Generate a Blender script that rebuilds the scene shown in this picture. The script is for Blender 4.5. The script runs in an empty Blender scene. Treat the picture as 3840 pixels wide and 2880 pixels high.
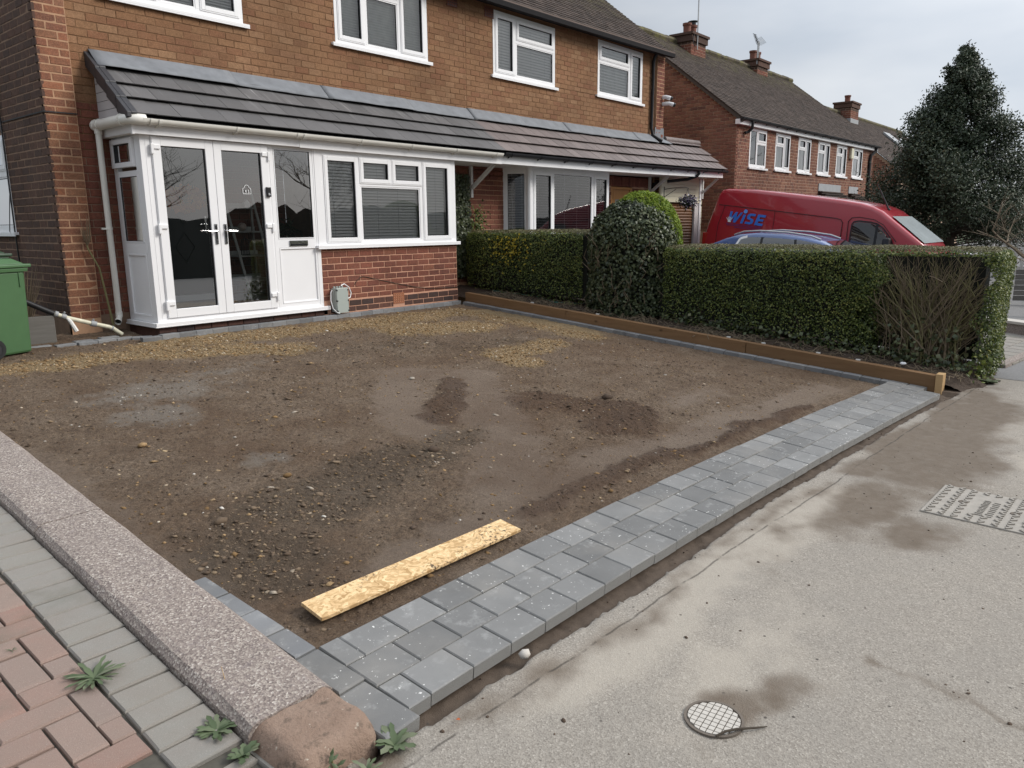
import bpy, math, random
import numpy as np
from mathutils import Vector, Matrix
S = bpy.context.scene
COL = S.collection
rnd = random.Random(7)
RG = np.random.default_rng(11)

# ------------------------------------------------------------------ camera
CAM_R = (0.6453, -0.7639, -0.0087)
cam_d = bpy.data.cameras.new('camera'); cam = bpy.data.objects.new('camera', cam_d); COL.objects.link(cam)
CAM_POS = Vector((-4.0545, -8.7324, 1.193))
YAW, PITCH, ROLL = math.radians(49.817), math.radians(11.765), math.radians(-0.522)
def cam_axes():
    cy, sy, cp, sp = math.cos(YAW), math.sin(YAW), math.cos(PITCH), math.sin(PITCH)
    f = Vector((sy*cp, cy*cp, -sp)); r = Vector((cy, -sy, 0)); u = r.cross(f)
    c, s = math.cos(ROLL), math.sin(ROLL)
    return c*r + s*u, -s*r + c*u, f
CR, CU, CF = cam_axes()
cam.matrix_world = Matrix(((CR.x, CU.x, -CF.x, CAM_POS.x), (CR.y, CU.y, -CF.y, CAM_POS.y), (CR.z, CU.z, -CF.z, CAM_POS.z), (0, 0, 0, 1)))
cam_d.sensor_width = 36.0; cam_d.lens = 2863.76/3840*36
cam_d.clip_start = 0.05; cam_d.clip_end = 2000
S.camera = cam

# ------------------------------------------------------------------ sky, sun, exposure
SUN_AZ, SUN_EL = math.radians(142), math.radians(35)      # azimuth from +Y towards +X
w = bpy.data.worlds.new('World'); S.world = w; w.use_nodes = True
nt = w.node_tree; nt.nodes.clear()
def wn(t, **k):
    n = nt.nodes.new(t)
    for a, b in k.items(): setattr(n, a, b)
    return n
out = wn('ShaderNodeOutputWorld'); bg = wn('ShaderNodeBackground')
sky = wn('ShaderNodeTexSky', sky_type='NISHITA', sun_disc=False, sun_elevation=SUN_EL, sun_rotation=SUN_AZ, air_density=1.0, dust_density=2.5, ozone_density=1.0)
tc = wn('ShaderNodeTexCoord'); mp = wn('ShaderNodeMapping'); mp.inputs['Scale'].default_value = (1.3, 1.3, 4.2)
mp.inputs['Location'].default_value = (3.1, 1.7, 0.4)
n1 = wn('ShaderNodeTexNoise'); n1.inputs['Scale'].default_value = 1.5; n1.inputs['Detail'].default_value = 5; n1.inputs['Roughness'].default_value = 0.5
rmp = wn('ShaderNodeValToRGB'); rmp.color_ramp.elements[0].position = 0.36; rmp.color_ramp.elements[1].position = 0.66
rmp.color_ramp.elements[0].color = (2.4, 2.65, 3.0, 1); rmp.color_ramp.elements[1].color = (3.6, 3.7, 3.85, 1)
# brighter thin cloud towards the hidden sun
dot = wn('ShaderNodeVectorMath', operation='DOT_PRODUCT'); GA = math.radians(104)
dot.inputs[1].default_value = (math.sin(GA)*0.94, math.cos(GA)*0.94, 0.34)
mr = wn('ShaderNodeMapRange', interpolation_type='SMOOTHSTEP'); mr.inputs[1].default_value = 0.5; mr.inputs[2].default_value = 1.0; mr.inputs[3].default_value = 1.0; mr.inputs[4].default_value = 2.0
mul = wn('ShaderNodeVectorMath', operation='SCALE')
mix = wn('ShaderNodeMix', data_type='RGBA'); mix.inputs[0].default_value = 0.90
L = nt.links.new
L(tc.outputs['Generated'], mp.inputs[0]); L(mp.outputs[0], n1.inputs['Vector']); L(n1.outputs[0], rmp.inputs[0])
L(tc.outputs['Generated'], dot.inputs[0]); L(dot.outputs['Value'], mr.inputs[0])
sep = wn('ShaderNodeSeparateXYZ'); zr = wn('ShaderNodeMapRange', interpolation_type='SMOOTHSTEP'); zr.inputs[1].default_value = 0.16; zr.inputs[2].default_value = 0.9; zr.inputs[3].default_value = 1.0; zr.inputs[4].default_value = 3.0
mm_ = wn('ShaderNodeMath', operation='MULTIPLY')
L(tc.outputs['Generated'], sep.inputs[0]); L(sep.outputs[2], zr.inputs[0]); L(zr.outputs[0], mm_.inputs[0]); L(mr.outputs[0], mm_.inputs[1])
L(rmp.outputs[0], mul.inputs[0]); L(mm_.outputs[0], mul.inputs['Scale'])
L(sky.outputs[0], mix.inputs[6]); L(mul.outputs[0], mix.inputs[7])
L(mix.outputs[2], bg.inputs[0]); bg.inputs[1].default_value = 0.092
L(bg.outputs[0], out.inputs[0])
sd = bpy.data.lights.new('sun', 'SUN'); sd.energy = 1.9; sd.angle = math.radians(22); sd.color = (1.0, 0.95, 0.88)
sun = bpy.data.objects.new('sun', sd); COL.objects.link(sun)
sv = Vector((math.sin(SUN_AZ)*math.cos(SUN_EL), math.cos(SUN_AZ)*math.cos(SUN_EL), math.sin(SUN_EL)))
sun.rotation_euler = sv.to_track_quat('Z', 'Y').to_euler(); sun.location = sv*40 + Vector((0, 0, 20))
S.view_settings.view_transform = 'Standard'; S.view_settings.look = 'None'; S.view_settings.gamma = 1; S.view_settings.exposure = 0.56
S.view_settings.use_curve_mapping = False
S.render.engine = 'CYCLES'; S.cycles.use_denoising = True; S.cycles.max_bounces = 6; S.cycles.transparent_max_bounces = 12
S.cycles.caustics_reflective = False; S.cycles.caustics_refractive = False

# ------------------------------------------------------------------ materials
def srgb(r, g, b):
    f = lambda c: ((c/255)/12.92 if c/255 <= .04045 else ((c/255+.055)/1.055)**2.4)
    return (f(r), f(g), f(b))
class NT:
    def __init__(s, name):
        s.m = bpy.data.materials.new(name); s.m.use_nodes = True; s.t = s.m.node_tree; s.t.nodes.clear()
        s.out = s.n('ShaderNodeOutputMaterial')
    def n(s, t, ins=None, **k):
        n = s.t.nodes.new(t)
        for a, b in k.items(): setattr(n, a, b)
        for a, b in (ins or {}).items():
            if isinstance(b, bpy.types.NodeSocket): s.t.links.new(b, n.inputs[a])
            else: n.inputs[a].default_value = b
        return n
    def l(s, a, b): s.t.links.new(a, b)
    def pos(s):
        return s.n('ShaderNodeTexCoord').outputs['Object']
    def noise(s, scale, detail=3, rough=.55, vec=None):
        return s.n('ShaderNodeTexNoise', {'Vector': vec if vec else s.pos(), 'Scale': scale, 'Detail': detail, 'Roughness': rough}).outputs[0]
    def ramp(s, f, stops, interp='LINEAR'):
        r = s.n('ShaderNodeValToRGB', {0: f}); e = r.color_ramp.elements; r.color_ramp.interpolation = interp
        while len(e) < len(stops): e.new(0.5)
        for el, (p, c) in zip(e, stops):
            el.position = p; el.color = (*c, 1) if len(c) == 3 else c
        return r.outputs[0]
    def mixc(s, f, a, b, blend='MIX'):
        n = s.n('ShaderNodeMix', data_type='RGBA', blend_type=blend)
        for i, v in ((0, f), (6, a), (7, b)):
            if isinstance(v, bpy.types.NodeSocket): s.l(v, n.inputs[i])
            else: n.inputs[i].default_value = v if i == 0 else ((*v, 1) if len(v) == 3 else v)
        return n.outputs[2]
    def math(s, op, a, b=0.0, clamp=False):
        n = s.n('ShaderNodeMath', operation=op, use_clamp=clamp)
        for i, v in ((0, a), (1, b)):
            if isinstance(v, bpy.types.NodeSocket): s.l(v, n.inputs[i])
            else: n.inputs[i].default_value = v
        return n.outputs[0]
    def rand(s):
        return s.math('FRACT', s.math('ADD', s.n('ShaderNodeObjectInfo').outputs['Random'], s.n('ShaderNodeNewGeometry').outputs['Random Per Island']))
    def attr(s, name): return s.n('ShaderNodeAttribute', attribute_name=name).outputs['Fac']
    def maprange(s, v, a, b, c=0.0, d=1.0):
        return s.n('ShaderNodeMapRange', {0: v, 1: a, 2: b, 3: c, 4: d}).outputs[0]
    def bump(s, h, strength=.5, dist=.01, prev=None):
        n = s.n('ShaderNodeBump', {'Height': h, 'Strength': strength, 'Distance': dist})
        if prev: s.l(prev, n.inputs['Normal'])
        return n.outputs[0]
    def pbsdf(s, col, rough=.6, normal=None, spec=.5, metal=0.0, **k):
        n = s.n('ShaderNodeBsdfPrincipled')
        for i, v in (('Base Color', col), ('Roughness', rough), ('Metallic', metal), ('Specular IOR Level', spec)):
            if isinstance(v, bpy.types.NodeSocket): s.l(v, n.inputs[i])
            else: n.inputs[i].default_value = (*v, 1) if isinstance(v, tuple) and len(v) == 3 else v
        for a, b in k.items(): n.inputs[a].default_value = b
        if normal: s.l(normal, n.inputs['Normal'])
        s.l(n.outputs[0], s.out.inputs[0]); return n
def simple(name, col, rough=.5, var=.0, nscale=8., namt=.25, bscale=0., bstr=.3, bdist=.004, metal=0., spec=.5, col2=None, **k):
    t = NT(name); c = col
    f = t.noise(nscale, 4)
    c = t.mixc(f, tuple(x*(1-namt) for x in col), tuple(min(1, x*(1+namt)) for x in (col2 or col)))
    if var:
        r = t.rand(); c = t.mixc(1.0, c, t.ramp(r, [(0, (1-var,)*3), (1, (1+var,)*3)]), 'MULTIPLY')
    nrm = t.bump(t.noise(bscale, 4), bstr, bdist) if bscale else None
    t.pbsdf(c, rough, nrm, spec, metal, **k); return t.m
def brick_mat(name, cols, dirt=(.05, .04, .035), pale=.0):
    t = NT(name); r = t.rand()
    c = t.ramp(r, [(i/(len(cols)-1), cc) for i, cc in enumerate(cols)])
    p = t.pos(); g = t.n('ShaderNodeNewGeometry').outputs['Position']
    c = t.mixc(t.ramp(t.noise(26, 4, .65, g), [(.35, (0, 0, 0)), (.75, (.55, .55, .55))]), c, dirt)
    c = t.mixc(t.ramp(t.noise(90, 3, .6, g), [(.45, (0, 0, 0)), (.8, (.28+pale,)*3)]), c, tuple(min(1, x*2.2+.03) for x in cols[1]))
    c = t.mixc(t.ramp(t.noise(1.3, 3, .5, g), [(.3, (.72,)*3), (.7, (1.12,)*3)]), c, c, 'MIX') if False else c
    sc = t.ramp(t.noise(1.1, 3, .5, g), [(.3, (.78,)*3), (.7, (1.12,)*3)])
    c = t.mixc(1.0, c, sc, 'MULTIPLY')
    t.pbsdf(c, .88, t.bump(t.noise(160, 4, .6, g), .55, .004), .25); return t.m
def mortar_mat(name, col):
    t = NT(name); g = t.n('ShaderNodeNewGeometry').outputs['Position']
    c = t.mixc(t.noise(14, 4, .6, g), tuple(x*.65 for x in col), tuple(min(1, x*1.25) for x in col))
    t.pbsdf(c, .95, t.bump(t.noise(220, 3, .6, g), .5, .003), .1); return t.m
MAT = {}
MAT['brick_buff'] = brick_mat('buff brown brick', [(.225, .118, .060), (.255, .140, .073), (.185, .092, .048), (.29, .170, .094), (.205, .092, .050), (.24, .128, .066)], (.10, .05, .026), .06)
MAT['brick_red'] = brick_mat('red brown brick', [(.185, .062, .042), (.22, .078, .05), (.125, .046, .035), (.25, .098, .06), (.16, .056, .04), (.20, .072, .046)], (.055, .034, .028))
MAT['brick_pier'] = brick_mat('weathered red brick', [(.20, .076, .042), (.26, .125, .07), (.14, .058, .040), (.30, .115, .06), (.18, .07, .045), (.24, .115, .066)], (.09, .06, .045), .12)
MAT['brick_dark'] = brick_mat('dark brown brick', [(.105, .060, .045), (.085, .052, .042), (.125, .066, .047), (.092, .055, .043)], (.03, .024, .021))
MAT['brick_blue'] = brick_mat('smoked brick', [(.05, .036, .035), (.11, .05, .036), (.04, .034, .036), (.14, .06, .04), (.06, .038, .033)], (.03, .026, .025))
MAT['brick_far'] = brick_mat('mixed red brick', [(.26, .125, .082), (.22, .095, .066), (.13, .066, .052), (.30, .155, .10), (.20, .088, .062), (.25, .115, .075)], (.08, .04, .03))
MAT['mortar_buff'] = mortar_mat('brown mortar', (.20, .115, .065))
MAT['mortar_tan'] = mortar_mat('tan mortar', (.44, .27, .17))
MAT['mortar_pink'] = mortar_mat('pink mortar', (.55, .31, .215))
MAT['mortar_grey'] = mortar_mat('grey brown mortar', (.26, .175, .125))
MAT['mortar_far'] = mortar_mat('pale mortar', (.44, .32, .24))
MAT['upvc'] = simple('white plastic frame', (.80, .80, .81), .32, nscale=3, namt=.03)
MAT['upvc_dirty'] = simple('weathered white plastic', (.70, .69, .66), .42, nscale=9, namt=.12)
MAT['gutter_white'] = simple('cream white gutter plastic', (.72, .705, .65), .35, nscale=6, namt=.08)
MAT['panel_grey'] = simple('white infill panel', (.80, .80, .81), .4, nscale=3, namt=.03)
MAT['gutter_black'] = simple('black gutter plastic', (.016, .016, .018), .5, nscale=6, namt=.2, spec=.3)
MAT['seal'] = simple('black glazing seal', (.01, .01, .012), .6)
MAT['dark_room'] = simple('dark room wall', (.05, .05, .055), .9)
MAT['pale_backing'] = simple('pale blind and lightening sheet', (.76, .79, .76), .9)  # closed blind, and added backing that lightens dim windows
MAT['slat'] = simple('white blind slat', (.88, .88, .86), .45, namt=.04)
MAT['slat_grey'] = simple('grey blind slat', (.55, .57, .58), .45, namt=.04)
MAT['tape'] = simple('white blind tape', (.75, .77, .78), .8)
MAT['chrome'] = simple('polished metal', (.75, .75, .76), .14, metal=1.0, namt=.03)
MAT['black_plastic'] = simple('black plastic', (.012, .012, .014), .28)
def tile_mat(name, col, streak):
    t = NT(name); r = t.rand(); g = t.n('ShaderNodeNewGeometry').outputs['Position']
    c = t.mixc(t.noise(5, 4, .6, g), tuple(x*.85 for x in col), tuple(x*1.12 for x in col))
    mpn = t.n('ShaderNodeMapping', {'Vector': g, 'Scale': (17, .9, .9)})
    st = t.ramp(t.noise(1.0, 3, .6, mpn.outputs[0]), [(.58, (0, 0, 0)), (.74, (1, 1, 1))])
    zz = t.n('ShaderNodeSeparateXYZ', {0: g}).outputs[2]
    st = t.math('MULTIPLY', st, t.maprange(zz, 2.58, 2.98, 0.0, streak))
    c = t.mixc(st, c, (.33, .32, .31))
    c = t.mixc(1.0, c, t.ramp(r, [(0, (.86,)*3), (1, (1.14,)*3)]), 'MULTIPLY')
    t.pbsdf(c, .62, t.bump(t.noise(260, 3, .6, g), .25, .002), .4); return t.m
MAT['tile_grey'] = tile_mat('slate grey concrete tile', (.112, .108, .108), .75)
MAT['tile_mauve'] = tile_mat('mauve brown concrete tile', (.165, .135, .128), .2)
MAT['verge'] = simple('charcoal verge plastic', (.03, .031, .036), .45, namt=.15)
def roof_mat(name, col, moss, lo, hi):
    t = NT(name); r = t.rand(); g = t.n('ShaderNodeNewGeometry').outputs['Position']
    c = t.mixc(1.0, t.mixc(t.noise(2.2, 4, .6, g), tuple(x*.7 for x in col), tuple(x*1.25 for x in col)), t.ramp(r, [(0, (.68,)*3), (1, (1.3,)*3)]), 'MULTIPLY')
    zz = t.n('ShaderNodeSeparateXYZ', {0: g}).outputs[2]
    mk = t.math('MULTIPLY', t.ramp(t.noise(3.1, 5, .7, g), [(.44, (0, 0, 0)), (.62, (1, 1, 1))]), t.maprange(zz, lo, hi, 0.0, 1.0))
    c = t.mixc(mk, c, moss)
    t.pbsdf(c, .9, t.bump(t.noise(70, 3, .6, g), .4, .01), .2); return t.m
MAT['roof'] = roof_mat('brown clay roof tile', (.066, .050, .042), (.125, .115, .055), 5.6, 6.9)
MAT['roof_moss'] = roof_mat('mossy clay ridge tile', (.10, .085, .062), (.15, .14, .06), 4.0, 6.4)
MAT['lead'] = simple('lead flashing', (.19, .20, .215), .68, nscale=6, namt=.38, bscale=9, bstr=.2, bdist=.02, spec=.25)
MAT['lead_dull'] = simple('dull lead sheet', (.30, .31, .32), .6, nscale=7, namt=.25)
MAT['black_paint'] = simple('black painted timber', (.012, .011, .012), .8, spec=.15)
MAT['eave_brown'] = simple('brown gutter edge', (.085, .05, .035), .6, namt=.3)
MAT['wood_white'] = simple('flaking white timber', (.62, .62, .60), .6, nscale=18, namt=.18)
MAT['cream_board'] = simple('cream cladding board', (.62, .59, .45), .5, nscale=4, namt=.06)
MAT['grey_board'] = simple('pale grey cladding board', (.52, .50, .50), .55, nscale=5, namt=.08)
def wood(name, a, b, scale=(2, 30, 30), rough=.6, knots=True):
    t = NT(name); p = t.pos(); r = t.rand()
    mpn = t.n('ShaderNodeMapping', {'Vector': p, 'Scale': scale}).outputs[0]
    c = t.mixc(t.noise(1.0, 5, .65, mpn), a, b)
    if knots:
        v = t.n('ShaderNodeTexVoronoi', {'Vector': t.n('ShaderNodeMapping', {'Vector': p, 'Scale': (2.4, 4.2, 7.5)}).outputs[0], 'Scale': 1.0}).outputs[0]
        c = t.mixc(t.ramp(v, [(.05, (.75,)*3), (.17, (0,)*3)]), c, tuple(x*.35 for x in a))
    c = t.mixc(1.0, c, t.ramp(r, [(0, (.85,)*3), (1, (1.15,)*3)]), 'MULTIPLY')
    t.pbsdf(c, rough, t.bump(t.noise(1.0, 4, .6, mpn), .3, .004), .3); return t.m
MAT['sleeper'] = wood('treated brown sleeper', (.115, .060, .026), (.235, .140, .070), (40, 2.2, 30))
MAT['sleeper_end'] = wood('cut pale timber', (.36, .23, .11), (.46, .31, .16), (30, 12, 30), knots=False)
MAT['garage'] = wood('golden oak roller slat', (.10, .045, .017), (.19, .085, .03), (2.5, 30, 30), .4, False)
MAT['door_oak'] = wood('golden oak door', (.36, .17, .05), (.48, .24, .075), (18, 18, 2), .4, False)
MAT['grey_plank'] = wood('weathered grey timber', (.10, .092, .082), (.19, .18, .165), (3, 30, 40), .9, False)
def osb_mat():
    t = NT('oriented strand board'); p = t.pos()
    v = t.n('ShaderNodeTexVoronoi', {'Vector': t.n('ShaderNodeMapping', {'Vector': t.n('ShaderNodeVectorMath', {0: p, 1: t.n('ShaderNodeVectorMath', {0: t.n('ShaderNodeTexNoise', {'Vector': p, 'Scale': 9.}).outputs[1], 'Scale': .25}, operation='SCALE').outputs[0]}, operation='ADD').outputs[0], 'Scale': (22, 60, 40)}).outputs[0], 'Scale': 1.0})
    c = t.ramp(t.n('ShaderNodeSeparateColor', {0: v.outputs['Color']}).outputs[0], [(0, (.40, .25, .11)), (.4, (.62, .42, .215)), (1, (.78, .58, .33))])
    c = t.mixc(t.ramp(t.noise(40, 4, .7, p), [(.35, (.5,)*3), (.5, (0,)*3)]), c, (.36, .21, .085))
    dirt = t.math('MULTIPLY', t.ramp(t.noise(48, 3, .6, p), [(.55, (0,)*3), (.60, (1,)*3)]), t.ramp(t.noise(3.2, 2, .5, p), [(.5, (0,)*3), (.62, (1,)*3)]))
    c = t.mixc(dirt, c, (.10, .07, .045))
    t.pbsdf(c, .75, t.bump(v.outputs[0], .25, .003), .25); return t.m
MAT['osb'] = osb_mat()
def glass_mat(name, tint=(.82, .86, .86), extra=.06):
    t = NT(name)
    tr = t.n('ShaderNodeBsdfTransparent', {0: (*tint, 1)}); gl = t.n('ShaderNodeBsdfGlossy', {0: (1, 1, 1, 1), 1: .01})
    wv = t.bump(t.noise(1.6, 2, .5), .02, .05); t.l(wv, gl.inputs['Normal'])
    f = t.n('ShaderNodeFresnel', {0: 1.55}).outputs[0]
    f = t.math('ADD', t.math('MULTIPLY', f, 1.35), extra, True)
    mx = t.n('ShaderNodeMixShader', {0: f, 1: tr.outputs[0], 2: gl.outputs[0]}); t.l(mx.outputs[0], t.out.inputs[0]); return t.m
MAT['glass'] = glass_mat('window glass', (.97, .98, .98), .02); MAT['glass_dark'] = glass_mat('tinted glass', (.16, .18, .2), .05)
MAT['glass_porch'] = glass_mat('porch glass', (.96, .98, .98), .20)
def paver_mat(name, col, speck=.5):
    t = NT(name); r = t.rand(); g = t.n('ShaderNodeNewGeometry').outputs['Position']
    c = t.mixc(t.noise(4.5, 5, .65, g), tuple(x*.78 for x in col), tuple(x*1.28 for x in col))
    c = t.mixc(1.0, c, t.ramp(r, [(0, (.80,)*3), (.5, (1.0,)*3), (1, (1.28,)*3)]), 'MULTIPLY')
    sm = t.ramp(t.noise(11, 4, .7, g), [(.56, (0,)*3), (.74, (.5,)*3)])
    c = t.mixc(sm, c, (.36, .36, .35))
    sp = t.math('MULTIPLY', t.ramp(t.noise(55, 2, .5, g), [(.68, (0,)*3), (.715, (1,)*3)]), t.ramp(t.noise(5, 2, .5, g), [(.45, (0,)*3), (.55, (speck,)*3)]))
    c = t.mixc(sp, c, (.68, .67, .64))
    dust = t.ramp(t.noise(2.1, 4, .6, g), [(.5, (0,)*3), (.8, (.45,)*3)])
    c = t.mixc(dust, c, (.29, .27, .24))
    t.pbsdf(c, .72, t.bump(t.noise(240, 3, .7, g), .35, .003), .35); return t.m
MAT['paver'] = paver_mat('charcoal concrete paver', (.158, .157, .153), .9); MAT['paver_side'] = simple('rough pale paver side', (.30, .295, .28), .95, nscale=30, namt=.3, bscale=70, bstr=.8, bdist=.01)
MAT['paver_edge'] = paver_mat('charcoal edging block', (.165, .168, .172), .3)
def block_mat(name, cols):
    t = NT(name); r = t.rand(); g = t.n('ShaderNodeNewGeometry').outputs['Position']
    c = t.ramp(r, [(i/(len(cols)-1), cc) for i, cc in enumerate(cols)])
    c = t.mixc(t.ramp(t.noise(7, 4, .6, g), [(.3, (0,)*3), (.8, (.6,)*3)]), c, (.27, .225, .19))
    c = t.mixc(t.ramp(t.noise(420, 2, .6, g), [(.35, (.35,)*3), (.65, (0,)*3)]), c, tuple(x*.5 for x in cols[0]))
    c = t.mixc(t.ramp(t.noise(300, 2, .6, g), [(.62, (0,)*3), (.72, (.5,)*3)]), c, (.5, .46, .42))
    c = t.mixc(t.ramp(t.noise(2.2, 4, .6, g), [(.58, (0,)*3), (.72, (.45,)*3)]), c, (.13, .13, .10))
    t.pbsdf(c, .92, t.bump(t.noise(380, 3, .7, g), .8, .004), .2); return t.m
MAT['block_red'] = block_mat('weathered red block', [(.30, .205, .17), (.33, .225, .185), (.29, .23, .20), (.33, .20, .16), (.33, .265, .225)])
MAT['block_grey'] = block_mat('weathered grey block', [(.265, .255, .23), (.295, .28, .255), (.28, .265, .235), (.30, .285, .255)])
MAT['joint_sand'] = simple('dark joint sand', (.075, .068, .055), .95, nscale=30, namt=.4)
def kerb_mat():
    t = NT('exposed aggregate concrete'); g = t.n('ShaderNodeNewGeometry').outputs['Position']
    v = t.n('ShaderNodeTexVoronoi', {'Vector': g, 'Scale': 130.0}, feature='F1')
    cc = t.n('ShaderNodeSeparateColor', {0: v.outputs['Color']}).outputs[0]
    c = t.ramp(cc, [(0, (.13, .105, .095)), (.3, (.225, .185, .165)), (.62, (.275, .23, .20)), (.9, (.38, .335, .29)), (1, (.52, .47, .42))])
    c = t.mixc(t.ramp(t.noise(3, 4, .6, g), [(.35, (.0,)*3), (.75, (.5,)*3)]), c, (.22, .185, .165))
    c = t.mixc(t.ramp(t.noise(18, 4, .7, g), [(.56, (0,)*3), (.75, (.35,)*3)]), c, (.2, .17, .185))
    t.pbsdf(c, .9, t.bump(v.outputs[0], .55, .005), .25); return t.m
MAT['kerb'] = kerb_mat()
def stone_mat():
    t = NT('weathered sandstone'); g = t.n('ShaderNodeNewGeometry').outputs['Position']
    c = t.mixc(t.noise(9, 5, .65, g), (.19, .125, .090), (.34, .25, .195))
    c = t.mixc(t.ramp(t.noise(26, 5, .7, g), [(.54, (0,)*3), (.68, (.7,)*3)]), c, (.085, .068, .054))
    c = t.mixc(t.ramp(t.noise(40, 3, .6, g), [(.66, (0,)*3), (.72, (.8,)*3)]), c, (.5, .44, .36))
    t.pbsdf(c, .95, t.bump(t.noise(60, 5, .7, g), .8, .012), .2); return t.m
MAT['sandstone'] = stone_mat()

# ------------------------------------------------------------------ builders
class MB:
    """collects simple shapes and links them as ONE mesh object"""
    def __init__(s, M=None): s.v = []; s.f = []; s.mi = []; s.M = M; s.cur = 0
    def add(s, vs, fs, M=None):
        o = len(s.v); m = M if M is not None else s.M
        for p in vs:
            p = Vector(p); s.v.append(tuple(m @ p) if m is not None else tuple(p))
        for f in fs: s.f.append(tuple(o+i for i in f)); s.mi.append(s.cur)
        return s
    def box(s, x0, x1, y0, y1, z0, z1, M=None):
        vs = [(x, y, z) for z in (z0, z1) for y in (y0, y1) for x in (x0, x1)]
        return s.add(vs, [(0, 2, 3, 1), (4, 5, 7, 6), (0, 1, 5, 4), (2, 6, 7, 3), (0, 4, 6, 2), (1, 3, 7, 5)], M)
    def cbox(s, x0, x1, y0, y1, z0, z1, c=.01, M=None):
        """box with chamfered top edges (z up) """
        vs = [(x0, y0, z0), (x1, y0, z0), (x1, y1, z0), (x0, y1, z0), (x0, y0, z1-c), (x1, y0, z1-c), (x1, y1, z1-c), (x0, y1, z1-c),
              (x0+c, y0+c, z1), (x1-c, y0+c, z1), (x1-c, y1-c, z1), (x0+c, y1-c, z1)]
        fs = [(3, 2, 1, 0), (8, 9, 10, 11)]
        for i in range(4):
            j = (i+1) % 4; fs += [(i, j, 4+j, 4+i), (4+i, 4+j, 8+j, 8+i)]
        return s.add(vs, fs, M)
    def prism(s, poly, a0, a1, axis='x', M=None):
        """closed 2-D polygon extruded along an axis; poly is (y,z), (x,z) or (x,y)"""
        n = len(poly)
        mk = {'x': lambda a, p: (a, p[0], p[1]), 'y': lambda a, p: (p[0], a, p[1]), 'z': lambda a, p: (p[0], p[1], a)}[axis]
        vs = [mk(a0, p) for p in poly]+[mk(a1, p) for p in poly]
        fs = [(i, (i+1) % n, n+(i+1) % n, n+i) for i in range(n)]+[tuple(range(n-1, -1, -1)), tuple(range(n, 2*n))]
        return s.add(vs, fs, M)
    def bar(s, a, b, wx, wz=None, up=(0, 0, 1), M=None):
        a, b = Vector(a), Vector(b); d = (b-a).normalized(); u = Vector(up)
        if abs(d.dot(u)) > .95: u = Vector((0, 1, 0))
        r = d.cross(u).normalized(); u = r.cross(d); wz = wz or wx
        vs = [p+r*i*wx/2+u*j*wz/2 for p in (a, b) for (i, j) in ((-1, -1), (1, -1), (1, 1), (-1, 1))]
        return s.add(vs, [(0, 1, 2, 3), (7, 6, 5, 4)]+[(i, 4+i, 4+(i+1) % 4, (i+1) % 4) for i in range(4)], M)
    def tube(s, pts, r, n=8, M=None, cap=True):
        pts = [Vector(p) for p in pts]; rs = r if isinstance(r, (list, tuple)) else [r]*len(pts)
        vs = []; fs = []; prev = None
        for i, p in enumerate(pts):
            d = (pts[min(i+1, len(pts)-1)]-pts[max(i-1, 0)]).normalized()
            if prev is None:
                u = Vector((0, 0, 1)) if abs(d.z) < .9 else Vector((1, 0, 0)); a = d.cross(u).normalized()
            else: a = (prev-d*prev.dot(d)).normalized()
            prev = a; b = d.cross(a)
            for k in range(n):
                t = 2*math.pi*k/n; vs.append(p+(a*math.cos(t)+b*math.sin(t))*rs[i])
        for i in range(len(pts)-1):
            for k in range(n): fs.append((i*n+k, i*n+(k+1) % n, (i+1)*n+(k+1) % n, (i+1)*n+k))
        if cap: fs += [tuple(range(n-1, -1, -1)), tuple(range((len(pts)-1)*n, len(pts)*n))]
        return s.add(vs, fs, M)
    def lathe(s, prof, n=24, M=None):
        vs = []; fs = []
        for r, z in prof:
            for k in range(n): t = 2*math.pi*k/n; vs.append((r*math.cos(t), r*math.sin(t), z))
        for i in range(len(prof)-1):
            for k in range(n): fs.append((i*n+k, i*n+(k+1) % n, (i+1)*n+(k+1) % n, (i+1)*n+k))
        return s.add(vs, fs, M)
    def quad(s, a, b, c, d, M=None): return s.add([a, b, c, d], [(0, 1, 2, 3)], M)
    def mesh(s, name):
        me = bpy.data.meshes.new(name); me.from_pydata(s.v, [], s.f); return me
    def build(s, name, mats, parent=None, smooth=False, bevel=0):
        me = s.mesh(name)
        for m in (mats if isinstance(mats, (list, tuple)) else [mats]): me.materials.append(MAT[m] if isinstance(m, str) else m)
        if len(me.materials) > 1: me.polygons.foreach_set('material_index', s.mi)
        if smooth: smooth_by_angle(me)
        o = link(name, me, parent)
        if bevel:
            b = o.modifiers.new('bevel', 'BEVEL'); b.width = bevel; b.segments = 2; b.limit_method = 'ANGLE'; b.angle_limit = math.radians(40)
        return o
def smooth_by_angle(me, ang=40):
    me.shade_smooth()
    try: me.set_sharp_from_angle(angle=math.radians(ang))
    except Exception: pass
WORLD_INV = {}
def link(name, data, parent=None):
    o = bpy.data.objects.new(name, data); COL.objects.link(o)
    if parent is not None:
        o.parent = parent
        if parent.name in WORLD_INV: o.matrix_parent_inverse = WORLD_INV[parent.name]
    return o
def tag(o, label=None, cat=None, group=None, kind=None):
    if label: o['label'] = label
    if cat: o['category'] = cat
    if group: o['group'] = group
    if kind: o['kind'] = kind
    return o
def thing(name, label, cat, loc=(0, 0, 0), group=None, rotz=None):
    """an Empty at the thing's base; with rotz=None its parts are written in world coordinates"""
    o = bpy.data.objects.new(name, None); COL.objects.link(o); o.empty_display_size = .2
    o.location = loc
    if rotz is None: WORLD_INV[o.name] = Matrix.Translation(loc).inverted()
    else: o.rotation_euler = (0, 0, rotz)
    return tag(o, label, cat, group)
def struct(o): o['kind'] = 'structure'; return o
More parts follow.
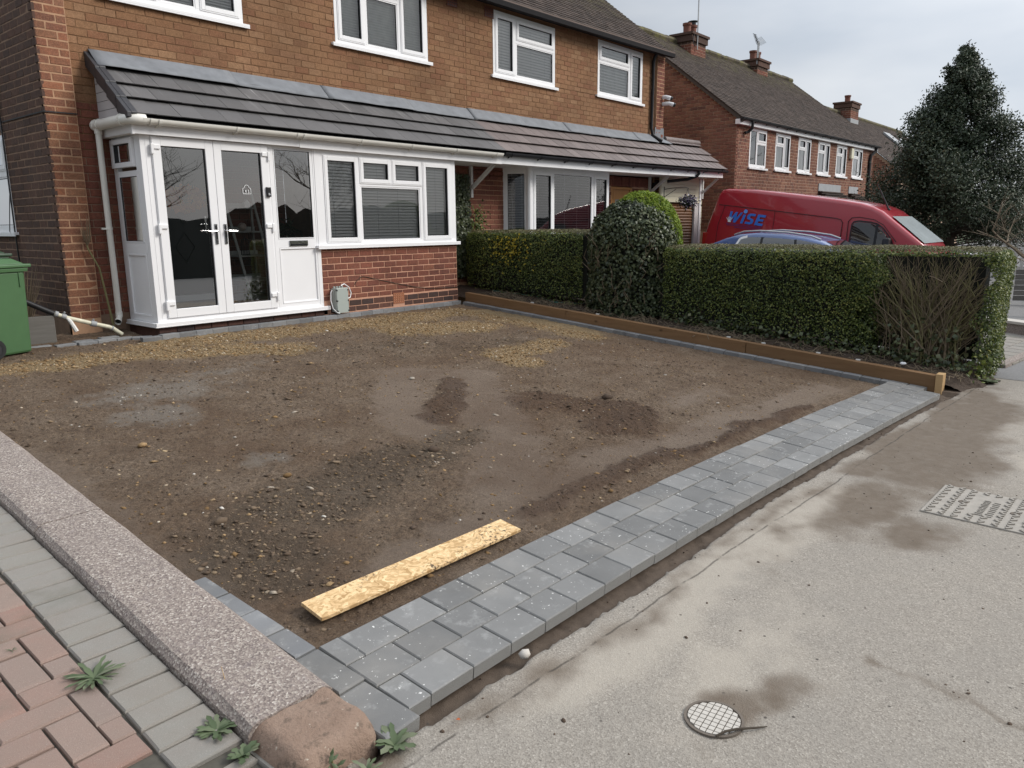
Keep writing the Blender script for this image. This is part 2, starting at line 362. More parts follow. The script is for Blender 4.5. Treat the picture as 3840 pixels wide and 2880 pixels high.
def np_mesh(name, V, F, mat, parent=None, attrs=None, smooth=False):
    """V (n,3), F (m,k) all faces with k corners"""
    V = np.asarray(V, dtype=np.float32); F = np.asarray(F, dtype=np.int32); k = F.shape[1]
    me = bpy.data.meshes.new(name); me.vertices.add(len(V)); me.vertices.foreach_set('co', V.ravel())
    me.loops.add(F.size); me.loops.foreach_set('vertex_index', F.ravel())
    me.polygons.add(len(F)); me.polygons.foreach_set('loop_start', np.arange(0, F.size, k, dtype=np.int32))
    me.polygons.foreach_set('loop_total', np.full(len(F), k, dtype=np.int32))
    for a, arr in (attrs or {}).items():
        at = me.attributes.new(a, 'FLOAT', 'POINT'); at.data.foreach_set('value', np.asarray(arr, dtype=np.float32).ravel())
    me.update(calc_edges=True); me.validate()
    me.materials.append(MAT[mat] if isinstance(mat, str) else mat)
    if smooth: me.shade_smooth()
    return link(name, me, parent)
def project(p):
    q = p-CAM_POS; d = q.dot(CF)
    if d < .1: return None
    return (512+763.67*q.dot(CR)/d, 384-763.67*q.dot(CU)/d, d)
def pieces(parent, name, base, specs, mat, maxn=300, stuff_name=None):
    """specs: world matrices; the largest in view become objects that share mesh data, the rest one 'stuff' part"""
    bases = base if isinstance(base, list) else [base]
    mats = mat if isinstance(mat, list) else [mat]*len(bases)
    scored = []
    for i, m in enumerate(specs):
        p = project(m.translation); vis = p and -30 < p[0] < 1054 and -30 < p[1] < 798
        scored.append((0 if vis else 1, p[2] if p else 999, i))
    scored.sort(); inv = WORLD_INV.get(parent.name, None)
    for _, _, i in scored[:maxn]:
        me = bases[i % len(bases)]
        o = link(name, me, parent); o.matrix_basis = specs[i]
    rest = [i for _, _, i in scored[maxn:]]
    if rest:
        Vs = []; Fs = []; off = 0
        for b, me in enumerate(bases):
            n = len(me.vertices); co = np.empty(n*3, np.float32); me.vertices.foreach_get('co', co); co = co.reshape(-1, 3)
            fs = [tuple(p.vertices) for p in me.polygons]
            for i in rest:
                if i % len(bases) != b: continue
                m = np.array(specs[i]); Vs.append(co@m[:3, :3].T+m[:3, 3]); Fs += [tuple(off+j for j in f) for f in fs]; off += n
        me = bpy.data.meshes.new(stuff_name or name+'work'); me.from_pydata(np.concatenate(Vs), [], Fs)
        me.materials.append(MAT[mats[0]] if isinstance(mats[0], str) else mats[0])
        o = link(stuff_name or name+'work', me, parent); o['kind'] = 'stuff'
# value noise
def _lat(ix, iy, seed):
    h = (ix*374761393+iy*668265263+seed*974711) & 0xffffffff
    h = ((h ^ (h >> 13))*1274126177) & 0xffffffff
    return ((h ^ (h >> 16)) & 0xffff)/65535.0
def vnoise(x, y, seed=0):
    x = np.asarray(x, float); y = np.asarray(y, float)
    ix = np.floor(x).astype(np.int64); iy = np.floor(y).astype(np.int64); fx = x-ix; fy = y-iy
    fx = fx*fx*(3-2*fx); fy = fy*fy*(3-2*fy)
    a = _lat(ix, iy, seed); b = _lat(ix+1, iy, seed); c = _lat(ix, iy+1, seed); d = _lat(ix+1, iy+1, seed)
    return (a*(1-fx)+b*fx)*(1-fy)+(c*(1-fx)+d*fx)*fy
def fbm(x, y, seed=0, oct=4, rough=.55):
    s = 0; a = 1; t = 0
    for o in range(oct): s = s+a*vnoise(x*2**o, y*2**o, seed+o*17); t += a; a *= rough
    return s/t
def pdist(X, Y, pts):
    d = np.full(np.shape(X), 9e9)
    for (ax, ay), (bx, by) in zip(pts[:-1], pts[1:]):
        L2 = (bx-ax)**2+(by-ay)**2+1e-9; t = np.clip(((X-ax)*(bx-ax)+(Y-ay)*(by-ay))/L2, 0, 1)
        d = np.minimum(d, np.hypot(X-ax-t*(bx-ax), Y-ay-t*(by-ay)))
    return d
sstep = lambda a, b, x: (lambda t: t*t*(3-2*t))(np.clip((x-a)/(b-a), 0, 1))
def ell(X, Y, cx, cy, rx, ry): return 1-np.hypot((X-cx)/rx, (Y-cy)/ry)
def grid(x0, x1, y0, y1, st):
    nx = int(round((x1-x0)/st))+1; ny = int(round((y1-y0)/st))+1
    X, Y = np.meshgrid(np.linspace(x0, x1, nx), np.linspace(y0, y1, ny))
    i = np.arange(nx*ny).reshape(ny, nx); F = np.stack([i[:-1, :-1], i[:-1, 1:], i[1:, 1:], i[1:, :-1]], -1).reshape(-1, 4)
    return X, Y, F

# ------------------------------------------------------------------ ground
SL = .08                                     # the drive falls towards the street
PZ = -.585                                   # pavement level
def drive_z(x, y): return SL*y
def band_shift(x): return -.33*np.clip((np.asarray(x, float)+2.4)/7.3, 0, 1.3)**1.8
# bare drive
def mud_masks(X, Y):
    wx = X+.28*(fbm(X*2.3, Y*2.3, 5)-.5)+.10*(fbm(X*9, Y*9, 7)-.5); wy = Y+.28*(fbm(X*2.3, Y*2.3, 9)-.5)+.10*(fbm(X*9, Y*9, 12)-.5)
    n = fbm(X*7, Y*7, 21)
    A = np.maximum.reduce([1-pdist(wx, wy, [(-2.1, -.6), (-1.5, -.62), (-.9, -.55), (-.1, -.9), (.45, -1.0), (.85, -1.35)])/.38,
                           1-pdist(wx, wy, [(-.2, -.35), (.6, -.38), (1.5, -.5), (2.3, -.6), (3.2, -.62), (4.3, -.6), (4.6, -.9)])/.40,
                           (1-pdist(wx, wy, [(4.5, -1.1), (4.65, -2.0), (4.5, -2.75)])/.50), 1-pdist(wx, wy, [(3.6, -2.9), (2.6, -3.0), (2.5, -3.35)])/.32,
                           .9*(1-pdist(wx, wy, [(2.6, -1.2), (3.6, -1.6)])/.5)])
    och = sstep(.0, .55, A+.8*(n-.5))
    G = np.maximum.reduce([ell(wx, wy, -1.05, -2.1, .75, .5), ell(wx, wy, -1.35, -2.75, .4, .35), .8*ell(wx, wy, -1.3, -4.2, .3, .25), .5*ell(wx, wy, -.3, -1.8, .5, .25)])
    grey = sstep(.0, .7, G+1.1*(n-.5))
    Sm = np.maximum.reduce([1-pdist(wx, wy, [(1.1, -3.0), (1.55, -3.4), (.8, -4.4), (.35, -5.0), (-.5, -5.6)])/.40, 1-pdist(wx, wy, [(.9, -3.1), (.35, -3.75), (0, -4.4)])/.33,
                            .9*(1-pdist(wx, wy, [(-1.7, -5.95), (.5, -5.8), (4.2, -6.2)])/.30), .7*ell(wx, wy, 2.6, -5.4, .9, .3), .5*(1-pdist(wx, wy, [(-2.4, -3), (-2.4, -6)])/.16)])
    smooth = sstep(.05, .6, Sm+.5*(n-.5))
    D = np.maximum.reduce([1-pdist(wx, wy, [(1.25, -3.5), (.75, -3.95), (.3, -4.3)])/.20, 1-pdist(wx, wy, [(1.25, -4.45), (1.75, -5.2), (1.3, -5.4)])/.36, .8*(1-pdist(wx, wy, [(-.6, -5.95), (1.4, -6.1), (3.2, -6.3)])/.14)])
    dark = sstep(.05, .5, D+.6*(n-.5))
    R = np.maximum.reduce([ell(wx, wy, -.65, -4.75, .75, .35), ell(wx, wy, -1.35, -4.95, .85, .45), ell(wx, wy, -2.1, -5.3, .42, .55), .6*ell(wx, wy, .1, -4.7, .4, .3), .35*ell(wx, wy, 3.2, -2.6, 1.2, .8), .3*ell(wx, wy, 2.0, -1.9, 1, .6)])
    rub = sstep(.0, .5, R+.7*(n-.5))
    return och, grey, smooth, dark, rub
def mud_z(X, Y):
    och, grey, sm, dark, rub = mud_masks(X, Y)
    rough = np.clip(1-.70*sm, .2, 1)
    z = SL*Y-.048+.018*(fbm(X*1.1, Y*1.1, 31)-.5)
    z = z+rough*(.013*(fbm(X*11, Y*11, 41, 4, .6)-.5)+.014*(np.abs(fbm(X*19, Y*19, 47, 3, .6)-.5))+.013*(vnoise(X*42, Y*42, 49)-.5)*fbm(X*3, Y*3, 50)*2)
    z = z+dark*(.012+.03*(fbm(X*13, Y*13, 51)-.45)) + rub*.018*(fbm(X*24, Y*24, 53)-.4)+och*.012*fbm(X*16, Y*16, 57)
    z = z+.028*np.maximum(0, 1-pdist(X, Y, [(-1.6, -6.12), (.4, -6.16), (2.6, -6.26), (4.2, -6.4)])/.10)*(fbm(X*5, Y*5, 63)-.25)
    z = z+.02*np.maximum(0, 1-pdist(X, Y, [(1.0, -3.9), (1.5, -4.3), (2.3, -4.75)])/.06)*(fbm(X*6, Y*6, 67))
    return z
X, Y, F = grid(-2.6, 4.90, -6.60, .80, .0125)
och, grey, sm, dark, rub = mud_masks(X, Y)
Z = mud_z(X, Y)
keep = ~((Y > .02) & (X > -.1)); keep = keep[F[:, 0] // X.shape[1], F[:, 0] % X.shape[1]]
t = NT('bare compacted earth'); g = t.n('ShaderNodeNewGeometry').outputs['Position']
c = t.ramp(t.noise(3.1, 6, .68, g), [(.30, (.150, .099, .063)), (.48, (.235, .166, .110)), (.70, (.30, .226, .162))])
c = t.mixc(t.ramp(t.noise(105, 4, .75, g), [(.40, (.75,)*3), (.56, (0,)*3)]), c, (.075, .052, .036))
c = t.mixc(t.ramp(t.noise(85, 3, .7, g), [(.56, (0,)*3), (.70, (.6,)*3)]), c, (.27, .215, .165))
c = t.mixc(t.ramp(t.noise(34, 4, .7, g), [(.38, (.55,)*3), (.55, (0,)*3)]), c, (.070, .047, .033))
c = t.mixc(t.math('MULTIPLY', t.attr('smooth'), .62), c, t.mixc(t.noise(40, 4, .7, g), (.20, .148, .108), (.265, .205, .155)))
c = t.mixc(t.math('MULTIPLY', t.attr('dark'), .9), c, (.088, .052, .032))
c = t.mixc(t.ramp(t.noise(.9, 4, .6, g), [(.46, (0,)*3), (.62, (.55,)*3)]), c, (.120, .072, .042))
c = t.mixc(t.math('MULTIPLY', t.attr('rub'), .6), c, (.080, .060, .042))
c = t.mixc(t.math('MULTIPLY', t.attr('grey'), .65), c, t.mixc(t.noise(22, 4, .7, g), (.19, .16, .13), (.30, .275, .24)))
oc = t.ramp(t.noise(42, 5, .75, g), [(.3, (.16, .105, .055)), (.52, (.31, .225, .12)), (.8, (.43, .33, .19))])
c = t.mixc(t.math('MULTIPLY', t.attr('och'), t.ramp(t.noise(15, 3, .6, g), [(.3, (.55,)*3), (.6, (.97,)*3)])), c, oc)
fl = t.math('MULTIPLY', t.ramp(t.n('ShaderNodeTexVoronoi', {'Vector': g, 'Scale': 55.}).outputs[0], [(.10, (1,)*3), (.16, (0,)*3)]), t.ramp(t.noise(23, 2, .5, g), [(.6, (0,)*3), (.63, (1,)*3)]))
c = t.mixc(fl, c, (.30, .26, .20))
rg = t.maprange(t.attr('smooth'), 0, 1, .92, .62)
b1 = t.bump(t.noise(48, 6, .75, g), 1.0, .03); b2 = t.bump(t.noise(150, 4, .75, g), .8, .012, b1)
t.pbsdf(c, rg, b2, .3); MAT['earth'] = t.m
o = struct(np_mesh('ground', np.stack([X.ravel(), Y.ravel(), Z.ravel()], -1), F[keep], 'earth', None, dict(och=och, grey=grey, smooth=sm, dark=dark, rub=rub), True))
# loose stones and clods
def icos():
    p = (1+5**.5)/2; v = np.array([(-1, p, 0), (1, p, 0), (-1, -p, 0), (1, -p, 0), (0, -1, p), (0, 1, p), (0, -1, -p), (0, 1, -p), (p, 0, -1), (p, 0, 1), (-p, 0, -1), (-p, 0, 1)], float)
    f = np.array([(0, 11, 5), (0, 5, 1), (0, 1, 7), (0, 7, 10), (0, 10, 11), (1, 5, 9), (5, 11, 4), (11, 10, 2), (10, 7, 6), (7, 1, 8), (3, 9, 4), (3, 4, 2), (3, 2, 6), (3, 6, 8), (3, 8, 9), (4, 9, 5), (2, 4, 11), (6, 2, 10), (8, 6, 7), (9, 8, 1)])
    return v/np.linalg.norm(v[0]), f
def scatter_stones(name, P, size, flat, mat, seed):
    r = np.random.default_rng(seed); v, f = icos(); n = len(P)
    if n > 1500: v = np.array([(1, 0, 0), (0, 1, 0), (-1, 0, 0), (0, -1, 0), (.25, .1, .8), (-.3, -.15, .7), (0, 0, -.6)], float); f = np.array([(0, 1, 4), (1, 2, 5), (1, 5, 4), (2, 3, 5), (3, 4, 5), (3, 0, 4), (1, 0, 6), (2, 1, 6), (3, 2, 6), (0, 3, 6)])
    K = len(v); V = np.repeat(v[None], n, 0)*(1+.55*(r.random((n, K, 1))-.5))
    V = V*(size[:, None, None]*np.stack([.8+.5*r.random(n), .7+.4*r.random(n), flat*(.7+.6*r.random(n))], -1)[:, None, :])
    a = r.random(n)*6.283; ca, sa = np.cos(a)[:, None], np.sin(a)[:, None]
    tl = (r.random(n)-.5)[:, None]*.7; x, y, z = V[..., 0], V[..., 1], V[..., 2]
    z2 = z+x*tl; V = np.stack([x*ca-y*sa, x*sa+y*ca, z2], -1)+P[:, None, :]
    Fs = (f[None]+(np.arange(n)*K)[:, None, None]).reshape(-1, 3)
    return np_mesh(name, V.reshape(-1, 3), Fs, mat)
def stone_col(name, stops):
    t = NT(name); r = t.rand(); g = t.n('ShaderNodeNewGeometry').outputs['Position']
    c = t.mixc(t.ramp(t.noise(45, 3, .7, g), [(.35, (.6,)*3), (.6, (0,)*3)]), t.ramp(r, stops), tuple(x*.55 for x in stops[1][1]))
    t.pbsdf(c, .9, t.bump(t.noise(160, 3, .7, g), .5, .004), .2); MAT[name] = t.m
stone_col('ochre gravel stone', [(0, (.13, .078, .036)), (.35, (.24, .15, .07)), (.7, (.33, .22, .115)), (.93, (.40, .30, .18)), (1, (.55, .48, .38))])
stone_col('muddy rubble stone', [(0, (.095, .066, .045)), (.45, (.15, .108, .074)), (.8, (.205, .15, .10)), (.95, (.29, .21, .125)), (1, (.38, .33, .27))])
stone_col('dark earth clod', [(0, (.060, .042, .030)), (.5, (.10, .071, .052)), (1, (.15, .112, .084))])
stone_col('pale chipping', [(0, (.32, .28, .23)), (.6, (.50, .46, .40)), (1, (.70, .66, .60))])
def pick(n, weight, seed):
    r = np.random.default_rng(seed); P = r.random((n, 2))*[6.95, 6.7]+[-2.4, -6.2]
    ok = (r.random(n) < weight(*mud_masks(P[:, 0], P[:, 1]))) & ~((P[:, 1] > -.22) & (P[:, 0] > -.15)) & ~(P[:, 1] > .1) & (P[:, 0] < 4.84)
    P = P[ok]; return np.column_stack([P, mud_z(P[:, 0], P[:, 1])])
def lg(n, m, s, a, b, seed): return np.clip(np.exp(np.random.default_rng(seed).normal(math.log(m), s, n)), a, b)
P = pick(190000, lambda o, g, s, d, r: o*.66+.016, 71)
o = scatter_stones('gravel', P, lg(len(P), .0078, .5, .0035, .030, 72), .55, 'ochre gravel stone', 73); tag(o, kind='stuff')
P = pick(160000, lambda o, g, s, d, r: np.clip(r*.46-.2*s, 0, 1)+.035*(1-.6*s), 81)
o = scatter_stones('rubble', P, lg(len(P), .0072, .6, .0030, .034, 82), .38, 'muddy rubble stone', 83); tag(o, kind='stuff')
P = pick(90000, lambda o, g, s, d, r: d*.42+.07*(1-s)*(1-o)+.012, 91)
o = scatter_stones('earth_clods', P, lg(len(P), .0062, .5, .003, .024, 92), .6, 'dark earth clod', 93); tag(o, kind='stuff')
P = pick(4200, lambda o, g, s, d, r: .035+.25*g+.06*r, 95)
o = scatter_stones('chippings', P, lg(len(P), .0085, .4, .004, .02, 96), .5, 'pale chipping', 97); tag(o, kind='stuff')
# single stones one can point at
for (x, y, sz, m, lab) in ((-1.77, -3.39, .036, 'ochre gravel stone', 'broken lump of pinkish brick lying alone on dark earth near the kerb'),
                           (-1.36, -4.53, .032, 'ochre gravel stone', 'flat ochre stone on the mud, largest of the yellow stones'),
                           (-.30, -4.80, .05, 'dark earth clod', 'dark angular clod on smooth wet mud beside the rubble patch'),
                           (.99, -3.17, .03, 'pale chipping', 'small pale pebble beside the dark wheel rut'),
                           (1.95, -4.85, .06, 'dark earth clod', 'long dark ridge of earth left of the paver band'),
                           (-2.02, -4.86, .04, 'muddy rubble stone', 'grey brown stone half buried close to the kerb')):
    v, f = icos(); r = np.random.default_rng(int(1000*x+9000)); v = v*(1+.4*(r.random((12, 1))-.5))*[1.1, .8, .55]*sz
    o = np_mesh('stone', v, f, m); o.location = (x, y, float(mud_z(np.array([x]), np.array([y]))[0])+sz*.25); tag(o, lab, 'stone')

# ------------------------------------------------------------------ pavement in front
def trench(X): return -6.912+band_shift(X)+.045*(fbm(X*3.2, X*0+3, 101)-.5)+.03*(fbm(X*14, X*0+1, 105)-.5)+.015*np.sin(X*2.1)
def pave_masks(X, Y):
    wx = X+.55*(fbm(X*1.7, Y*1.7, 111)-.5)+.16*(fbm(X*8, Y*8, 113)-.5); wy = Y+.30*(fbm(X*1.7, Y*1.7, 115)-.5)+.10*(fbm(X*8, Y*8, 117)-.5)
    n = fbm(X*6, Y*6, 119)
    soil = np.where((X > -2.62), sstep(-.012, .012, Y-trench(X)), 0)
    D = np.maximum.reduce([1.15*(1-pdist(wx, wy, [(4.6, -7.35), (3.4, -7.35), (2.4, -7.3), (1.6, -7.25)])/.24), 1.7*ell(wx, wy, 2.5, -7.6, 1.7, .52), 1.5*ell(wx, wy, 4.0, -7.6, 1.5, .48), 1.2*ell(wx, wy, 1.0, -7.5, .9, .33), .95*ell(wx, wy, .72, -7.85, .5, .3), .7*ell(wx, wy, .1, -7.25, .4, .14),
                           1.3*ell(wx, wy, -1.62, -7.74, .28, .17), .9*ell(wx, wy, -1.35, -7.82, .3, .12), .55*(1-pdist(wx, wy, [(-.9, -8.05), (-1.0, -8.35), (-1.1, -8.6)])/.09), .5*(1-pdist(wx, wy, [(-2.2, -7.0), (-.5, -7.08), (1.2, -7.15)])/.13),
                           .9*ell(wx, wy, 4.9, -7.5, .9, .35), .35*ell(wx, wy, -.4, -7.4, .35, .1), 1.2*ell(wx, wy, -2.62, -6.85, .2, .13)])
    dirt = sstep(.05, .75, D+.75*(n-.5))
    light = sstep(.1, .8, np.maximum.reduce([1-pdist(wx, wy, [(-1.9, -7.15), (-.4, -7.2), (1.0, -7.25)])/.30, .8*ell(wx, wy, -1.2, -7.6, 1.0, .4), .7*ell(wx, wy, 3.7, -7.9, 1.0, .35), .9*ell(wx, wy, 2.6, -8.2, .8, .2)])+.8*(n-.5))
    return soil, dirt, light
def pave_z(X, Y): return PZ+.004*(fbm(X*2, Y*2, 121)-.5)+.012*(np.asarray(Y)+7.1)
X, Y, F = grid(-4.6, 6.2, -9.4, -6.45, .018)
soil, dirt, light = pave_masks(X, Y)
Z = pave_z(X, Y)+.004*(fbm(X*30, Y*30, 123, 3)-.5)-soil*np.where(X < 4.98, 1, .12)*(.058+.03*(fbm(X*9, Y*9, 125)-.5)-.018*fbm(X*26, Y*26, 127))
Z = Z-.05*np.where(X < -2.62, sstep(-6.80, -6.75, Y+.05*(fbm(X*4, Y*4, 131)-.5)), 0)
crack = (Y-(-7.0-.0435*(X+2.55)+.05*(fbm(X*1.6, X*0, 141)-.5)+.012*(fbm(X*12, X*0, 143)-.5)))
t = NT('worn asphalt footway'); g = t.n('ShaderNodeNewGeometry').outputs['Position']
v = t.n('ShaderNodeTexVoronoi', {'Vector': g, 'Scale': 165.}); cs = t.n('ShaderNodeSeparateColor', {0: v.outputs['Color']}).outputs[0]
c = t.ramp(cs, [(0, (.19, .166, .140)), (.3, (.255, .228, .194)), (.6, (.285, .256, .219)), (.9, (.325, .294, .252)), (1, (.41, .375, .325))])
c = t.mixc(t.ramp(t.noise(2.2, 5, .65, g), [(.3, (.45,)*3), (.7, (.0,)*3)]), c, (.225, .208, .184))
c = t.mixc(t.math('MULTIPLY', t.attr('light'), .62), c, (.385, .345, .29))
c = t.mixc(t.math('MULTIPLY', t.attr('dirt'), t.ramp(t.noise(12, 4, .65, g), [(.2, (.75,)*3), (.6, (.98,)*3)])), c, t.mixc(t.noise(5, 4, .6, g), (.110, .086, .064), (.155, .124, .096)))
c = t.mixc(t.attr('soil'), c, t.mixc(t.noise(25, 4, .7, g), (.065, .047, .035), (.12, .092, .07)))
ck = t.math('MULTIPLY', t.maprange(t.math('ABSOLUTE', t.attr('crack')), .002, .0085, 1.0, 0.0), t.ramp(t.noise(9, 3, .6, g), [(.36, (0,)*3), (.5, (.7,)*3)]))
c = t.mixc(ck, c, (.045, .038, .032))
sx = t.n('ShaderNodeTexVoronoi', {'Vector': g, 'Scale': 15.}).outputs[0]
dk = t.math('MULTIPLY', t.ramp(sx, [(.07, (.9,)*3), (.12, (0,)*3)]), t.ramp(t.noise(4, 2, .5, g), [(.5, (0,)*3), (.56, (1,)*3)]))
c = t.mixc(dk, c, (.06, .052, .045))
t.pbsdf(c, .9, t.bump(v.outputs[0], .35, .005, t.bump(t.noise(22, 4, .7, g), .3, .01)), .25); MAT['asphalt'] = t.m
struct(np_mesh('pavement', np.stack([X.ravel(), Y.ravel(), Z.ravel()], -1), F, 'asphalt', None, dict(soil=soil, dirt=dirt, light=light, crack=np.clip(crack, -.1, .1)), True))
r = np.random.default_rng(151); n = 1700
P = r.random((n, 2))*[8.4, 1.9]+[-2.7, -8.7]; so, di, li = pave_masks(P[:, 0], P[:, 1])
ok = r.random(n) < .10+.5*so+.12*di; P = P[ok]; so = so[ok]
P = np.column_stack([P, pave_z(P[:, 0], P[:, 1])-.04*so])
o = scatter_stones('mud_crumbs', P, lg(len(P), .0042, .45, .002, .010, 152), .7, 'dark earth clod', 153); tag(o, kind='stuff')
def unit_block(name, mat, c=.02, jit=.012, seed=0, ratio=(1, 1, 1), side=None):
    """unit block, top chamfered; spans -.5..+.5 in x,y and -1..0 in z"""
    r = random.Random(seed); b = MB(); cx, cy, cz = c/ratio[0], c/ratio[1], c/ratio[2]
    j = lambda: (r.random()-.5)*jit
    vs = []
    for (x, y) in ((-.5, -.5), (.5, -.5), (.5, .5), (-.5, .5)): vs.append((x+j(), y+j(), -1))
    for (x, y) in ((-.5, -.5), (.5, -.5), (.5, .5), (-.5, .5)): vs.append((x+j(), y+j(), -cz))
    for (x, y) in ((-.5+cx, -.5+cy), (.5-cx, -.5+cy), (.5-cx, .5-cy), (-.5+cx, .5-cy)): vs.append((x+j(), y+j(), 0))
    fs = [(8, 9, 10, 11)]
    for i in range(4): k = (i+1) % 4; fs += [(i, k, 4+k, 4+i), (4+i, 4+k, 8+k, 8+i)]
    b.add(vs, fs); me = b.mesh(name); me.materials.append(MAT[mat])
    if side:
        me.materials.append(MAT[side]); me.polygons.foreach_set('material_index', [0]+[1, 0]*4)
    return me
def TRS(x, y, z, sx, sy, sz, rz=0, ry=0, rx=0):
    return Matrix.Translation((x, y, z)) @ Matrix.Rotation(rz, 4, 'Z') @ Matrix.Rotation(rx, 4, 'X') @ Matrix.Rotation(ry, 4, 'Y') @ Matrix.Diagonal((sx, sy, sz, 1))
RX = math.atan(SL)
# three rows of charcoal pavers along the pavement
pb = [unit_block('paver', 'paver', .005, .010, i, (.235, .175, .06), 'paver_side') for i in range(4)]
band = thing('paving_border', 'three course band of charcoal concrete pavers between bare drive and pavement', 'paving', (1.2, -6.7, -.55))
specs = []
for row, y0 in enumerate((-6.358, -6.543, -6.727)):
    x = -2.39 + (.0 if row != 1 else -.0); first = (.10, .235, .115)[row]; k = 0
    while x < 4.93:
        L_ = first if k == 0 else .2345
        if x+L_ > 4.97: L_ = 4.97-x
        if L_ < .05: break
        xm = x+L_/2; sh = float(band_shift(xm)); rz = (float(band_shift(xm+.1))-float(band_shift(xm-.1)))/.2
        if not (row == 2 and xm > 4.85):
            specs.append(TRS(xm, y0+sh, SL*(y0+sh)+.002+rnd.uniform(-.0025, .0025), L_-.006, .1785, .06, math.atan(rz), rnd.uniform(-.004, .004), RX+rnd.uniform(-.004, .004)))
        x += L_; k += 1
specs.append(TRS(-2.476, -6.725, SL*-6.72, .165, .30, .06, .04, 0, RX)); specs.append(TRS(-2.455, -6.42, SL*-6.42, .125, .29, .06, .04, 0, RX))
pieces(band, 'paver', pb, specs, 'paver')
# single row of narrow pavers beside the kerb
eb = [unit_block('edging_block', 'paver_edge', .004, .012, 10+i, (.2, .1, .06)) for i in range(3)]
ke = thing('paving_edging', 'thin row of charcoal blocks tucked against the concrete kerb', 'paving', (-2.42, -5.4, -.43)); specs = []
y = -6.27
while y < -5.45: specs.append(TRS(-2.452-.030*(y+6.27), y+.105, SL*(y+.1)+.001+rnd.uniform(-.002, .002), .10, .205, .06, .02, 0, RX)); y += .212
pieces(ke, 'edging_block', eb, specs, 'paver_edge')
# row along the foot of the house
he = thing('paving_edging', 'row of grey edging blocks along the foot of porch and bay', 'paving', (2.4, -.15, 0)); specs = []
x = -.02
while x < 4.80:
    specs.append(TRS(x+.102, -.065, rnd.uniform(-.002, .002), .2, .105, .06, rnd.uniform(-.006, .006), rnd.uniform(-.012, .012), rnd.uniform(-.015, .015))); x += .2045
x = -.05
for i, (xx, yy, rz) in enumerate(((-.17, .06, -.5), (-.33, .17, .12), (-.535, .155, .08), (-.74, .14, .1), (-.945, .165, .02), (-1.15, .27, -.1), (-1.36, .30, .0), (-1.56, .31, .0))):
    specs.append(TRS(xx, yy, -.012+rnd.uniform(-.008, .006), .2, .105, .06, rz, rnd.uniform(-.02, .02), rnd.uniform(-.03, .03)))
specs.append(TRS(-.14, -.10, -.006, .21, .10, .06, -.12, .0, .02)); specs.append(TRS(-.44, .30, -.006, .2, .10, .06, .05)); specs.append(TRS(-.72, .27, -.01, .2, .10, .06, .05))
pieces(he, 'edging_block', eb, specs, 'paver_edge')
# row along the sleepers
se = thing('paving_edging', 'row of grey edging blocks running along the wooden sleepers', 'paving', (4.92, -3.4, -.27)); specs = []
y = -.17
while y > -6.55: specs.append(TRS(4.922, y-.10, SL*(y-.1)+.001+rnd.uniform(-.002, .002), .10, .2, .06, rnd.uniform(-.006, .006), rnd.uniform(-.02, .02), RX)); y -= .2045
pieces(se, 'edging_block', eb, specs, 'paver_edge')
# concrete kerb with sandstone end
kb = thing('concrete_kerb', 'long low kerb of exposed aggregate concrete between the two drives', 'kerb', (-2.66, -4.5, -.36))
def kerb_edge(y): return -2.424-.0312*(-2.7-y)
for (ya, yb) in ((-6.565, -4.49), (-4.48, -3.06), (-3.05, -1.6), (-1.59, .6)):
    m = MB(); n = 8; vs = []
    for i in range(n+1):
        y = ya+(yb-ya)*i/n; xr = kerb_edge(y); xl = xr-.345; z = SL*y+.062
        for (px, pz) in ((xl-.01, z-.22), (xl, z-.03), (xl+.022, z-.005), (xl+.05, z+.003), (xr-.05, z+.003), (xr-.02, z-.004), (xr, z-.025), (xr+.004, z-.22)):
            vs.append((px+.004*rnd.uniform(-1, 1), y, pz+.0015*rnd.uniform(-1, 1)))
    fs = [(i*8+k, i*8+k+1, (i+1)*8+k+1, (i+1)*8+k) for i in range(n) for k in range(7)]+[tuple(range(8)), tuple(n*8+k for k in range(7, -1, -1))]
    m.add(vs, fs); m.build('kerb_section', 'kerb', kb)
me_v = []; me_f = []; nu, nv = 26, 14
for i in range(nu+1):
    a = i/nu
    for k in range(nv+1):
        b = k/nv
        # rounded block: across x, over the top and down the front
        x = -2.905+.385*a; s_ = b*.52
        if s_ < .20: y = -6.567-s_; z = -.468
        else:
            q = min(1, (s_-.20)/.12); y = -6.767-.085*math.sin(q*math.pi/2)-.02*max(0, s_-.32); z = -.468-.085*(1-math.cos(q*math.pi/2))-max(0, s_-.32)
        e = abs(a-.5)*2; drop = .10*max(0, e-.62)**2/.1444; y += .20*max(0, e-.55)**2*(1 if a < .5 else 1.5); z -= drop
        nz = .5-float(fbm(np.array([x*14.0]), np.array([y*14+z*14]), 171)[0]); me_v.append((x+.01*nz, y+.022*nz, z+.014*nz))
for i in range(nu):
    for k in range(nv): p = i*(nv+1)+k; me_f.append((p, p+1, p+nv+2, p+nv+1))
o = np_mesh('sandstone_block', me_v, me_f, 'sandstone', None, None, True); tag(o, 'rounded worn sandstone block capping the front end of the kerb', 'stone block')
m = MB(); m.box(-2.84, -2.56, -6.72, -6.56, -.70, -.52); m.build('core', 'sandstone', o)
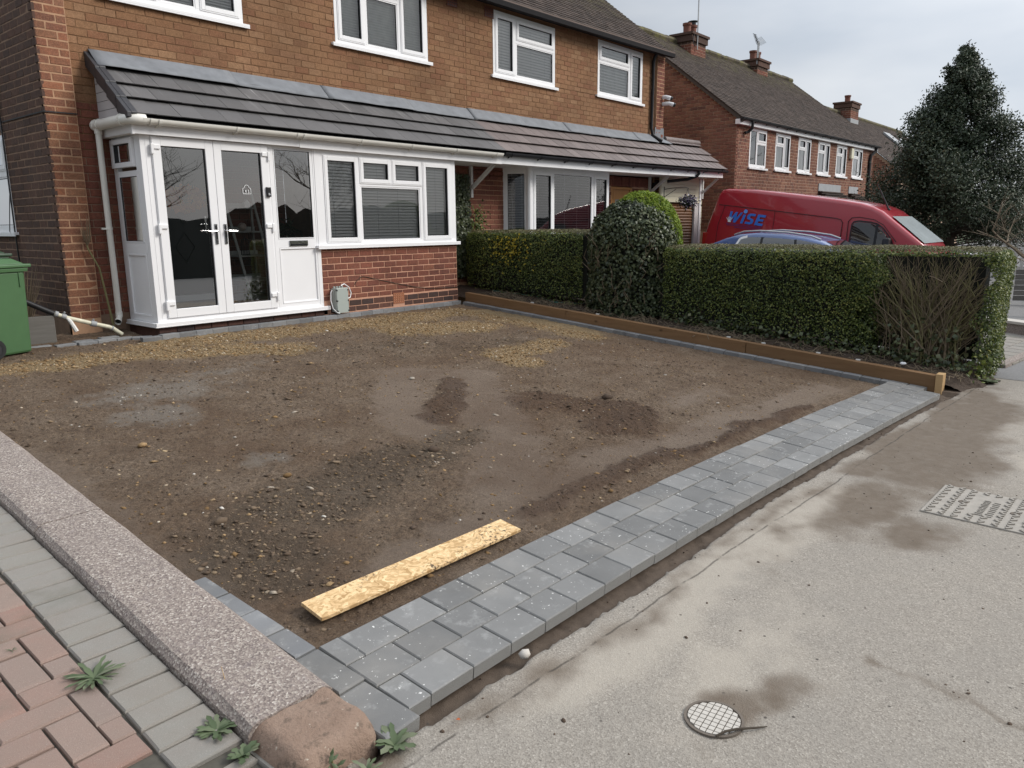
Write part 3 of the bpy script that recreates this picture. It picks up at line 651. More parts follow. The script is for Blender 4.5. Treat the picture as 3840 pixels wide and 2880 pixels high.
# neighbour's block paving
lx = struct(thing('block_driveway', None, None, (-3.3, -5, -.45)))
m = MB(); vs = []
for (x, y) in ((-5.5, -7.1), (-2.70, -7.1), (-2.70, 1.2), (-5.5, 1.2)): vs.append((x, y, SL*y-.063 if y > -6.5 else SL*-6.5-.075))
m.add([(-5.5, -6.5, SL*-6.5-.006), (-2.70, -6.5, SL*-6.5-.006), (-2.70, 1.2, SL*1.2-.006), (-5.5, 1.2, SL*1.2-.006), (-5.5, -7.1, -.62), (-2.70, -7.1, -.62)], [(0, 1, 2, 3), (4, 5, 1, 0)])
m.build('joint_sand', 'joint_sand', lx)
gb = [unit_block('grey_block', 'block_grey', .007, .016, 30+i, (.22, .138, .05)) for i in range(3)]
rb = [unit_block('red_block', 'block_red', .007, .016, 40+i, (.25, .125, .05)) for i in range(3)]
specs = []; y = -6.47
while y < -1.0:
    xr = kerb_edge(y)-.352; specs.append(TRS(xr-.112, y, SL*y+.012+rnd.uniform(-.003, .003), .220, .1265, .05, -.030+rnd.uniform(-.01, .01), rnd.uniform(-.012, .012), RX)); y += .1355
pieces(lx, 'grey_block', gb, specs, 'block_grey')
specs = []; u = .1245
x_lim = lambda y: kerb_edge(y)-.352-.232
for i in range(-10, 12):
    for j in range(-6, 46):
        k = (i-j) % 4
        if k == 0: x0, x1, y0, y1 = i*u, (i+2)*u, j*u, (j+1)*u
        elif k == 2: x0, x1, y0, y1 = i*u, (i+1)*u, (j-1)*u, (j+1)*u
        else: continue
        x0 -= 3.95; x1 -= 3.95; y0 -= 7.0; y1 -= 7.0
        ym = (y0+y1)/2; xl = x_lim(ym)
        if ym > -2.2 or x0 > xl-.035 or ym < -6.35: continue
        x1 = min(x1, xl); lx_, ly_ = x1-x0-.008, y1-y0-.008
        specs.append(TRS((x0+x1)/2, ym, SL*ym+.012+rnd.uniform(-.003, .003), lx_, ly_, .05, -.03*0+rnd.uniform(-.008, .008), rnd.uniform(-.012, .012), RX))
pieces(lx, 'red_block', rb, specs, 'block_red')
specs = []
for (x, y, a, b, z) in ((-3.02, -6.62, .23, .05, -.585), (-3.04, -6.73, .2, .135, -.588), (-2.84, -6.66, .13, .2, -.59), (-3.27, -6.60, .22, .13, -.58), (-3.28, -6.75, .24, .13, -.582), (-3.53, -6.62, .25, .13, -.575), (-3.53, -6.76, .25, .13, -.58), (-3.05, -6.87, .2, .12, -.592)):
    specs.append(TRS(x, y, z+.055, a, b, .05, rnd.uniform(-.04, .04)))
pieces(lx, 'grey_block', gb, specs, 'block_grey')

# strip board lying on the earth beside the pavers
bd = MB(); L_ = 1.31; a = math.atan2(-.06, 1.28)
pts = [(-.655, -.082), (-.62, -.086), (.655, -.078), (.655, .082), (-.655, .080)]
bd.prism(pts, 0, .018, 'z'); o = bd.build('strand_board', 'osb', None, bevel=.0015)
o.matrix_world = Matrix.Translation((-1.59, -6.047, SL*-6.047-.012)) @ Matrix.Rotation(a, 4, 'Z') @ Matrix.Rotation(RX+.03, 4, 'X') @ Matrix.Rotation(-.006, 4, 'Y')
tag(o, 'narrow offcut of yellow oriented strand board lying on the mud by the pavers', 'board')
# wooden sleepers holding back the hedge bed
sl = thing('sleeper_edging', 'low retaining edge of brown treated sleepers in front of the hedge', 'garden edging', (5.03, -3.5, -.2))
def sleeper(y0, y1, jit):
    m = MB(); z0 = SL*y0; z1 = SL*y1
    vs = [(4.985, y0, z0-.06), (5.085, y0, z0-.06), (5.085, y0, z0+.135), (4.985, y0, z0+.135), (4.985, y1, z1-.06), (5.085, y1, z1-.06), (5.085, y1, z1+.135), (4.985, y1, z1+.135)]
    m.add([(x+jit, y, z) for x, y, z in vs], [(0, 1, 2, 3), (7, 6, 5, 4), (0, 4, 5, 1), (1, 5, 6, 2), (2, 6, 7, 3), (3, 7, 4, 0)])
    return m.build('sleeper', 'sleeper', sl, bevel=.004)
for (a_, b_, j_) in ((-.12, -2.13, 0), (-2.136, -4.9, -.004), (-4.906, -7.03, .003)): sleeper(a_, b_, j_)
m = MB(); m.box(4.965, 5.10, -7.105, -7.034, -.63, -.405); m.build('end_post', 'sleeper_end', sl, bevel=.004)
for yy in (-1.42, -2.62, -4.62, -5.08, -5.75, -6.2):
    m = MB(); m.box(5.088, 5.115, yy-.022, yy+.022, SL*yy-.1, SL*yy+.146); m.build('peg', 'wood_white', sl)

# ------------------------------------------------------------------ ground on the neighbour's side and far ground
m = MB(); m.add([(5.09, .7, -.02), (6.4, .7, -.02), (6.4, -7.25, -.60), (5.09, -7.25, -.60)], [(0, 1, 2, 3)])
X, Y, F = grid(5.088, 6.5, -7.5, .72, .03)
Z = SL*Y+.035+.06*sstep(0, .5, X-5.1)+.05*(fbm(X*6, Y*6, 181)-.5)+.03*(fbm(X*20, Y*20, 183)-.5)-.10*sstep(-7.1, -7.5, Y)
MAT['bed_soil'] = simple('dark bed soil', (.055, .036, .024), .95, nscale=30, namt=.45, bscale=55, bstr=.9, bdist=.03)
struct(np_mesh('flower_bed', np.stack([X.ravel(), Y.ravel(), Z.ravel()], -1), F, 'bed_soil', None, None, True))
MAT['asphalt_far'] = simple('grey asphalt', (.15, .15, .15), .9, var=0, nscale=40, namt=.22, bscale=120, bstr=.5, bdist=.006, col2=(.185, .18, .175))
m = MB(); m.add([(6.45, .9, -.17), (70, .9, -.17), (70, -6.9, -.585), (6.45, -6.9, -.585)], [(0, 1, 2, 3)]); struct(m.build('neighbour_driveway', 'asphalt_far'))
m = MB(); m.add([(6.15, -6.9, -.583), (70, -6.9, -.583), (70, -9.35, -.60), (6.15, -9.35, -.60)], [(0, 1, 2, 3)]); struct(m.build('footway', 'asphalt_far'))
MAT['road_dark'] = simple('dark damp road asphalt', (.065, .065, .068), .85, nscale=30, namt=.2)
m = MB(); m.add([(-60, -9.352, -.66), (70, -9.352, -.66), (70, -19, -.68), (-60, -19, -.68)], [(0, 1, 2, 3)]); m.add([(-60, 12, -.72), (-4.55, 12, -.72), (-4.55, -9.4, -.66), (-60, -9.4, -.66)], [(0, 1, 2, 3)])
struct(m.build('road', 'asphalt_far'))
MAT['grass'] = simple('dull grass', (.045, .065, .02), .95, nscale=2, namt=.3)
m = MB(); m.add([(-900, -900, -.80), (900, -900, -.80), (900, 900, -.80), (-900, 900, -.80)], [(0, 1, 2, 3)]); struct(m.build('terrain', 'grass'))
# block paved drive and kerb line seen past the end of the hedge
fb = [unit_block('paving_block', 'block_grey', .008, .012, 60+i, (.4, .3, .05)) for i in range(2)]
fd = struct(thing('paved_crossover', None, None, (9, -7.0, -.58))); specs = []
for i in range(11):
    for j in range(5):
        x = 7.35+i*.30+j*.12; y = -7.28+j*.42-i*.035
        specs.append(TRS(x, y, -.553+.045*max(0, y+6.9), .285, .40, .05, -.12, 0, .03))
pieces(fd, 'paving_block', fb, specs, 'block_grey')
m = MB(); m.prism([(6.9, -7.42), (8.6, -7.62), (11.5, -7.9), (11.5, -7.8), (8.6, -7.50), (6.9, -7.30)], -.62, -.545, 'z'); m.build('kerb_line', 'kerb', fd)

# ------------------------------------------------------------------ house building kit
def dz(x, z=2.2): return .0009*max(0, x-4)**2*max(0, min(1, (z-.8)/1.2))
def Mfront(y, x0=0): return Matrix(((1, 0, 0, x0), (0, -1, 0, y), (0, 0, 1, 0), (0, 0, 0, 1)))
def Mleft(x, y0=0): return Matrix(((0, -1, 0, x), (1, 0, 0, y0), (0, 0, 1, 0), (0, 0, 0, 1)))
def Mdir(p, q):
    """local u runs from p to q (x,y); local d points to the right-hand street side"""
    d = Vector((q[0]-p[0], q[1]-p[1], 0)).normalized(); n = Vector((d.y, -d.x, 0))
    return Matrix(((d.x, n.x, 0, p[0]), (d.y, n.y, 0, p[1]), (0, 0, 1, 0), (0, 0, 0, 1)))
def brick_base(mat, seed):
    r = random.Random(seed); j = lambda a: (r.random()-.5)*a; vs = []
    cu, cz = .02, .055
    for (u, z) in ((-.5, -.5), (.5, -.5), (.5, .5), (-.5, .5)): vs.append((u, -1, z))
    for (u, z) in ((-.5, -.5), (.5, -.5), (.5, .5), (-.5, .5)): vs.append((u+j(.02), -.12+j(.05), z+j(.05)))
    for (u, z) in ((-.5+cu, -.5+cz), (.5-cu, -.5+cz), (.5-cu, .5-cz), (-.5+cu, .5-cz)): vs.append((u+j(.02), j(.10), z+j(.05)))
    fs = [(8, 9, 10, 11)]
    for i in range(4): k = (i+1) % 4; fs += [(i, k, 4+k, 4+i), (4+i, 4+k, 8+k, 8+i)]
    me = bpy.data.meshes.new('brick'); me.from_pydata(vs, [], fs); me.materials.append(MAT[mat]); return me
BRK = {k: [brick_base(k, i*7+3) for i in range(5)] for k in ('brick_buff', 'brick_red', 'brick_pier', 'brick_dark', 'brick_far', 'brick_blue')}
COURSE = .0862
def brick_specs(M, u0, u1, z0, z1, holes=(), L_=.225, gap=.011, depth=.03, proud=.007, zf=None, umax=None, off=0.0, phase=0, cut=.5, H=COURSE):
    out = []; k0 = int(math.floor(z0/H)); k1 = int(math.ceil(z1/H))
    for k in range(k0, k1):
        za, zb = max(k*H, z0), min((k+1)*H, z1)
        if zb-za < .02: continue
        ub = min(u1, umax((za+zb)/2)) if umax else u1
        st = u0-((k+phase) % 2)*L_*cut+off-L_; segs = []
        x = st
        while x < ub:
            segs.append((max(x, u0), min(x+L_, ub))); x += L_
        for (a, b) in segs:
            parts = [(a, b)]
            for (h0, h1, hz0, hz1) in holes:
                if zb-.02 <= hz0 or za+.02 >= hz1: continue
                np_ = []
                for (p, q) in parts:
                    if q <= h0 or p >= h1: np_.append((p, q)); continue
                    if p < h0: np_.append((p, h0))
                    if q > h1: np_.append((h1, q))
                parts = np_
            for (p, q) in parts:
                if q-p < .028: continue
                c = M @ Vector(((p+q)/2, proud+rnd.uniform(-.0025, .0025), (za+zb)/2))
                zz = zf(c.x, c.z) if zf else 0
                out.append(Matrix.Translation((0, 0, zz)) @ M @ Matrix.Translation(((p+q)/2, proud+rnd.uniform(-.002, .002), (za+zb)/2)) @ Matrix.Rotation(rnd.uniform(-.006, .006), 4, 'Y') @ Matrix.Diagonal((q-p-gap, depth, zb-za-gap, 1)))
    return out
def plate(mb, M, u0, u1, z0, z1, holes, d0, d1):
    us = sorted({u0, u1, *[max(u0, min(u1, x)) for h in holes for x in h[:2]]}); zs = sorted({z0, z1, *[max(z0, min(z1, x)) for h in holes for x in h[2:4]]})
    for za, zb in zip(zs[:-1], zs[1:]):
        run = None
        for ua, ub in list(zip(us[:-1], us[1:]))+[(None, None)]:
            solid = ua is not None and not any(h[0]-1e-6 <= ua and ub <= h[1]+1e-6 and h[2]-1e-6 <= za and zb <= h[3]+1e-6 for h in holes)
            if solid: run = (run[0], ub) if run else (ua, ub)
            elif run: mb.box(run[0], run[1], d0, d1, za, zb, M); run = None
    return mb
def ring(mb, M, u0, u1, z0, z1, wd, d0, d1):
    mb.box(u0, u0+wd, d0, d1, z0, z1, M); mb.box(u1-wd, u1, d0, d1, z0, z1, M)
    mb.box(u0+wd, u1-wd, d0, d1, z0, z0+wd, M); mb.box(u0+wd, u1-wd, d0, d1, z1-wd, z1, M)
def make_window(parent, M, rect, lights, sill=.0, slats=None, glass='glass', back='dark_room', depth=.30, sash_w=.052, frame_mat='upvc', zs=0.0, name='window', room=True):
    u0, u1, z0, z1 = rect; Mz = Matrix.Translation((0, 0, zs)) @ M
    holes = [(l[0], l[1], l[2], l[3]) for l in lights]
    f = MB(); plate(f, Mz, u0, u1, z0, z1, holes, -.07, .006)
    win = f.build(name, frame_mat, parent, bevel=.003)
    for l in lights:
        a, b, c, d = l[:4]
        if l[4] == 'sash':
            s = MB(); s.cur = 0; ring(s, Mz, a-.012, b+.012, c-.012, d+.012, .018, .006, .015); ring(s, Mz, a+.004, b-.004, c+.004, d-.004, sash_w, -.05, .020)
            q = sash_w+.004; s.cur = 1; ring(s, Mz, a+q, b-q, c+q, d-q, .007, -.03, .008)
            s.build('sash', [frame_mat, 'seal'], win, bevel=.003)
        else:
            q = 0.; s = MB(); ring(s, Mz, a+.001, b-.001, c+.001, d-.001, .016, -.03, .000); s.cur = 1; ring(s, Mz, a+.017, b-.017, c+.017, d-.017, .006, -.03, -.004); q = .017
            s.build('bead', [frame_mat, 'seal'], win)
        p = MB(); p.quad((a+q, -.012, c+q), (b-q, -.012, c+q), (b-q, -.012, d-q), (a+q, -.012, d-q), Mz); p.build('pane', glass, win)
    if sill:
        s = MB(); s.box(u0-.07, u1+.07, -.02, sill, z0-.034, z0, Mz); s.box(u0-.07, u1+.07, sill-.014, sill, z0-.05, z0-.034, Mz); s.build('sill', frame_mat, win, bevel=.003)
    if room:
        r_ = MB(); e = .012
        r_.quad((u0+e, -depth, z0+e), (u1-e, -depth, z0+e), (u1-e, -depth, z1-e), (u0+e, -depth, z1-e), Mz)
        for (a, b) in (((u0+e, z0+e), (u1-e, z0+e)), ((u1-e, z0+e), (u1-e, z1-e)), ((u1-e, z1-e), (u0+e, z1-e)), ((u0+e, z1-e), (u0+e, z0+e))):
            r_.quad((a[0], -depth, a[1]), (b[0], -depth, b[1]), (b[0], -.071, b[1]), (a[0], -.071, a[1]), Mz)
        r_.build('interior', back, win)
    if slats:
        sp, tilt, wd, dd, mat, ua, ub, za, zb = slats
        c_, s_ = math.cos(tilt)*wd/2, math.sin(tilt)*wd/2
        b_ = MB(); b_.add([(ua, dd-c_, -s_), (ub, dd-c_, -s_), (ub, dd, .004), (ua, dd, .004), (ub, dd+c_, s_), (ua, dd+c_, s_)], [(0, 1, 2, 3), (3, 2, 4, 5)], M)
        me = b_.mesh('blind_slat'); me.materials.append(MAT[mat]); z = zb
        while z > za:
            o = link('blind_slat', me, win); o.location = (0, 0, z+zs+rnd.uniform(-.0015, .0015)); z -= sp
        t_ = MB(); n = max(2, int((ub-ua)/.45)+1)
        for i in range(n):
            uu = ua+(ub-ua)*(i+.5)/n; t_.box(uu-.0015, uu+.0015, dd+c_+.001, dd+c_+.003, za, zb, Mz)
        t_.build('blind_cord', 'tape', win)
    return win
def wall(parent, M, u0, u1, z0, z1, holes, mat, thick=.1, zf=None, name='wall'):
    m = MB(); plate(m, M, u0, u1, z0, z1, holes, -thick, .0)
    if zf: m.v = [(x, y, z+zf(x, z)) for (x, y, z) in m.v]
    return m.build(name, mat, parent)
def gutter(parent, x0, x1, y, z, mat, zf=None, r=.058, nb=8, bspace=None, joints=(), name='gutter', seg=24):
    m = MB(); n = max(1, int((x1-x0)/1.2)); vs = []; fs = []; K = 13
    for i in range(n+1):
        x = x0+(x1-x0)*i/n; zz = z+(zf(x) if zf else 0)
        for rr in (r, r-.005):
            for k in range(K):
                t_ = math.pi+math.pi*k/(K-1); vs.append((x, y+rr*math.cos(t_), zz+rr*1.02*math.sin(t_)))
    for i in range(n):
        for q in (0, K):
            for k in range(K-1): fs.append((i*2*K+q+k, i*2*K+q+k+1, (i+1)*2*K+q+k+1, (i+1)*2*K+q+k))
        for k in (0, K-1): fs.append((i*2*K+k, i*2*K+K+k, (i+1)*2*K+K+k, (i+1)*2*K+k))
    for i in (0, n):
        for k in range(K-1): fs.append((i*2*K+k, i*2*K+k+1, i*2*K+K-1, i*2*K) if 0 < k else (i*2*K, i*2*K+1, i*2*K+K-1, i*2*K+K-1)[:4]) if False else None
        fs.append(tuple(i*2*K+k for k in range(K)))
    m.add(vs, fs); g = m.build(name, mat, parent, smooth=True)
    k = 0; x = x0+.18
    while x < x1-.05:
        b = MB(); zz = z+(zf(x) if zf else 0); w_ = .012; rr = r+.005
        pts = [(y+rr*math.cos(math.pi+math.pi*i/10), zz+rr*1.02*math.sin(math.pi+math.pi*i/10)) for i in range(11)]
        poly = pts+[(y+(rr+.005)*math.cos(2*math.pi-math.pi*i/10), zz+(rr+.005)*1.02*math.sin(2*math.pi-math.pi*i/10)) for i in range(11)]
        for i in range(10): b.prism([pts[i], pts[i+1], poly[20-i], poly[21-i]], x-w_, x+w_, 'x')
        b.prism([(y+.01, zz-rr*1.02), (y+r+.004, zz-.005), (y+r+.03, zz-.005), (y+r+.03, zz-.09), (y+r+.02, zz-.09)], x-.006, x+.006, 'x')
        b.build('gutter_bracket', mat, g); x += bspace or .9
    for xj in joints:
        b = MB(); zz = z+(zf(xj) if zf else 0)
        for q in (-.055, .055):
            rr = r+.004
            for i in range(10):
                a0, a1 = math.pi+math.pi*i/10, math.pi+math.pi*(i+1)/10
                b.prism([(y+rr*math.cos(a0), zz+rr*math.sin(a0)), (y+rr*math.cos(a1), zz+rr*math.sin(a1)), (y+(rr+.006)*math.cos(a1), zz+(rr+.006)*math.sin(a1)), (y+(rr+.006)*math.cos(a0), zz+(rr+.006)*math.sin(a0))], xj+q-.012, xj+q+.012, 'x')
        b.build('gutter_union', mat, g)
    return g

# ------------------------------------------------------------------ the near house
H1 = thing('semi_detached_house', 'near brown brick house with white glazed porch and grey tiled lean-to roof', 'house', (2.6, .7, 0))
YM = .74
W1 = (.10, 1.84, 3.76, 4.98); W2 = (3.30, 5.13, 3.775, 4.96)
up_holes = [W1, W2]
Mw = Mfront(YM)
wall(H1, Mw, -.36, 6.02, 2.0, 5.05, up_holes, 'mortar_buff', zf=dz)
wall(H1, Mw, -.36, 0.06, -.3, 2.0, [], 'mortar_grey')
wall(H1, Mw, 5.02, 6.02, -.3, 2.0, [], 'mortar_tan')
wall(H1, Mfront(.687), -.667, -.34, -.3, 5.4, [], 'mortar_tan', .06, name='corner_pier')
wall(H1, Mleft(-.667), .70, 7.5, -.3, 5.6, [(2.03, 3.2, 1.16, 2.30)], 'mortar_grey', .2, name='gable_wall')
specs = []; sets = []
s_ = brick_specs(Mfront(.687), -.667, -.34, .17, 5.4, phase=0, L_=.225, cut=.5, depth=.05, off=.11, proud=.003); sets.append(('brick_pier', s_))
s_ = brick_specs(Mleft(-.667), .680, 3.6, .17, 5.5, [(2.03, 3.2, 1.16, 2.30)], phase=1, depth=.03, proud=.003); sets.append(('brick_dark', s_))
s_ = brick_specs(Mw, -.34, 6.02, 2.58, 5.02, up_holes, zf=dz, gap=.008, proud=.005); sets.append(('brick_buff', s_))
s_ = brick_specs(Mw, -.34, .03, .2, 2.58, [], off=.06); sets.append(('brick_red', s_))
s_ = brick_specs(Mw, 5.3, 6.02, .2, 2.4, [], off=.02); sets.append(('brick_red', s_))
pan = brick_specs(Mfront(0), 2.302, 4.922, .19, .905, [], L_=.2245, off=-.13, gap=.013, proud=.006); sets.append(('brick_red', pan))
pl_ = brick_specs(Mfront(-.006), 2.40, 4.93, .012, .19, [(3.543, 3.764, .0, .21)], L_=.22, gap=.012, H=.088); sets.append(('brick_blue', pl_))
allb = []
for mk, sp in sets:
    for i, mm in enumerate(sp): allb.append((BRK[mk][i % 5], mm))
def mixed_pieces(parent, name, items, maxn=300, stuff='brickwork'):
    sc = []
    for i, (me, mm) in enumerate(items):
        p = project(mm.translation); vis = p and -30 < p[0] < 1054 and -30 < p[1] < 798; sc.append((0 if vis else 1, p[2] if p else 999, i))
    sc.sort()
    for _, _, i in sc[:maxn]:
        o = link(name, items[i][0], parent); o.matrix_basis = items[i][1]
    by = {}
    for _, _, i in sc[maxn:]: by.setdefault(items[i][0].materials[0].name, []).append(i)
    Vs = []; Fs = []; mi = []; off = 0; mats = list(by); cache = {}
    for q, mn in enumerate(mats):
        for i in by[mn]:
            me, mm = items[i]
            if me not in cache:
                n = len(me.vertices); co = np.empty(n*3, np.float32); me.vertices.foreach_get('co', co); cache[me] = (co.reshape(-1, 3), [tuple(p.vertices) for p in me.polygons])
            co, fs = cache[me]; a = np.array(mm); Vs.append(co@a[:3, :3].T+a[:3, 3]); Fs += [tuple(off+j for j in f) for f in fs]; mi += [q]*len(fs); off += len(co)
    if Vs:
        me = bpy.data.meshes.new(stuff); me.from_pydata(np.concatenate(Vs), [], Fs)
        for mn in mats: me.materials.append(bpy.data.materials[mn])
        me.polygons.foreach_set('material_index', mi); o = link(stuff, me, parent); o['kind'] = 'stuff'
mixed_pieces(H1, 'brick', allb)
# bay panel wall, plinths
m = MB(); m.box(2.30, 4.925, .0, .12, -.25, .91); m.build('bay_wall', 'mortar_pink', H1)
m = MB(); m.box(2.38, 4.93, -.006, .0-.0005, -.2, .19); m.build('plinth', 'mortar_pink', H1)
m = MB(); m.box(4.82, 4.922, .12, .74, -.25, 2.2); m.build('bay_return', 'mortar_pink', H1)
m = MB(); m.box(.0, 2.36, .012, .10, -.25, .078); m.box(.0, .10, .10, .74, -.25, .078); m.build('porch_plinth', 'brick_blue', H1)
for i in range(11):
    m = MB(); x = .004+i*.215; m.box(x, min(x+.205, 2.36), .0, .012, .004, .074); m.build('plinth_brick', 'brick_blue', H1, bevel=.003)
# terracotta air brick
m = MB(); holes = [(3.565+i*.037, 3.585+i*.037, .075+j*.034, .092+j*.034) for i in range(5) for j in range(4)]
plate(m, Mfront(0), 3.548, 3.760, .052, .212, holes, -.02, .012); m.build('air_brick', simple('terracotta', (.30, .115, .055), .85, nscale=20), H1)
m = MB(); m.box(3.55, 3.758, .021, .03, .055, .21); m.build('air_brick_back', 'black_plastic', H1)
# upper windows
make_window(H1, Mw, W1, [(.165, .70, 3.83, 4.91, 'sash'), (.77, 1.20, 3.83, 4.91, 'fixed'), (1.27, 1.775, 3.83, 4.91, 'sash')], sill=.05, slats=(.034, -.8, .032, -.055, 'slat', .17, 1.77, 3.84, 4.9), zs=0, back='pale_backing', depth=.10)
make_window(H1, Mw, W2, [(3.365, 3.83, 3.84, 4.895, 'sash'), (3.89, 4.50, 3.84, 4.52, 'fixed'), (3.89, 4.50, 4.59, 4.895, 'sash'), (4.565, 5.065, 3.84, 4.895, 'sash')], sill=.05, slats=(.037, -.45, .034, -.055, 'slat', 3.37, 5.06, 3.85, 4.88), zs=.0, back='pale_backing', depth=.10)
w_ = make_window(H1, Mleft(-.667), (2.03, 3.2, 1.16, 2.30), [(2.09, 3.14, 1.23, 1.82, 'fixed'), (2.09, 3.14, 1.90, 2.24, 'sash')], sill=.05, back='pale_backing', depth=.12)
# gable cable, damp course line
m = MB(); m.tube([(-.69, 1.995, 5.4), (-.69, 1.99, 3.6), (-.69, 1.995, 2.3), (-.70, 1.99, 1.15), (-.69, 1.99, .3)], .009, 6); m.tube([(-.69, 1.99, 1.13), (-.71, 2.06, 1.12), (-.715, 2.12, 1.17), (-.70, 2.10, 1.35), (-.69, 2.03, 1.6)], .006, 6); m.build('cable', 'black_plastic', H1)
m = MB(); m.box(-.684, -.34, .668, .676, 2.432, 2.444); m.box(-.684, -.676, .676, 2.0, 2.432, 2.444); m.build('movement_strip', 'seal', H1)
# eaves and main roof of both halves
RS = .79
def slope_roof(parent, x0, x1, y0, z0, y1, sl, zf, course=.115, tilew=.17, mat='roof', skip=None, th=.028):
    """plain tiles laid in courses; nearest 300 are objects, the rest one part"""
    an = math.atan(sl); ln = (y1-y0)/math.cos(an); n = int(ln/course); specs = []
    for k in range(n+1):
        yy = y0+k*course*math.cos(an); zz = z0+k*course*math.sin(an); x = x0-(k % 2)*tilew/2
        while x < x1:
            a, b = max(x, x0), min(x+tilew, x1); x += tilew
            if b-a < .03: continue
            c = (a+b)/2
            if skip and skip(c, zz): continue
            specs.append(Matrix.Translation((c, yy, zz+zf(c)+rnd.uniform(-.002, .002))) @ Matrix.Rotation(an-.11+rnd.uniform(-.012, .012), 4, 'X') @ Matrix.Rotation(rnd.uniform(-.01, .01), 4, 'Y') @ Matrix.Diagonal((b-a-.003, course*1.55, th, 1)))
    return specs
def tile_base(mat):
    me = bpy.data.meshes.new('roof_tile')
    vs = [(-.5, 0, 0), (.5, 0, 0), (.5, 1, 0), (-.5, 1, 0), (-.5, 0, -1), (.5, 0, -1)]
    me.from_pydata(vs, [], [(0, 1, 2, 3), (4, 5, 1, 0), (4, 0, 3), (5, 2, 1)]); me.materials.append(MAT[mat]); return me
TB = {k: tile_base(k) for k in ('roof', 'roof_moss')}
# ---- porch glazing of the near house
PF = Mfront(0)
f = MB()
plate(f, PF, 0.0, 2.30, .125, 2.20, [(.118, 1.572, .168, 2.15), (1.66, 2.215, 1.04, 2.165), (1.662, 2.232, .205, .93)], -.07, .0)
f.box(.0, 2.30, .0, .006, .125, .16, PF); f.box(.0, .11, -.0, .004, .16, 2.2, PF); f.box(.055, .062, .004, .007, .16, 2.2, PF)
f.box(2.245, 2.30, .0, .004, .16, 2.2, PF); f.box(1.60, 1.655, .0, .003, .17, 2.2, PF)
porch = f.build('porch_frame', 'upvc', H1, bevel=.003)
for (a, b, side) in ((.122, .842, 'l'), (.848, 1.568, 'r')):
    d = MB(); ring(d, PF, a, b, .172, 2.19, .098, -.05, .026); d.cur = 1; ring(d, PF, a+.098, b-.098, .27, 2.092, .008, -.03, .010); d.cur = 0; ring(d, PF, a-.008, b+.008, .164, 2.198, .022, .0, .016)
    for (ca, cb, cz0, cz1, sx, sz) in ((a, a+.098, 2.092, 2.19, 1, -1), (b-.098, b, 2.092, 2.19, -1, -1), (a, a+.098, .172, .27, 1, 1), (b-.098, b, .172, .27, -1, 1)): pass
    door = d.build('porch_door', ['upvc', 'seal'], H1, bevel=.004)
    p = MB(); p.quad((a+.1, -.006, .272), (b-.1, -.006, .272), (b-.1, -.006, 2.09), (a+.1, -.006, 2.09), PF); p.build('pane', 'glass_porch', door)
    hx = a-.002 if side == 'l' else b+.002; sg = 1 if side == 'l' else -1
    for hz in (.315, 1.185, 2.055):
        h = MB(); h.box(min(hx-.02*sg, hx+.012*sg), max(hx-.02*sg, hx+.012*sg), .018, .05, hz-.055, hz+.055, PF); h.box(min(hx+.012*sg, hx+.088*sg), max(hx+.012*sg, hx+.088*sg), .026, .044, hz+.0, hz+.048, PF); h.build('hinge', 'upvc', door, bevel=.005)
    kx = b-.047 if side == 'l' else a+.067
    h = MB(); h.box(kx-.017, kx+.017, .026, .036, 1.0, 1.235, PF); h.cur = 1; h.box(kx-.008, kx+.008, .036, .040, 1.015, 1.06, PF)
    h.cur = 1; s2 = -1 if side == 'l' else 1
    h.tube([PF @ Vector((kx, .036, 1.155)), PF @ Vector((kx, .075, 1.155)), PF @ Vector((kx+s2*.015, .085, 1.155)), PF @ Vector((kx+s2*.125, .085, 1.150))], .010, 8)
    h.cur = 2; h.box(kx-.010, kx+.010, .0362, .038, 1.02, 1.22, PF); h.build('handle', ['chrome', 'chrome', 'black_plastic'], door)
d = MB(); ring(d, PF, 1.662, 2.213, 1.043, 2.163, .012, -.03, .004); d.cur = 1; ring(d, PF, 1.674, 2.201, 1.055, 2.151, .006, -.03, .0)
sp_ = d.build('side_light', ['upvc', 'seal'], H1); p = MB(); p.quad((1.68, -.008, 1.06), (2.195, -.008, 1.06), (2.195, -.008, 2.145), (1.68, -.008, 2.145), PF); p.build('pane', 'glass_porch', sp_)
p = MB(); p.box(1.664, 2.230, -.03, -.012, .207, .928, PF); ring(p, PF, 1.664, 2.230, .207, .928, .018, -.012, .004); p.build('door_panel', 'panel_grey', H1, bevel=.003)
p = MB(); p.box(1.815, 2.095, .0, .012, .948, 1.018, PF); p.cur = 1; p.box(1.83, 2.08, .012, .016, .975, .985, PF); p.box(1.83, 2.08, .012, .018, .99, 1.008, PF); p.cur = 2; p.box(1.83, 2.08, .012, .014, .956, .974, PF); p.build('letter_plate', ['chrome', 'chrome', 'black_plastic'], H1)
p = MB(); p.box(1.507, 1.568, .026, .055, 1.565, 1.685, PF); bell = p.build('doorbell', 'black_plastic', H1, bevel=.006)
p = MB(); p.lathe([(.0, .0), (.012, .0), (.014, .002), (.016, .0)], 16, Matrix.Translation((1.54, -.0555, 1.598)) @ Matrix.Rotation(math.pi/2, 4, 'X')); p.build('button', 'chrome', bell)
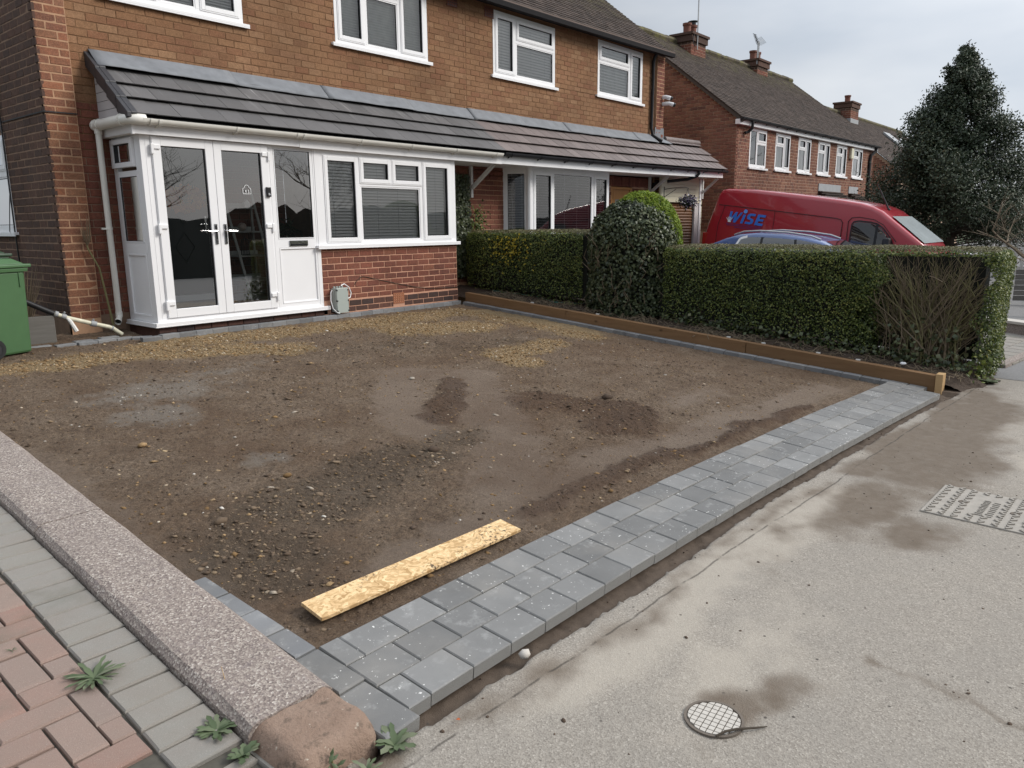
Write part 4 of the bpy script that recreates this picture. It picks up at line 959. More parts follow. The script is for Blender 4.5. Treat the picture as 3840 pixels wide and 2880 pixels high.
# house number etched on the right leaf
t_ = MB(); yy = -.0045
def stroke(mb, pts, wd, y):
    for a, b in zip(pts[:-1], pts[1:]): mb.bar((a[0], y, a[1]), (b[0], y, b[1]), .0015, wd, up=(0, 1, 0)) if False else mb.bar((a[0], y, a[1]), (b[0], y, b[1]), wd, .0015, up=(0, 1, 0))
arc = [(1.2575+.032*math.cos(a), 1.672+.030*math.sin(a)) for a in [math.pi*(1-i/8) for i in range(9)]]
stroke(t_, [(1.203, 1.662), (1.203, 1.597), (1.312, 1.597), (1.312, 1.662), (1.294, 1.668)]+arc[::-1]+[(1.221, 1.668), (1.203, 1.662)], .005, yy)
stroke(t_, [(1.252, 1.622), (1.232, 1.622), (1.246, 1.645), (1.246, 1.612)], .0055, yy); stroke(t_, [(1.272, 1.640), (1.281, 1.646), (1.281, 1.610)], .0055, yy); stroke(t_, [(1.272, 1.610), (1.290, 1.610)], .005, yy)
t_.build('house_number', simple('etched white film', (.85, .87, .88), .7), H1)
# left return of the porch
SM = Mleft(0.0)
f = MB(); plate(f, SM, .0715, .70, .125, 2.20, [(.135, .625, 1.83, 2.165), (.125, .60, 1.03, 1.785), (.12, .595, .185, .905)], -.06, .0)
ret = f.build('porch_side_frame', 'upvc', H1, bevel=.003)
s = MB(); ring(s, SM, .140, .672, 1.868, 2.178, .055, -.03, .035); s.cur = 1; ring(s, SM, .195, .617, 1.923, 2.123, .007, -.03, .02); s.build('sash', ['upvc', 'seal'], ret, bevel=.003)
p = MB(); p.quad((.2, -.005, 1.93), (.61, -.005, 1.93), (.61, -.005, 2.12), (.2, -.005, 2.12), SM); p.build('pane', 'glass', ret)
s = MB(); ring(s, SM, .127, .598, 1.032, 1.783, .016, -.03, .004); s.cur = 1; ring(s, SM, .143, .582, 1.048, 1.767, .007, -.03, .0); s.build('bead', ['upvc', 'seal'], ret)
p = MB(); p.quad((.145, -.008, 1.05), (.58, -.008, 1.05), (.58, -.008, 1.765), (.145, -.008, 1.765), SM); p.build('pane', 'glass', ret)
p = MB(); p.box(.12, .595, -.03, -.016, .185, .905, SM); ring(p, SM, .12, .595, .185, .905, .020, -.016, .003); p.build('side_panel', 'panel_grey', ret, bevel=.002)
p = MB(); p.box(-.045, 2.372, .0, .055, .090, .125, PF); p.box(-.045, 2.372, .04, .055, .074, .090, PF); p.box(-.05, .0, -.70, .0, .090, .125, PF); p.box(-.052, -.036, -.72, .053, .074, .0895, PF); p.build('porch_sill', 'upvc', H1, bevel=.003)
# bay window of the near house
make_window(H1, PF, (2.30, 4.90, .945, 2.20), [(2.42, 2.985, .985, 2.12, 'sash'), (3.03, 4.155, .995, 1.745, 'fixed'), (3.03, 3.590, 1.79, 2.12, 'sash'), (3.62, 4.19, 1.79, 2.12, 'sash'), (4.228, 4.80, .985, 2.12, 'sash')], sill=.06,
            slats=(.0425, -.80, .050, -.060, 'slat', 2.40, 4.72, 1.0, 2.14), depth=.11, back='pale_backing')  # pale sheet added close behind the slats to brighten the blind
p = MB(); p.box(4.895, 4.93, -.0, .74, .945, 2.2); p.build('bay_corner_post', 'upvc', H1)
p = MB(); p.box(2.245, 2.31, -.006, .0, .0, 2.2) if False else p.box(2.27, 2.36, -.009, .0, .95, 2.2); p.build('cover_trim', 'upvc', H1)
# inside of the porch
rm = MB(); rm.quad((.07, .735, .15), (2.28, .735, .15), (2.28, .735, 2.5), (.07, .735, 2.5)); rm.quad((2.285, .08, .15), (2.285, .735, .15), (2.285, .735, 2.5), (2.285, .08, 2.5)); rm.quad((.07, .08, 2.3), (2.28, .08, 2.3), (2.28, .735, 2.3), (.07, .735, 2.3))
rm.build('porch_back_wall', 'mortar_grey', H1)
rm = MB(); rm.quad((.07, .07, .15), (2.28, .07, .15), (2.28, .735, .15), (.07, .735, .15)); rm.build('porch_floor', simple('brown door mat', (.075, .045, .032), .95, nscale=60, namt=.3), H1)
specs = brick_specs(Mfront(.73), 1.22, 2.28, .2, 2.3, depth=.02); mixed_pieces(H1, 'brick', [(BRK['brick_red'][i % 5], mm) for i, mm in enumerate(specs)], 0, 'porch_brickwork')
MAT['comp_door'] = simple('charcoal composite door', (.022, .027, .030), .4, nscale=40, namt=.15)
d = MB(); d.box(.36, 1.18, -.0, .03, .36, 2.28, Mfront(.70)); fd_ = d.build('front_door', 'comp_door', H1, bevel=.003)
for (cx, cz, hw, hh) in ((.755, 1.425, .125, .185), (.755, .955, .125, .185), (.755, 1.88, .125, .185)):
    d = MB(); q = [(cx, cz-hh), (cx+hw, cz), (cx, cz+hh), (cx-hw, cz)]
    for i in range(4): a, b = q[i], q[(i+1) % 4]; d.bar((a[0], .664, a[1]), (b[0], .664, b[1]), .014, .026, up=(0, 1, 0))
    d.build('diamond_moulding', 'comp_door', fd_)
d = MB(); d.box(1.035, 1.06, .03, .04, 1.12, 1.34, Mfront(.70)); d.tube([(1.045, .66, 1.24), (1.045, .61, 1.24), (1.03, .60, 1.24), (.93, .60, 1.235)], .010, 8); d.build('handle', 'chrome', fd_)
d = MB(); d.box(.30, 1.24, -.03, .06, .285, .36, Mfront(.70)); d.build('threshold', 'upvc', fd_, bevel=.004)
d = MB(); d.box(.28, .355, -.02, .05, .36, 2.34, Mfront(.70)); d.box(1.185, 1.26, -.02, .05, .36, 2.34, Mfront(.70)); d.build('door_frame', 'comp_door', fd_)
# wreath on the front door
wr = thing('autumn_wreath', 'wreath of orange and red leaves hanging on the dark front door', 'wreath', (.79, .65, 1.5))
def leaf_mesh(name, P, N, size, parent, mat, seed, asp=.55, curl=.15, attrs=None, up_bias=0.0):
    """one folded leaf per point; N = facing directions"""
    r = np.random.default_rng(seed); n = len(P); N = N/np.linalg.norm(N, axis=1, keepdims=True)
    rv = r.normal(size=(n, 3)); rv[:, 2] += up_bias; A = rv-N*np.sum(rv*N, 1, keepdims=True); A /= np.linalg.norm(A, axis=1, keepdims=True)+1e-9
    B = np.cross(N, A); s = (size if np.ndim(size) else np.full(n, size))[:, None]*(.7+.6*r.random((n, 1)))
    t0 = P-A*s*.5; t1 = P+A*s*.5; m = P+N*s*curl; l = m-A*s*.05+B*s*asp*.5-N*s*curl*.9; q = m-A*s*.05-B*s*asp*.5-N*s*curl*.9
    V = np.stack([t0, l, t1, q, m], 1).reshape(-1, 3); i = np.arange(n)[:, None]*5
    F = np.concatenate([i+[0, 1, 4], i+[1, 2, 4], i+[2, 3, 4], i+[3, 0, 4]], 0)
    at = {k: np.repeat(v, 5) for k, v in (attrs or {}).items()}
    return np_mesh(name, V, F, mat, parent, at)
def leaf_mat(name, stops, gloss=.45, tr=.25):
    t = NT(name); r = t.rand(); f = t.math('ADD', t.math('MULTIPLY', r, .62), t.math('MULTIPLY', t.attr('tint'), .48), True)
    c = t.ramp(f, stops)
    b = t.pbsdf(c, gloss, None, .4); tl = t.n('ShaderNodeBsdfTranslucent'); t.l(c, tl.inputs[0])
    mx = t.n('ShaderNodeMixShader', {0: tr, 1: b.outputs[0], 2: tl.outputs[0]}); t.l(mx.outputs[0], t.out.inputs[0]); MAT[name] = t.m
leaf_mat('autumn leaf', [(0, (.16, .02, .008)), (.4, (.40, .075, .015)), (.75, (.55, .17, .03)), (1, (.50, .26, .06))])
a = RG.random(360)*6.283; rr = .13+.055*RG.normal(size=360)*.6
P = np.stack([.79+rr*1.35*np.cos(a), .635+.02*RG.normal(size=360), 1.545+rr*.9*np.sin(a)], -1); N = np.stack([RG.normal(size=360)*.6, -np.ones(360), RG.normal(size=360)*.6], -1)
leaf_mesh('leaves', P, N, .06, wr, 'autumn leaf', 5, .8, attrs=dict(tint=RG.random(360)))
# ladder shelf in the porch with ornaments
sh = thing('ladder_shelf', 'leaning grey white ladder shelf inside the porch behind the right door', 'shelf', (1.6, .5, .16)); MAT['shelf'] = simple('pale grey painted wood', (.52, .52, .48), .5)
for xx in (1.285, 1.70):
    m = MB(); m.bar((xx-.01, .62, 1.66), (xx+.09 if xx < 1.5 else xx+.06, .22, .16), .030, .018); m.build('front_rail', 'shelf', sh); m = MB(); m.bar((xx+.0, .66, 1.5), (xx+.03, .68, .16), .026, .02); m.build('back_rail', 'shelf', sh)
for (zz, y0, xa, xb) in ((1.45, .56, 1.30, 1.72), (1.145, .46, 1.315, 1.74), (.835, .38, 1.34, 1.76), (.525, .30, 1.36, 1.78)):
    m = MB(); m.box(xa, xb, y0, .69, zz-.018, zz); m.build('shelf_board', 'shelf', sh); m = MB(); m.box(xa, xb, .672, .69, zz, zz+.055); m.build('shelf_back', 'shelf', sh)
lt = thing('lantern', 'dark wire birdcage lantern standing on the third shelf in the porch', 'lantern', (1.49, .52, .836))
m = MB()
for k in range(8): a = k*math.pi/4; m.tube([(1.49+.055*math.cos(a), .52+.055*math.sin(a), .84), (1.49+.055*math.cos(a), .52+.055*math.sin(a), .99), (1.49+.035*math.cos(a), .52+.035*math.sin(a), 1.04), (1.49, .52, 1.06)], .003, 5)
m.tube([(1.49, .52, 1.06), (1.49, .52, 1.085)], .005, 6); m.build('cage', 'black_plastic', lt)
m = MB(); m.lathe([(.06, .836), (.06, .845), (.0, .845)], 16, Matrix.Translation((1.49, .52, 0))); m.build('base', 'black_plastic', lt)
bl_ = MB(); bl_.lathe([(.0, -.055), (.03, -.047), (.05, -.02), (.055, .0), (.048, .028), (.028, .048), (.0, .055)], 18, Matrix.Translation((1.48, .54, 1.20))); o = bl_.build('round_ornament', simple('mottled brown white ornament', (.30, .17, .11), .5, nscale=18, namt=.3, col2=(.75, .66, .58)), None, True); tag(o, 'round brown and white ornament on the second shelf in the porch', 'ornament')
m = MB(); m.prism([(-.04, 0), (.04, 0), (.04, .06), (0, .105), (-.04, .06)], -.025, .025, 'y', Matrix.Translation((1.60, .60, 1.45))); o = m.build('house_ornament', 'slat', None); tag(o, 'little white house ornament on the top shelf in the porch', 'ornament')
m = MB(); m.box(1.36, 1.74, .34, .64, .16, .33); o = m.build('wooden_crate', 'grey_plank', None, bevel=.004); tag(o, 'grey wooden crate on the porch floor below the shelves', 'crate')
pl2 = thing('house_plant', 'dark leafy plant behind the narrow side light of the porch', 'plant', (2.0, .45, .9)); P = np.stack([2.02+.10*RG.normal(size=160), .45+.07*RG.normal(size=160), 1.13+.06*RG.normal(size=160)], -1)
leaf_mat('dark leaf', [(0, (.006, .018, .007)), (.5, (.015, .036, .012)), (1, (.05, .075, .03))]); leaf_mesh('leaves', P, RG.normal(size=(160, 3))+[0, -.5, .6], .12, pl2, 'dark leaf', 8, .25, attrs=dict(tint=RG.random(160)))
m = MB(); m.lathe([(.06, .88), (.08, 1.05), (.07, 1.05), (.05, .9)], 14, Matrix.Translation((2.02, .45, 0))); m.build('pot', 'black_plastic', pl2); m = MB(); m.box(1.85, 2.2, .3, .6, .15, .88); o = m.build('side_cabinet', 'dark_room', None); tag(o, 'dark cabinet carrying a plant behind the porch side panel', 'cabinet')
m = MB(); m.box(.09, .12, .50, .66, .9, 1.30); m.box(.12, .135, .42, .60, .9, 1.20); o = m.build('leaning_boards', 'sleeper_end', None); tag(o, 'short pale wooden boards leaning inside the porch side window', 'board')

# ---- lean-to roof
RSL = .82; RAN = math.atan(RSL)
def rz(y, x=0): return 2.40+RSL*(y+.15)+dz(x)
def lt_tile(mat, seed):
    r = random.Random(seed); vs = [(-.5, 0, 0), (.5, 0, 0), (.5, 1, 0), (-.5, 1, 0), (-.5, .02, -1), (.5, .02, -1), (-.5, 1, -1), (.5, 1, -1), (-.46, .012, .12), (.46, .012, .12)]
    me = bpy.data.meshes.new('lean_to_tile'); me.from_pydata([(x+(r.random()-.5)*.006, y+(r.random()-.5)*.012, z) for x, y, z in vs[:8]], [], [(0, 1, 2, 3), (4, 5, 1, 0), (4, 0, 3, 6), (5, 7, 2, 1), (6, 7, 5, 4)]); me.materials.append(MAT[mat]); return me
TL = {k: [lt_tile(k, i) for i in range(3)] for k in ('tile_grey', 'tile_mauve')}
def lt_specs(x0, x1):
    out = []
    for k, (yy, ln) in enumerate(((-.162, .345), (.072, .345), (.285, .345), (.565, .24))):
        x = x0-(.14 if k % 2 else 0); 
        while x < x1:
            a, b = max(x, x0), min(x+.282, x1); x += .282
            if b-a < .02: continue
            c = (a+b)/2
            out.append(Matrix.Translation((c, yy, rz(yy, c)+.016+rnd.uniform(-.0015, .0015))) @ Matrix.Rotation(RAN-.13+rnd.uniform(-.006, .006), 4, 'X') @ Matrix.Rotation(rnd.uniform(-.004, .004), 4, 'Y') @ Matrix.Diagonal((b-a-.004, ln, .014, 1)))
    return out
pieces(H1, 'lean_to_tile', TL['tile_grey'], lt_specs(-.135, 6.0), 'tile_grey')
m = MB(); m.prism([(-.14, rz(-.14)-.055), (.73, rz(.73)-.055), (.73, rz(.73)-.075), (-.14, rz(-.14)-.09)], -.09, 6.0, 'x'); m.build('roof_deck', 'black_paint', H1)
# verge caps on the left edge
for (y0, y1) in ((-.168, .075), (.055, .285), (.27, .50), (.485, .735)):
    m = MB(); 
    def vy(y, o): return (y, rz(y)+o)
    up = .012; lo = -.14 if y0 > -.1 else -.12
    m.prism([vy(y0, -.03 if y0 < -.1 else -.13), vy(y0, .022), vy(y1, .004), vy(y1, -.16), ((y0+y1)/2-.03, rz((y0+y1)/2)-.165)], -.175, -.128, 'x'); m.prism([vy(y0, .008), vy(y0, .026), vy(y1, .008), vy(y1, -.012)], -.128, -.06, 'x'); m.build('verge_cap', 'verge', H1, bevel=.004)
# lead flashing in lapped lengths
def lead(parent, x0, x1, lift, ztop=3.137):
    n = 14; vs = []; prof = [(.735, None), (.728, .03), (.70, .030), (.64, .018), (.575, .012), (.515, .010)]
    rng = random.Random(int(x0*100)+500)
    for i in range(n+1):
        x = x0+(x1-x0)*i/n; wv = .003*math.sin(x*9+1)+.002*math.sin(x*23)
        for (y, o) in prof:
            z = ztop+dz(x, 3)+.006*math.sin(x*3) if o is None else rz(y, x)+o+lift+(wv*.6 if y < .6 else 0)
            yy = y-(.018*math.sin(x*1.7+.6)+.008*math.sin(x*6) if y < .53 else 0)
            vs.append((x, yy-lift*.5, z))
    k = len(prof); fs = [(i*k+j, i*k+j+1, (i+1)*k+j+1, (i+1)*k+j) for i in range(n) for j in range(k-1)]
    m = MB(); m.add(vs, fs); o = m.build('lead_flashing', 'lead', parent, smooth=True)
    sol = o.modifiers.new('thickness', 'SOLIDIFY'); sol.thickness = .005; sol.offset = 1
xs = [-.13, 1.52, 2.98, 4.55, 6.03]
for i in range(4): lead(H1, xs[i], xs[i+1]+.06, .000 if i % 2 else .006)
# boarded cheek, fascia, soffit, gutter, downpipe
for k in range(8):
    z0 = 2.30+k*.098; m = MB()
    def ymin(z): return max(-.05, (z+.10-2.40)/RSL-.15)
    if ymin(z0) > .70: break
    z1 = min(z0+.092, 3.05); m.prism([(ymin(z0), z0), (.735, z0), (.735, z1), (min(.735, ymin(z1)), z1)], -.092, -.080, 'x'); m.build('cheek_board', 'grey_board', H1)
m = MB(); m.prism([(-.05, 2.22), (.735, 2.22), (.735, 3.03), (.69, 3.03)], -.079, -.06, 'x'); m.build('cheek_backing', 'seal', H1)
m = MB(); m.box(-.10, 2.02, -.078, -.058, 2.197, 2.345); m.box(-.10, -.082, -.058, .735, 2.205, 2.325); m.box(-.104, -.078, -.082, -.052, 2.19, 2.35); m.build('fascia', 'upvc', H1, bevel=.002)
m = MB(); m.box(2.025, 5.985, -.080, -.058, 2.190, 2.342); m.box(2.01, 2.03, -.083, -.056, 2.19, 2.345); m.build('fascia', 'upvc', H1, bevel=.002)
m = MB(); m.box(-.082, 5.985, -.058, .735, 2.2, 2.212); m.build('soffit', 'upvc_dirty', H1)
g1 = gutter(H1, -.02, 5.90, -.142, 2.352, 'gutter_white', joints=(.12, 1.98), bspace=.93)
m = MB()
m.tube([(.02, -.142, 2.342), (-.05, -.140, 2.341), (-.105, -.122, 2.340), (-.142, -.085, 2.339), (-.158, -.03, 2.338), (-.162, .30, 2.334), (-.162, .70, 2.330)], .056, 14); m.build('gutter_return', 'gutter_white', g1, True)
for (yy, dx) in ((.0, 0), (.56, 0), (.66, 0)):
    m = MB(); m.tube([(-.162, yy-.012, 2.338-.008*yy), (-.162, yy+.012, 2.338-.008*yy)], .063, 14); m.build('gutter_union', 'gutter_white', g1, True)
dp = MB(); dp.tube([(-.163, .62, 2.29), (-.163, .62, .20), (-.165, .615, .175), (-.185, .585, .150), (-.215, .54, .125)], .034, 14, cap=False); dpo = dp.build('downpipe', 'gutter_white', H1, True)
dp = MB(); dp.tube([(-.163, .62, 2.33), (-.163, .62, 2.24)], .042, 14); dp.build('outlet', 'gutter_white', dpo, True)
dp = MB(); dp.tube([(-.163, .62, .235), (-.163, .62, .195), (-.166, .612, .17)], .0385, 14); dp.tube([(-.205, .555, .132), (-.222, .532, .120)], .0385, 14, cap=False); dp.build('shoe', 'gutter_white', dpo, True)
dp = MB(); dp.lathe([(.0, 0), (.030, 0)], 14, Matrix.Translation((-.208, .55, .13)) @ Matrix.Rotation(math.radians(118), 4, Vector((1, -.7, 0)))); dp.build('shoe_bore', 'seal', dpo)
dp = MB(); dp.tube([(-.163, .62, 1.205), (-.163, .62, 1.18)], .0385, 14); dp.box(-.245, -.19, .61, .64, 1.182, 1.203); dp.build('clip', 'gutter_white', dpo, True)

# ------------------------------------------------------------------ the attached house on the right
H2 = thing('semi_detached_house', 'attached right hand brick house with mauve tiled lean-to and white bay behind the hedge', 'house', (9.3, .7, -.1))
W3 = (6.72, 8.53, 3.785, 4.862); W4 = (10.01, 11.80, 3.80, 4.885)
wall(H2, Mw, 6.02, 12.40, 2.0, 5.05, [W3, W4], 'mortar_buff', zf=dz)
wall(H2, Mw, 6.02, 12.71, -.6, 2.25, [(6.98, 9.9, -.6, 2.25), (10.60, 11.46, -.6, 2.0)], 'mortar_tan')
wall(H2, Mfront(.687), 12.38, 12.71, -.6, 4.96, [], 'mortar_tan', .06, name='corner_pier')
sets = [('brick_buff', brick_specs(Mw, 6.02, 12.38, 3.0, 5.02, [W3, W4], zf=dz, gap=.009, proud=.005)), ('brick_red', brick_specs(Mfront(.687), 12.38, 12.71, 1.6, 4.86, [], depth=.05, zf=dz, proud=.003)),
        ('brick_red', brick_specs(Mw, 6.02, 6.98, .5, 2.26, [])), ('brick_red', brick_specs(Mw, 9.9, 12.5, 1.0, 2.0, [(10.60, 11.46, -.6, 2.1)]))]
sets.append(('brick_red', [Matrix.Translation((9.92+i*.075, .74-.006, 2.12)) @ Mfront(0) @ Matrix.Diagonal((.064, .03, .21, 1)) for i in range(34)]))
items = []
for mk, sp in sets:
    for i, mm in enumerate(sp): items.append((BRK[mk][i % 5], mm))
mixed_pieces(H2, 'brick', items)
make_window(H2, Mw, W3, [(6.785, 7.30, 3.85, 4.80, 'sash'), (7.37, 8.47, 3.85, 4.40, 'fixed'), (7.37, 8.47, 4.47, 4.80, 'sash')], sill=.05, slats=(.050, -1.0, .052, -.055, 'slat', 6.79, 8.47, 3.85, 4.80), zs=dz(7.6, 4), back='pale_backing', depth=.14)
make_window(H2, Mw, W4, [(10.07, 11.22, 3.86, 4.44, 'fixed'), (10.07, 11.22, 4.51, 4.82, 'sash'), (11.29, 11.74, 3.86, 4.82, 'sash')], sill=.05, slats=(.060, -.75, .055, -.055, 'slat', 10.08, 11.74, 3.86, 4.82), zs=dz(10.9, 4), back='pale_backing', depth=.10)
# bay
bz = .025; P0, P1, P2, P3 = (6.955, .74), (7.18, .30), (9.83, .30), (10.05, .74)
sl_ = lambda a, b: (.047, .06, .030, -.10, 'slat', a, b, .75, 2.13)
Lb = math.hypot(P1[0]-P0[0], P1[1]-P0[1])
make_window(H2, Mdir(P0, P1), (0, Lb-.0, .70, 2.24), [(.07, Lb-.075, .76, 2.10, 'fixed')], slats=(.047, .06, .030, -.09, 'slat', .06, Lb-.06, .75, 2.1), depth=.5, zs=bz, room=False)
make_window(H2, Mdir(P1, P2), (0, 2.65, .70, 2.24), [(.12, .69, .76, 2.12, 'sash'), (.745, 2.02, .76, 2.12, 'fixed'), (2.10, 2.60, .76, 2.12, 'sash')], slats=(.047, .06, .030, -.055, 'slat', .1, 2.6, .75, 2.13), depth=.6, zs=bz)
m = MB(); m.tube([(7.18, .305, .6), (7.18, .305, 2.27)], .05, 10); m.build('bay_post', 'upvc', H2)
m = MB(); m.prism([(6.96, .70), (7.21, .33), (9.8, .33), (10.0, .70)], -.4, .70, 'z'); m.build('bay_base', 'mortar_tan', H2)
m = MB(); m.quad((6.99, .735, .7), (10.0, .735, .7), (10.0, .735, 2.26), (6.99, .735, 2.26)); m.build('bay_interior', 'dark_room', H2)
# front door
d = MB(); ring(d, Mw, 10.60, 11.46, .0, 2.02, .07, -.05, .0); d.box(10.67, 11.39, -.05, -.02, .0, 1.95, Mw); d.box(10.70, 11.36, -.02, -.012, 1.74, 1.92, Mw); dr = d.build('front_door', 'door_oak', H2, bevel=.003)
d = MB(); d.quad((10.82, -.015, 1.15), (11.24, -.015, 1.15), (11.24, -.015, 1.70), (10.82, -.015, 1.70), Mw); d.build('pane', 'glass', dr); d = MB(); d.quad((10.80, -.018, 1.1), (11.26, -.018, 1.1), (11.26, -.018, 1.73), (10.80, -.018, 1.73), Mw); d.build('leaded_panel', simple('leaded pale glass', (.22, .25, .25), .3, nscale=14, namt=.7), dr)
wl = MB(); wl.lathe([(.0, 0), (.05, .02), (.055, .1), (.045, .16), (.02, .19)], 10, Matrix.Translation((10.32, .66, 1.72))); wl.box(10.30, 10.34, .66, .74, 1.84, 1.88); o = wl.build('wall_lantern', 'black_plastic', H2)
# lean-to roof over bay, door and garage
pieces(H2, 'lean_to_tile', TL['tile_mauve'], lt_specs(6.0, 14.5), 'tile_mauve')
nsg = 10; vs = []; fs = []
for i in range(nsg+1):
    x = 6.0+8.48*i/nsg; vs += [(x, -.13, rz(-.13, x)-.05), (x, .73, rz(.73, x)-.055), (x, .73, rz(.73, x)-.10), (x, -.13, rz(-.13, x)-.09)]
for i in range(nsg): fs += [(4*i+k, 4*i+(k+1) % 4, 4*i+4+(k+1) % 4, 4*i+4+k) for k in range(4)]
fs += [(0, 1, 2, 3), tuple(4*nsg+k for k in (3, 2, 1, 0))]
m = MB(); m.add(vs, fs); m.build('roof_deck', 'black_paint', H2)
xs = [6.0, 7.35, 8.75, 10.2, 11.4, 12.25]
for i in range(5): lead(H2, xs[i], xs[i+1]+(.06 if i < 4 else 0), .004 if i % 2 else .009)
m = MB(); zr = rz(.66, 12.5); m.add([(12.34, .684, zr+.26), (12.74, .684, zr+.26), (12.76, .684, zr+.03), (12.32, .684, zr+.03), (12.84, .48, zr-.10), (12.30, .50, zr-.09), (12.80, .82, zr+.22), (12.84, .80, zr-.02)], [(0, 1, 2, 3), (3, 2, 4, 5), (1, 6, 7, 2), (2, 7, 4)]); m.build('lead_apron', 'lead', H2)
for i in range(6):
    x = 12.78+i*.29; m = MB(); m.tube([(x, .69, rz(.67, x)+.005), (x+.30, .69, rz(.67, x+.3)+.005)], .075, 12); m.build('ridge_tile', 'tile_mauve', H2, True)
m = MB(); vs = []
nsg = 6
def strip(mb, x0, x1, y0, y1, za, zb, n=7):
    for i in range(n):
        a, b = x0+(x1-x0)*i/n, x0+(x1-x0)*(i+1)/n; A, B = dz(a), dz(b)
        mb.add([(a, y0, za+A), (b, y0, za+B), (b, y0, zb+B), (a, y0, zb+A), (a, y1, za+A), (b, y1, za+B), (b, y1, zb+B), (a, y1, zb+A)], [(0, 1, 2, 3), (7, 6, 5, 4), (0, 4, 5, 1), (3, 2, 6, 7)]+([(0, 3, 7, 4)] if i == 0 else [])+([(1, 5, 6, 2)] if i == n-1 else []))
strip(m, 5.99, 9.35, -.078, -.056, 2.195, 2.345); m.build('fascia', 'upvc', H2); m = MB(); strip(m, 9.353, 14.42, -.078, -.056, 2.197, 2.345); m.build('fascia', 'upvc', H2)
m = MB(); strip(m, 5.99, 14.42, -.056, .735, 2.205, 2.215); m.build('soffit', 'upvc_dirty', H2)
g2 = gutter(H2, 5.96, 14.50, -.138, 2.368, 'gutter_black', zf=dz, bspace=.80)
m = MB(); strip(m, 5.99, 14.4, -.083, -.060, 2.33, 2.36); m.build('gutter_back', 'lead_dull', H2)
m = MB(); x = 12.35; zz = dz(12.3); m.tube([(13.0, -.138, 2.36+zz), (13.0, -.138, 2.27+zz), (12.99, -.10, 2.22+zz), (12.90, .1, 2.15+zz), (12.45, .60, 2.09+zz), (12.34, .68, 2.05+zz), (12.33, .69, 1.9), (12.33, .69, 0)], .036, 10); m.build('downpipe', 'gutter_black', H2, True)
m = MB(); m.tube([(12.20, .55, 5.02), (12.20, .66, 4.9), (12.20, .69, 4.8), (12.18, .69, 3.35), (12.20, .66, 3.2), (12.30, .56, 3.11), (12.36, .50, 3.07)], .036, 10); m.build('downpipe', 'gutter_black', H2, True)
for (x, y_w, z0, z1, ye) in ((6.06, .73, 1.67, 2.20, .16), (12.20, .73, 1.75, 2.26, .22), (14.36, .46, 1.80, 2.28, .02)):
    m = MB(); m.box(x-.025, x+.025, y_w-.05, y_w, z0, z1); m.build('bracket_post', 'wood_white', H2); m = MB(); m.bar((x, y_w-.06, z0+.17), (x, ye, z1+.01), .05, .055); m.build('bracket_strut', 'wood_white', H2)
# garage front with cream boards and roller door
for k in range(6):
    m = MB(); z0 = 1.735+k*.095; m.box(12.30, 14.20, .445, .46, z0, z0+.092); m.build('cladding_board', 'cream_board', H2, bevel=.004)
m = MB(); m.box(12.28, 14.22, .46, .50, 1.70, 2.3); m.box(12.28, 14.22, .42, .46, 1.695, 1.735); m.build('garage_header', 'cream_board', H2)
for k in range(30):
    m = MB(); z0 = -.35+k*.070; vs = [(12.5, .50, z0), (13.98, .50, z0), (13.98, .482, z0+.035), (12.5, .482, z0+.035), (13.98, .50, z0+.068), (12.5, .50, z0+.068)]
    m.add(vs, [(0, 1, 2, 3), (3, 2, 4, 5)]); m.build('roller_slat', 'garage', H2, True)
m = MB(); m.box(12.30, 14.2, .515, .53, -.4, 1.72); m.build('door_backing', 'seal', H2)
m = MB(); m.box(13.99, 14.20, .44, .49, -.4, 1.70); m.build('door_guide', 'grey_board', H2); m = MB(); m.box(14.205, 14.29, .42, .50, -.4, 2.28); m.build('corner_trim', 'upvc', H2)
for k in range(14):
    m = MB(); m.box(14.295, 14.33, .42, .9, 1.62-k*.15, 1.76-k*.15); m.build('side_board', 'cream_board', H2)
# roof of the pair
items = []
sp = slope_roof(H2, 3.2, 12.78, .54, 4.985, 4.35, RS, lambda x: dz(x, 5))
pieces(H2, 'roof_tile', TB['roof'], sp, 'roof', 300, 'roof_tiling')
m = MB(); an = .79
vs = []; 
for x in (3.2, 6.2, 9.2, 12.76): zz = dz(x, 5)-.012; vs += [(x, .56, 4.985+zz), (x, 4.35, 4.985+an*3.81+zz), (x, 7.9, 4.985+zz)]
fs = [f for i in range(3) for f in ((3*i, 3*i+3, 3*i+4, 3*i+1), (3*i+1, 3*i+4, 3*i+5, 3*i+2))]
m.add(vs, fs); m.build('roof', 'roof', H2)
m = MB(); 
for i in range(10): x = 3.2+i*.94; m.tube([(x, 4.35, 8.05+dz(x, 5)), (x+.93, 4.35, 8.05+dz(x+.93, 5))], .11, 8)
m.build('ridge', 'roof_moss', H2)
m = MB(); strip(m, 3.2, 12.74, .545, .575, 4.93, 5.0); strip(m, 3.2, 12.74, .575, .735, 4.925, 4.945); m.build('eaves_board', 'black_paint', H2)
gg = MB(); strip(gg, 3.2, 12.78, .47, .545, 4.955, 4.985); gg.build('eaves_gutter', 'eave_brown', H2); gg = MB(); strip(gg, 3.2, 12.78, .455, .545, 4.87, 4.952); gg.build('eaves_fascia', 'black_paint', H2)
m = MB(); m.prism([(.74, 4.9), (7.6, 4.9), (4.3, 7.9)], 12.62, 12.70, 'x'); m.box(12.6, 12.7, .74, 7.5, -.5, 4.95); m.build('gable_wall', 'mortar_tan', H2)
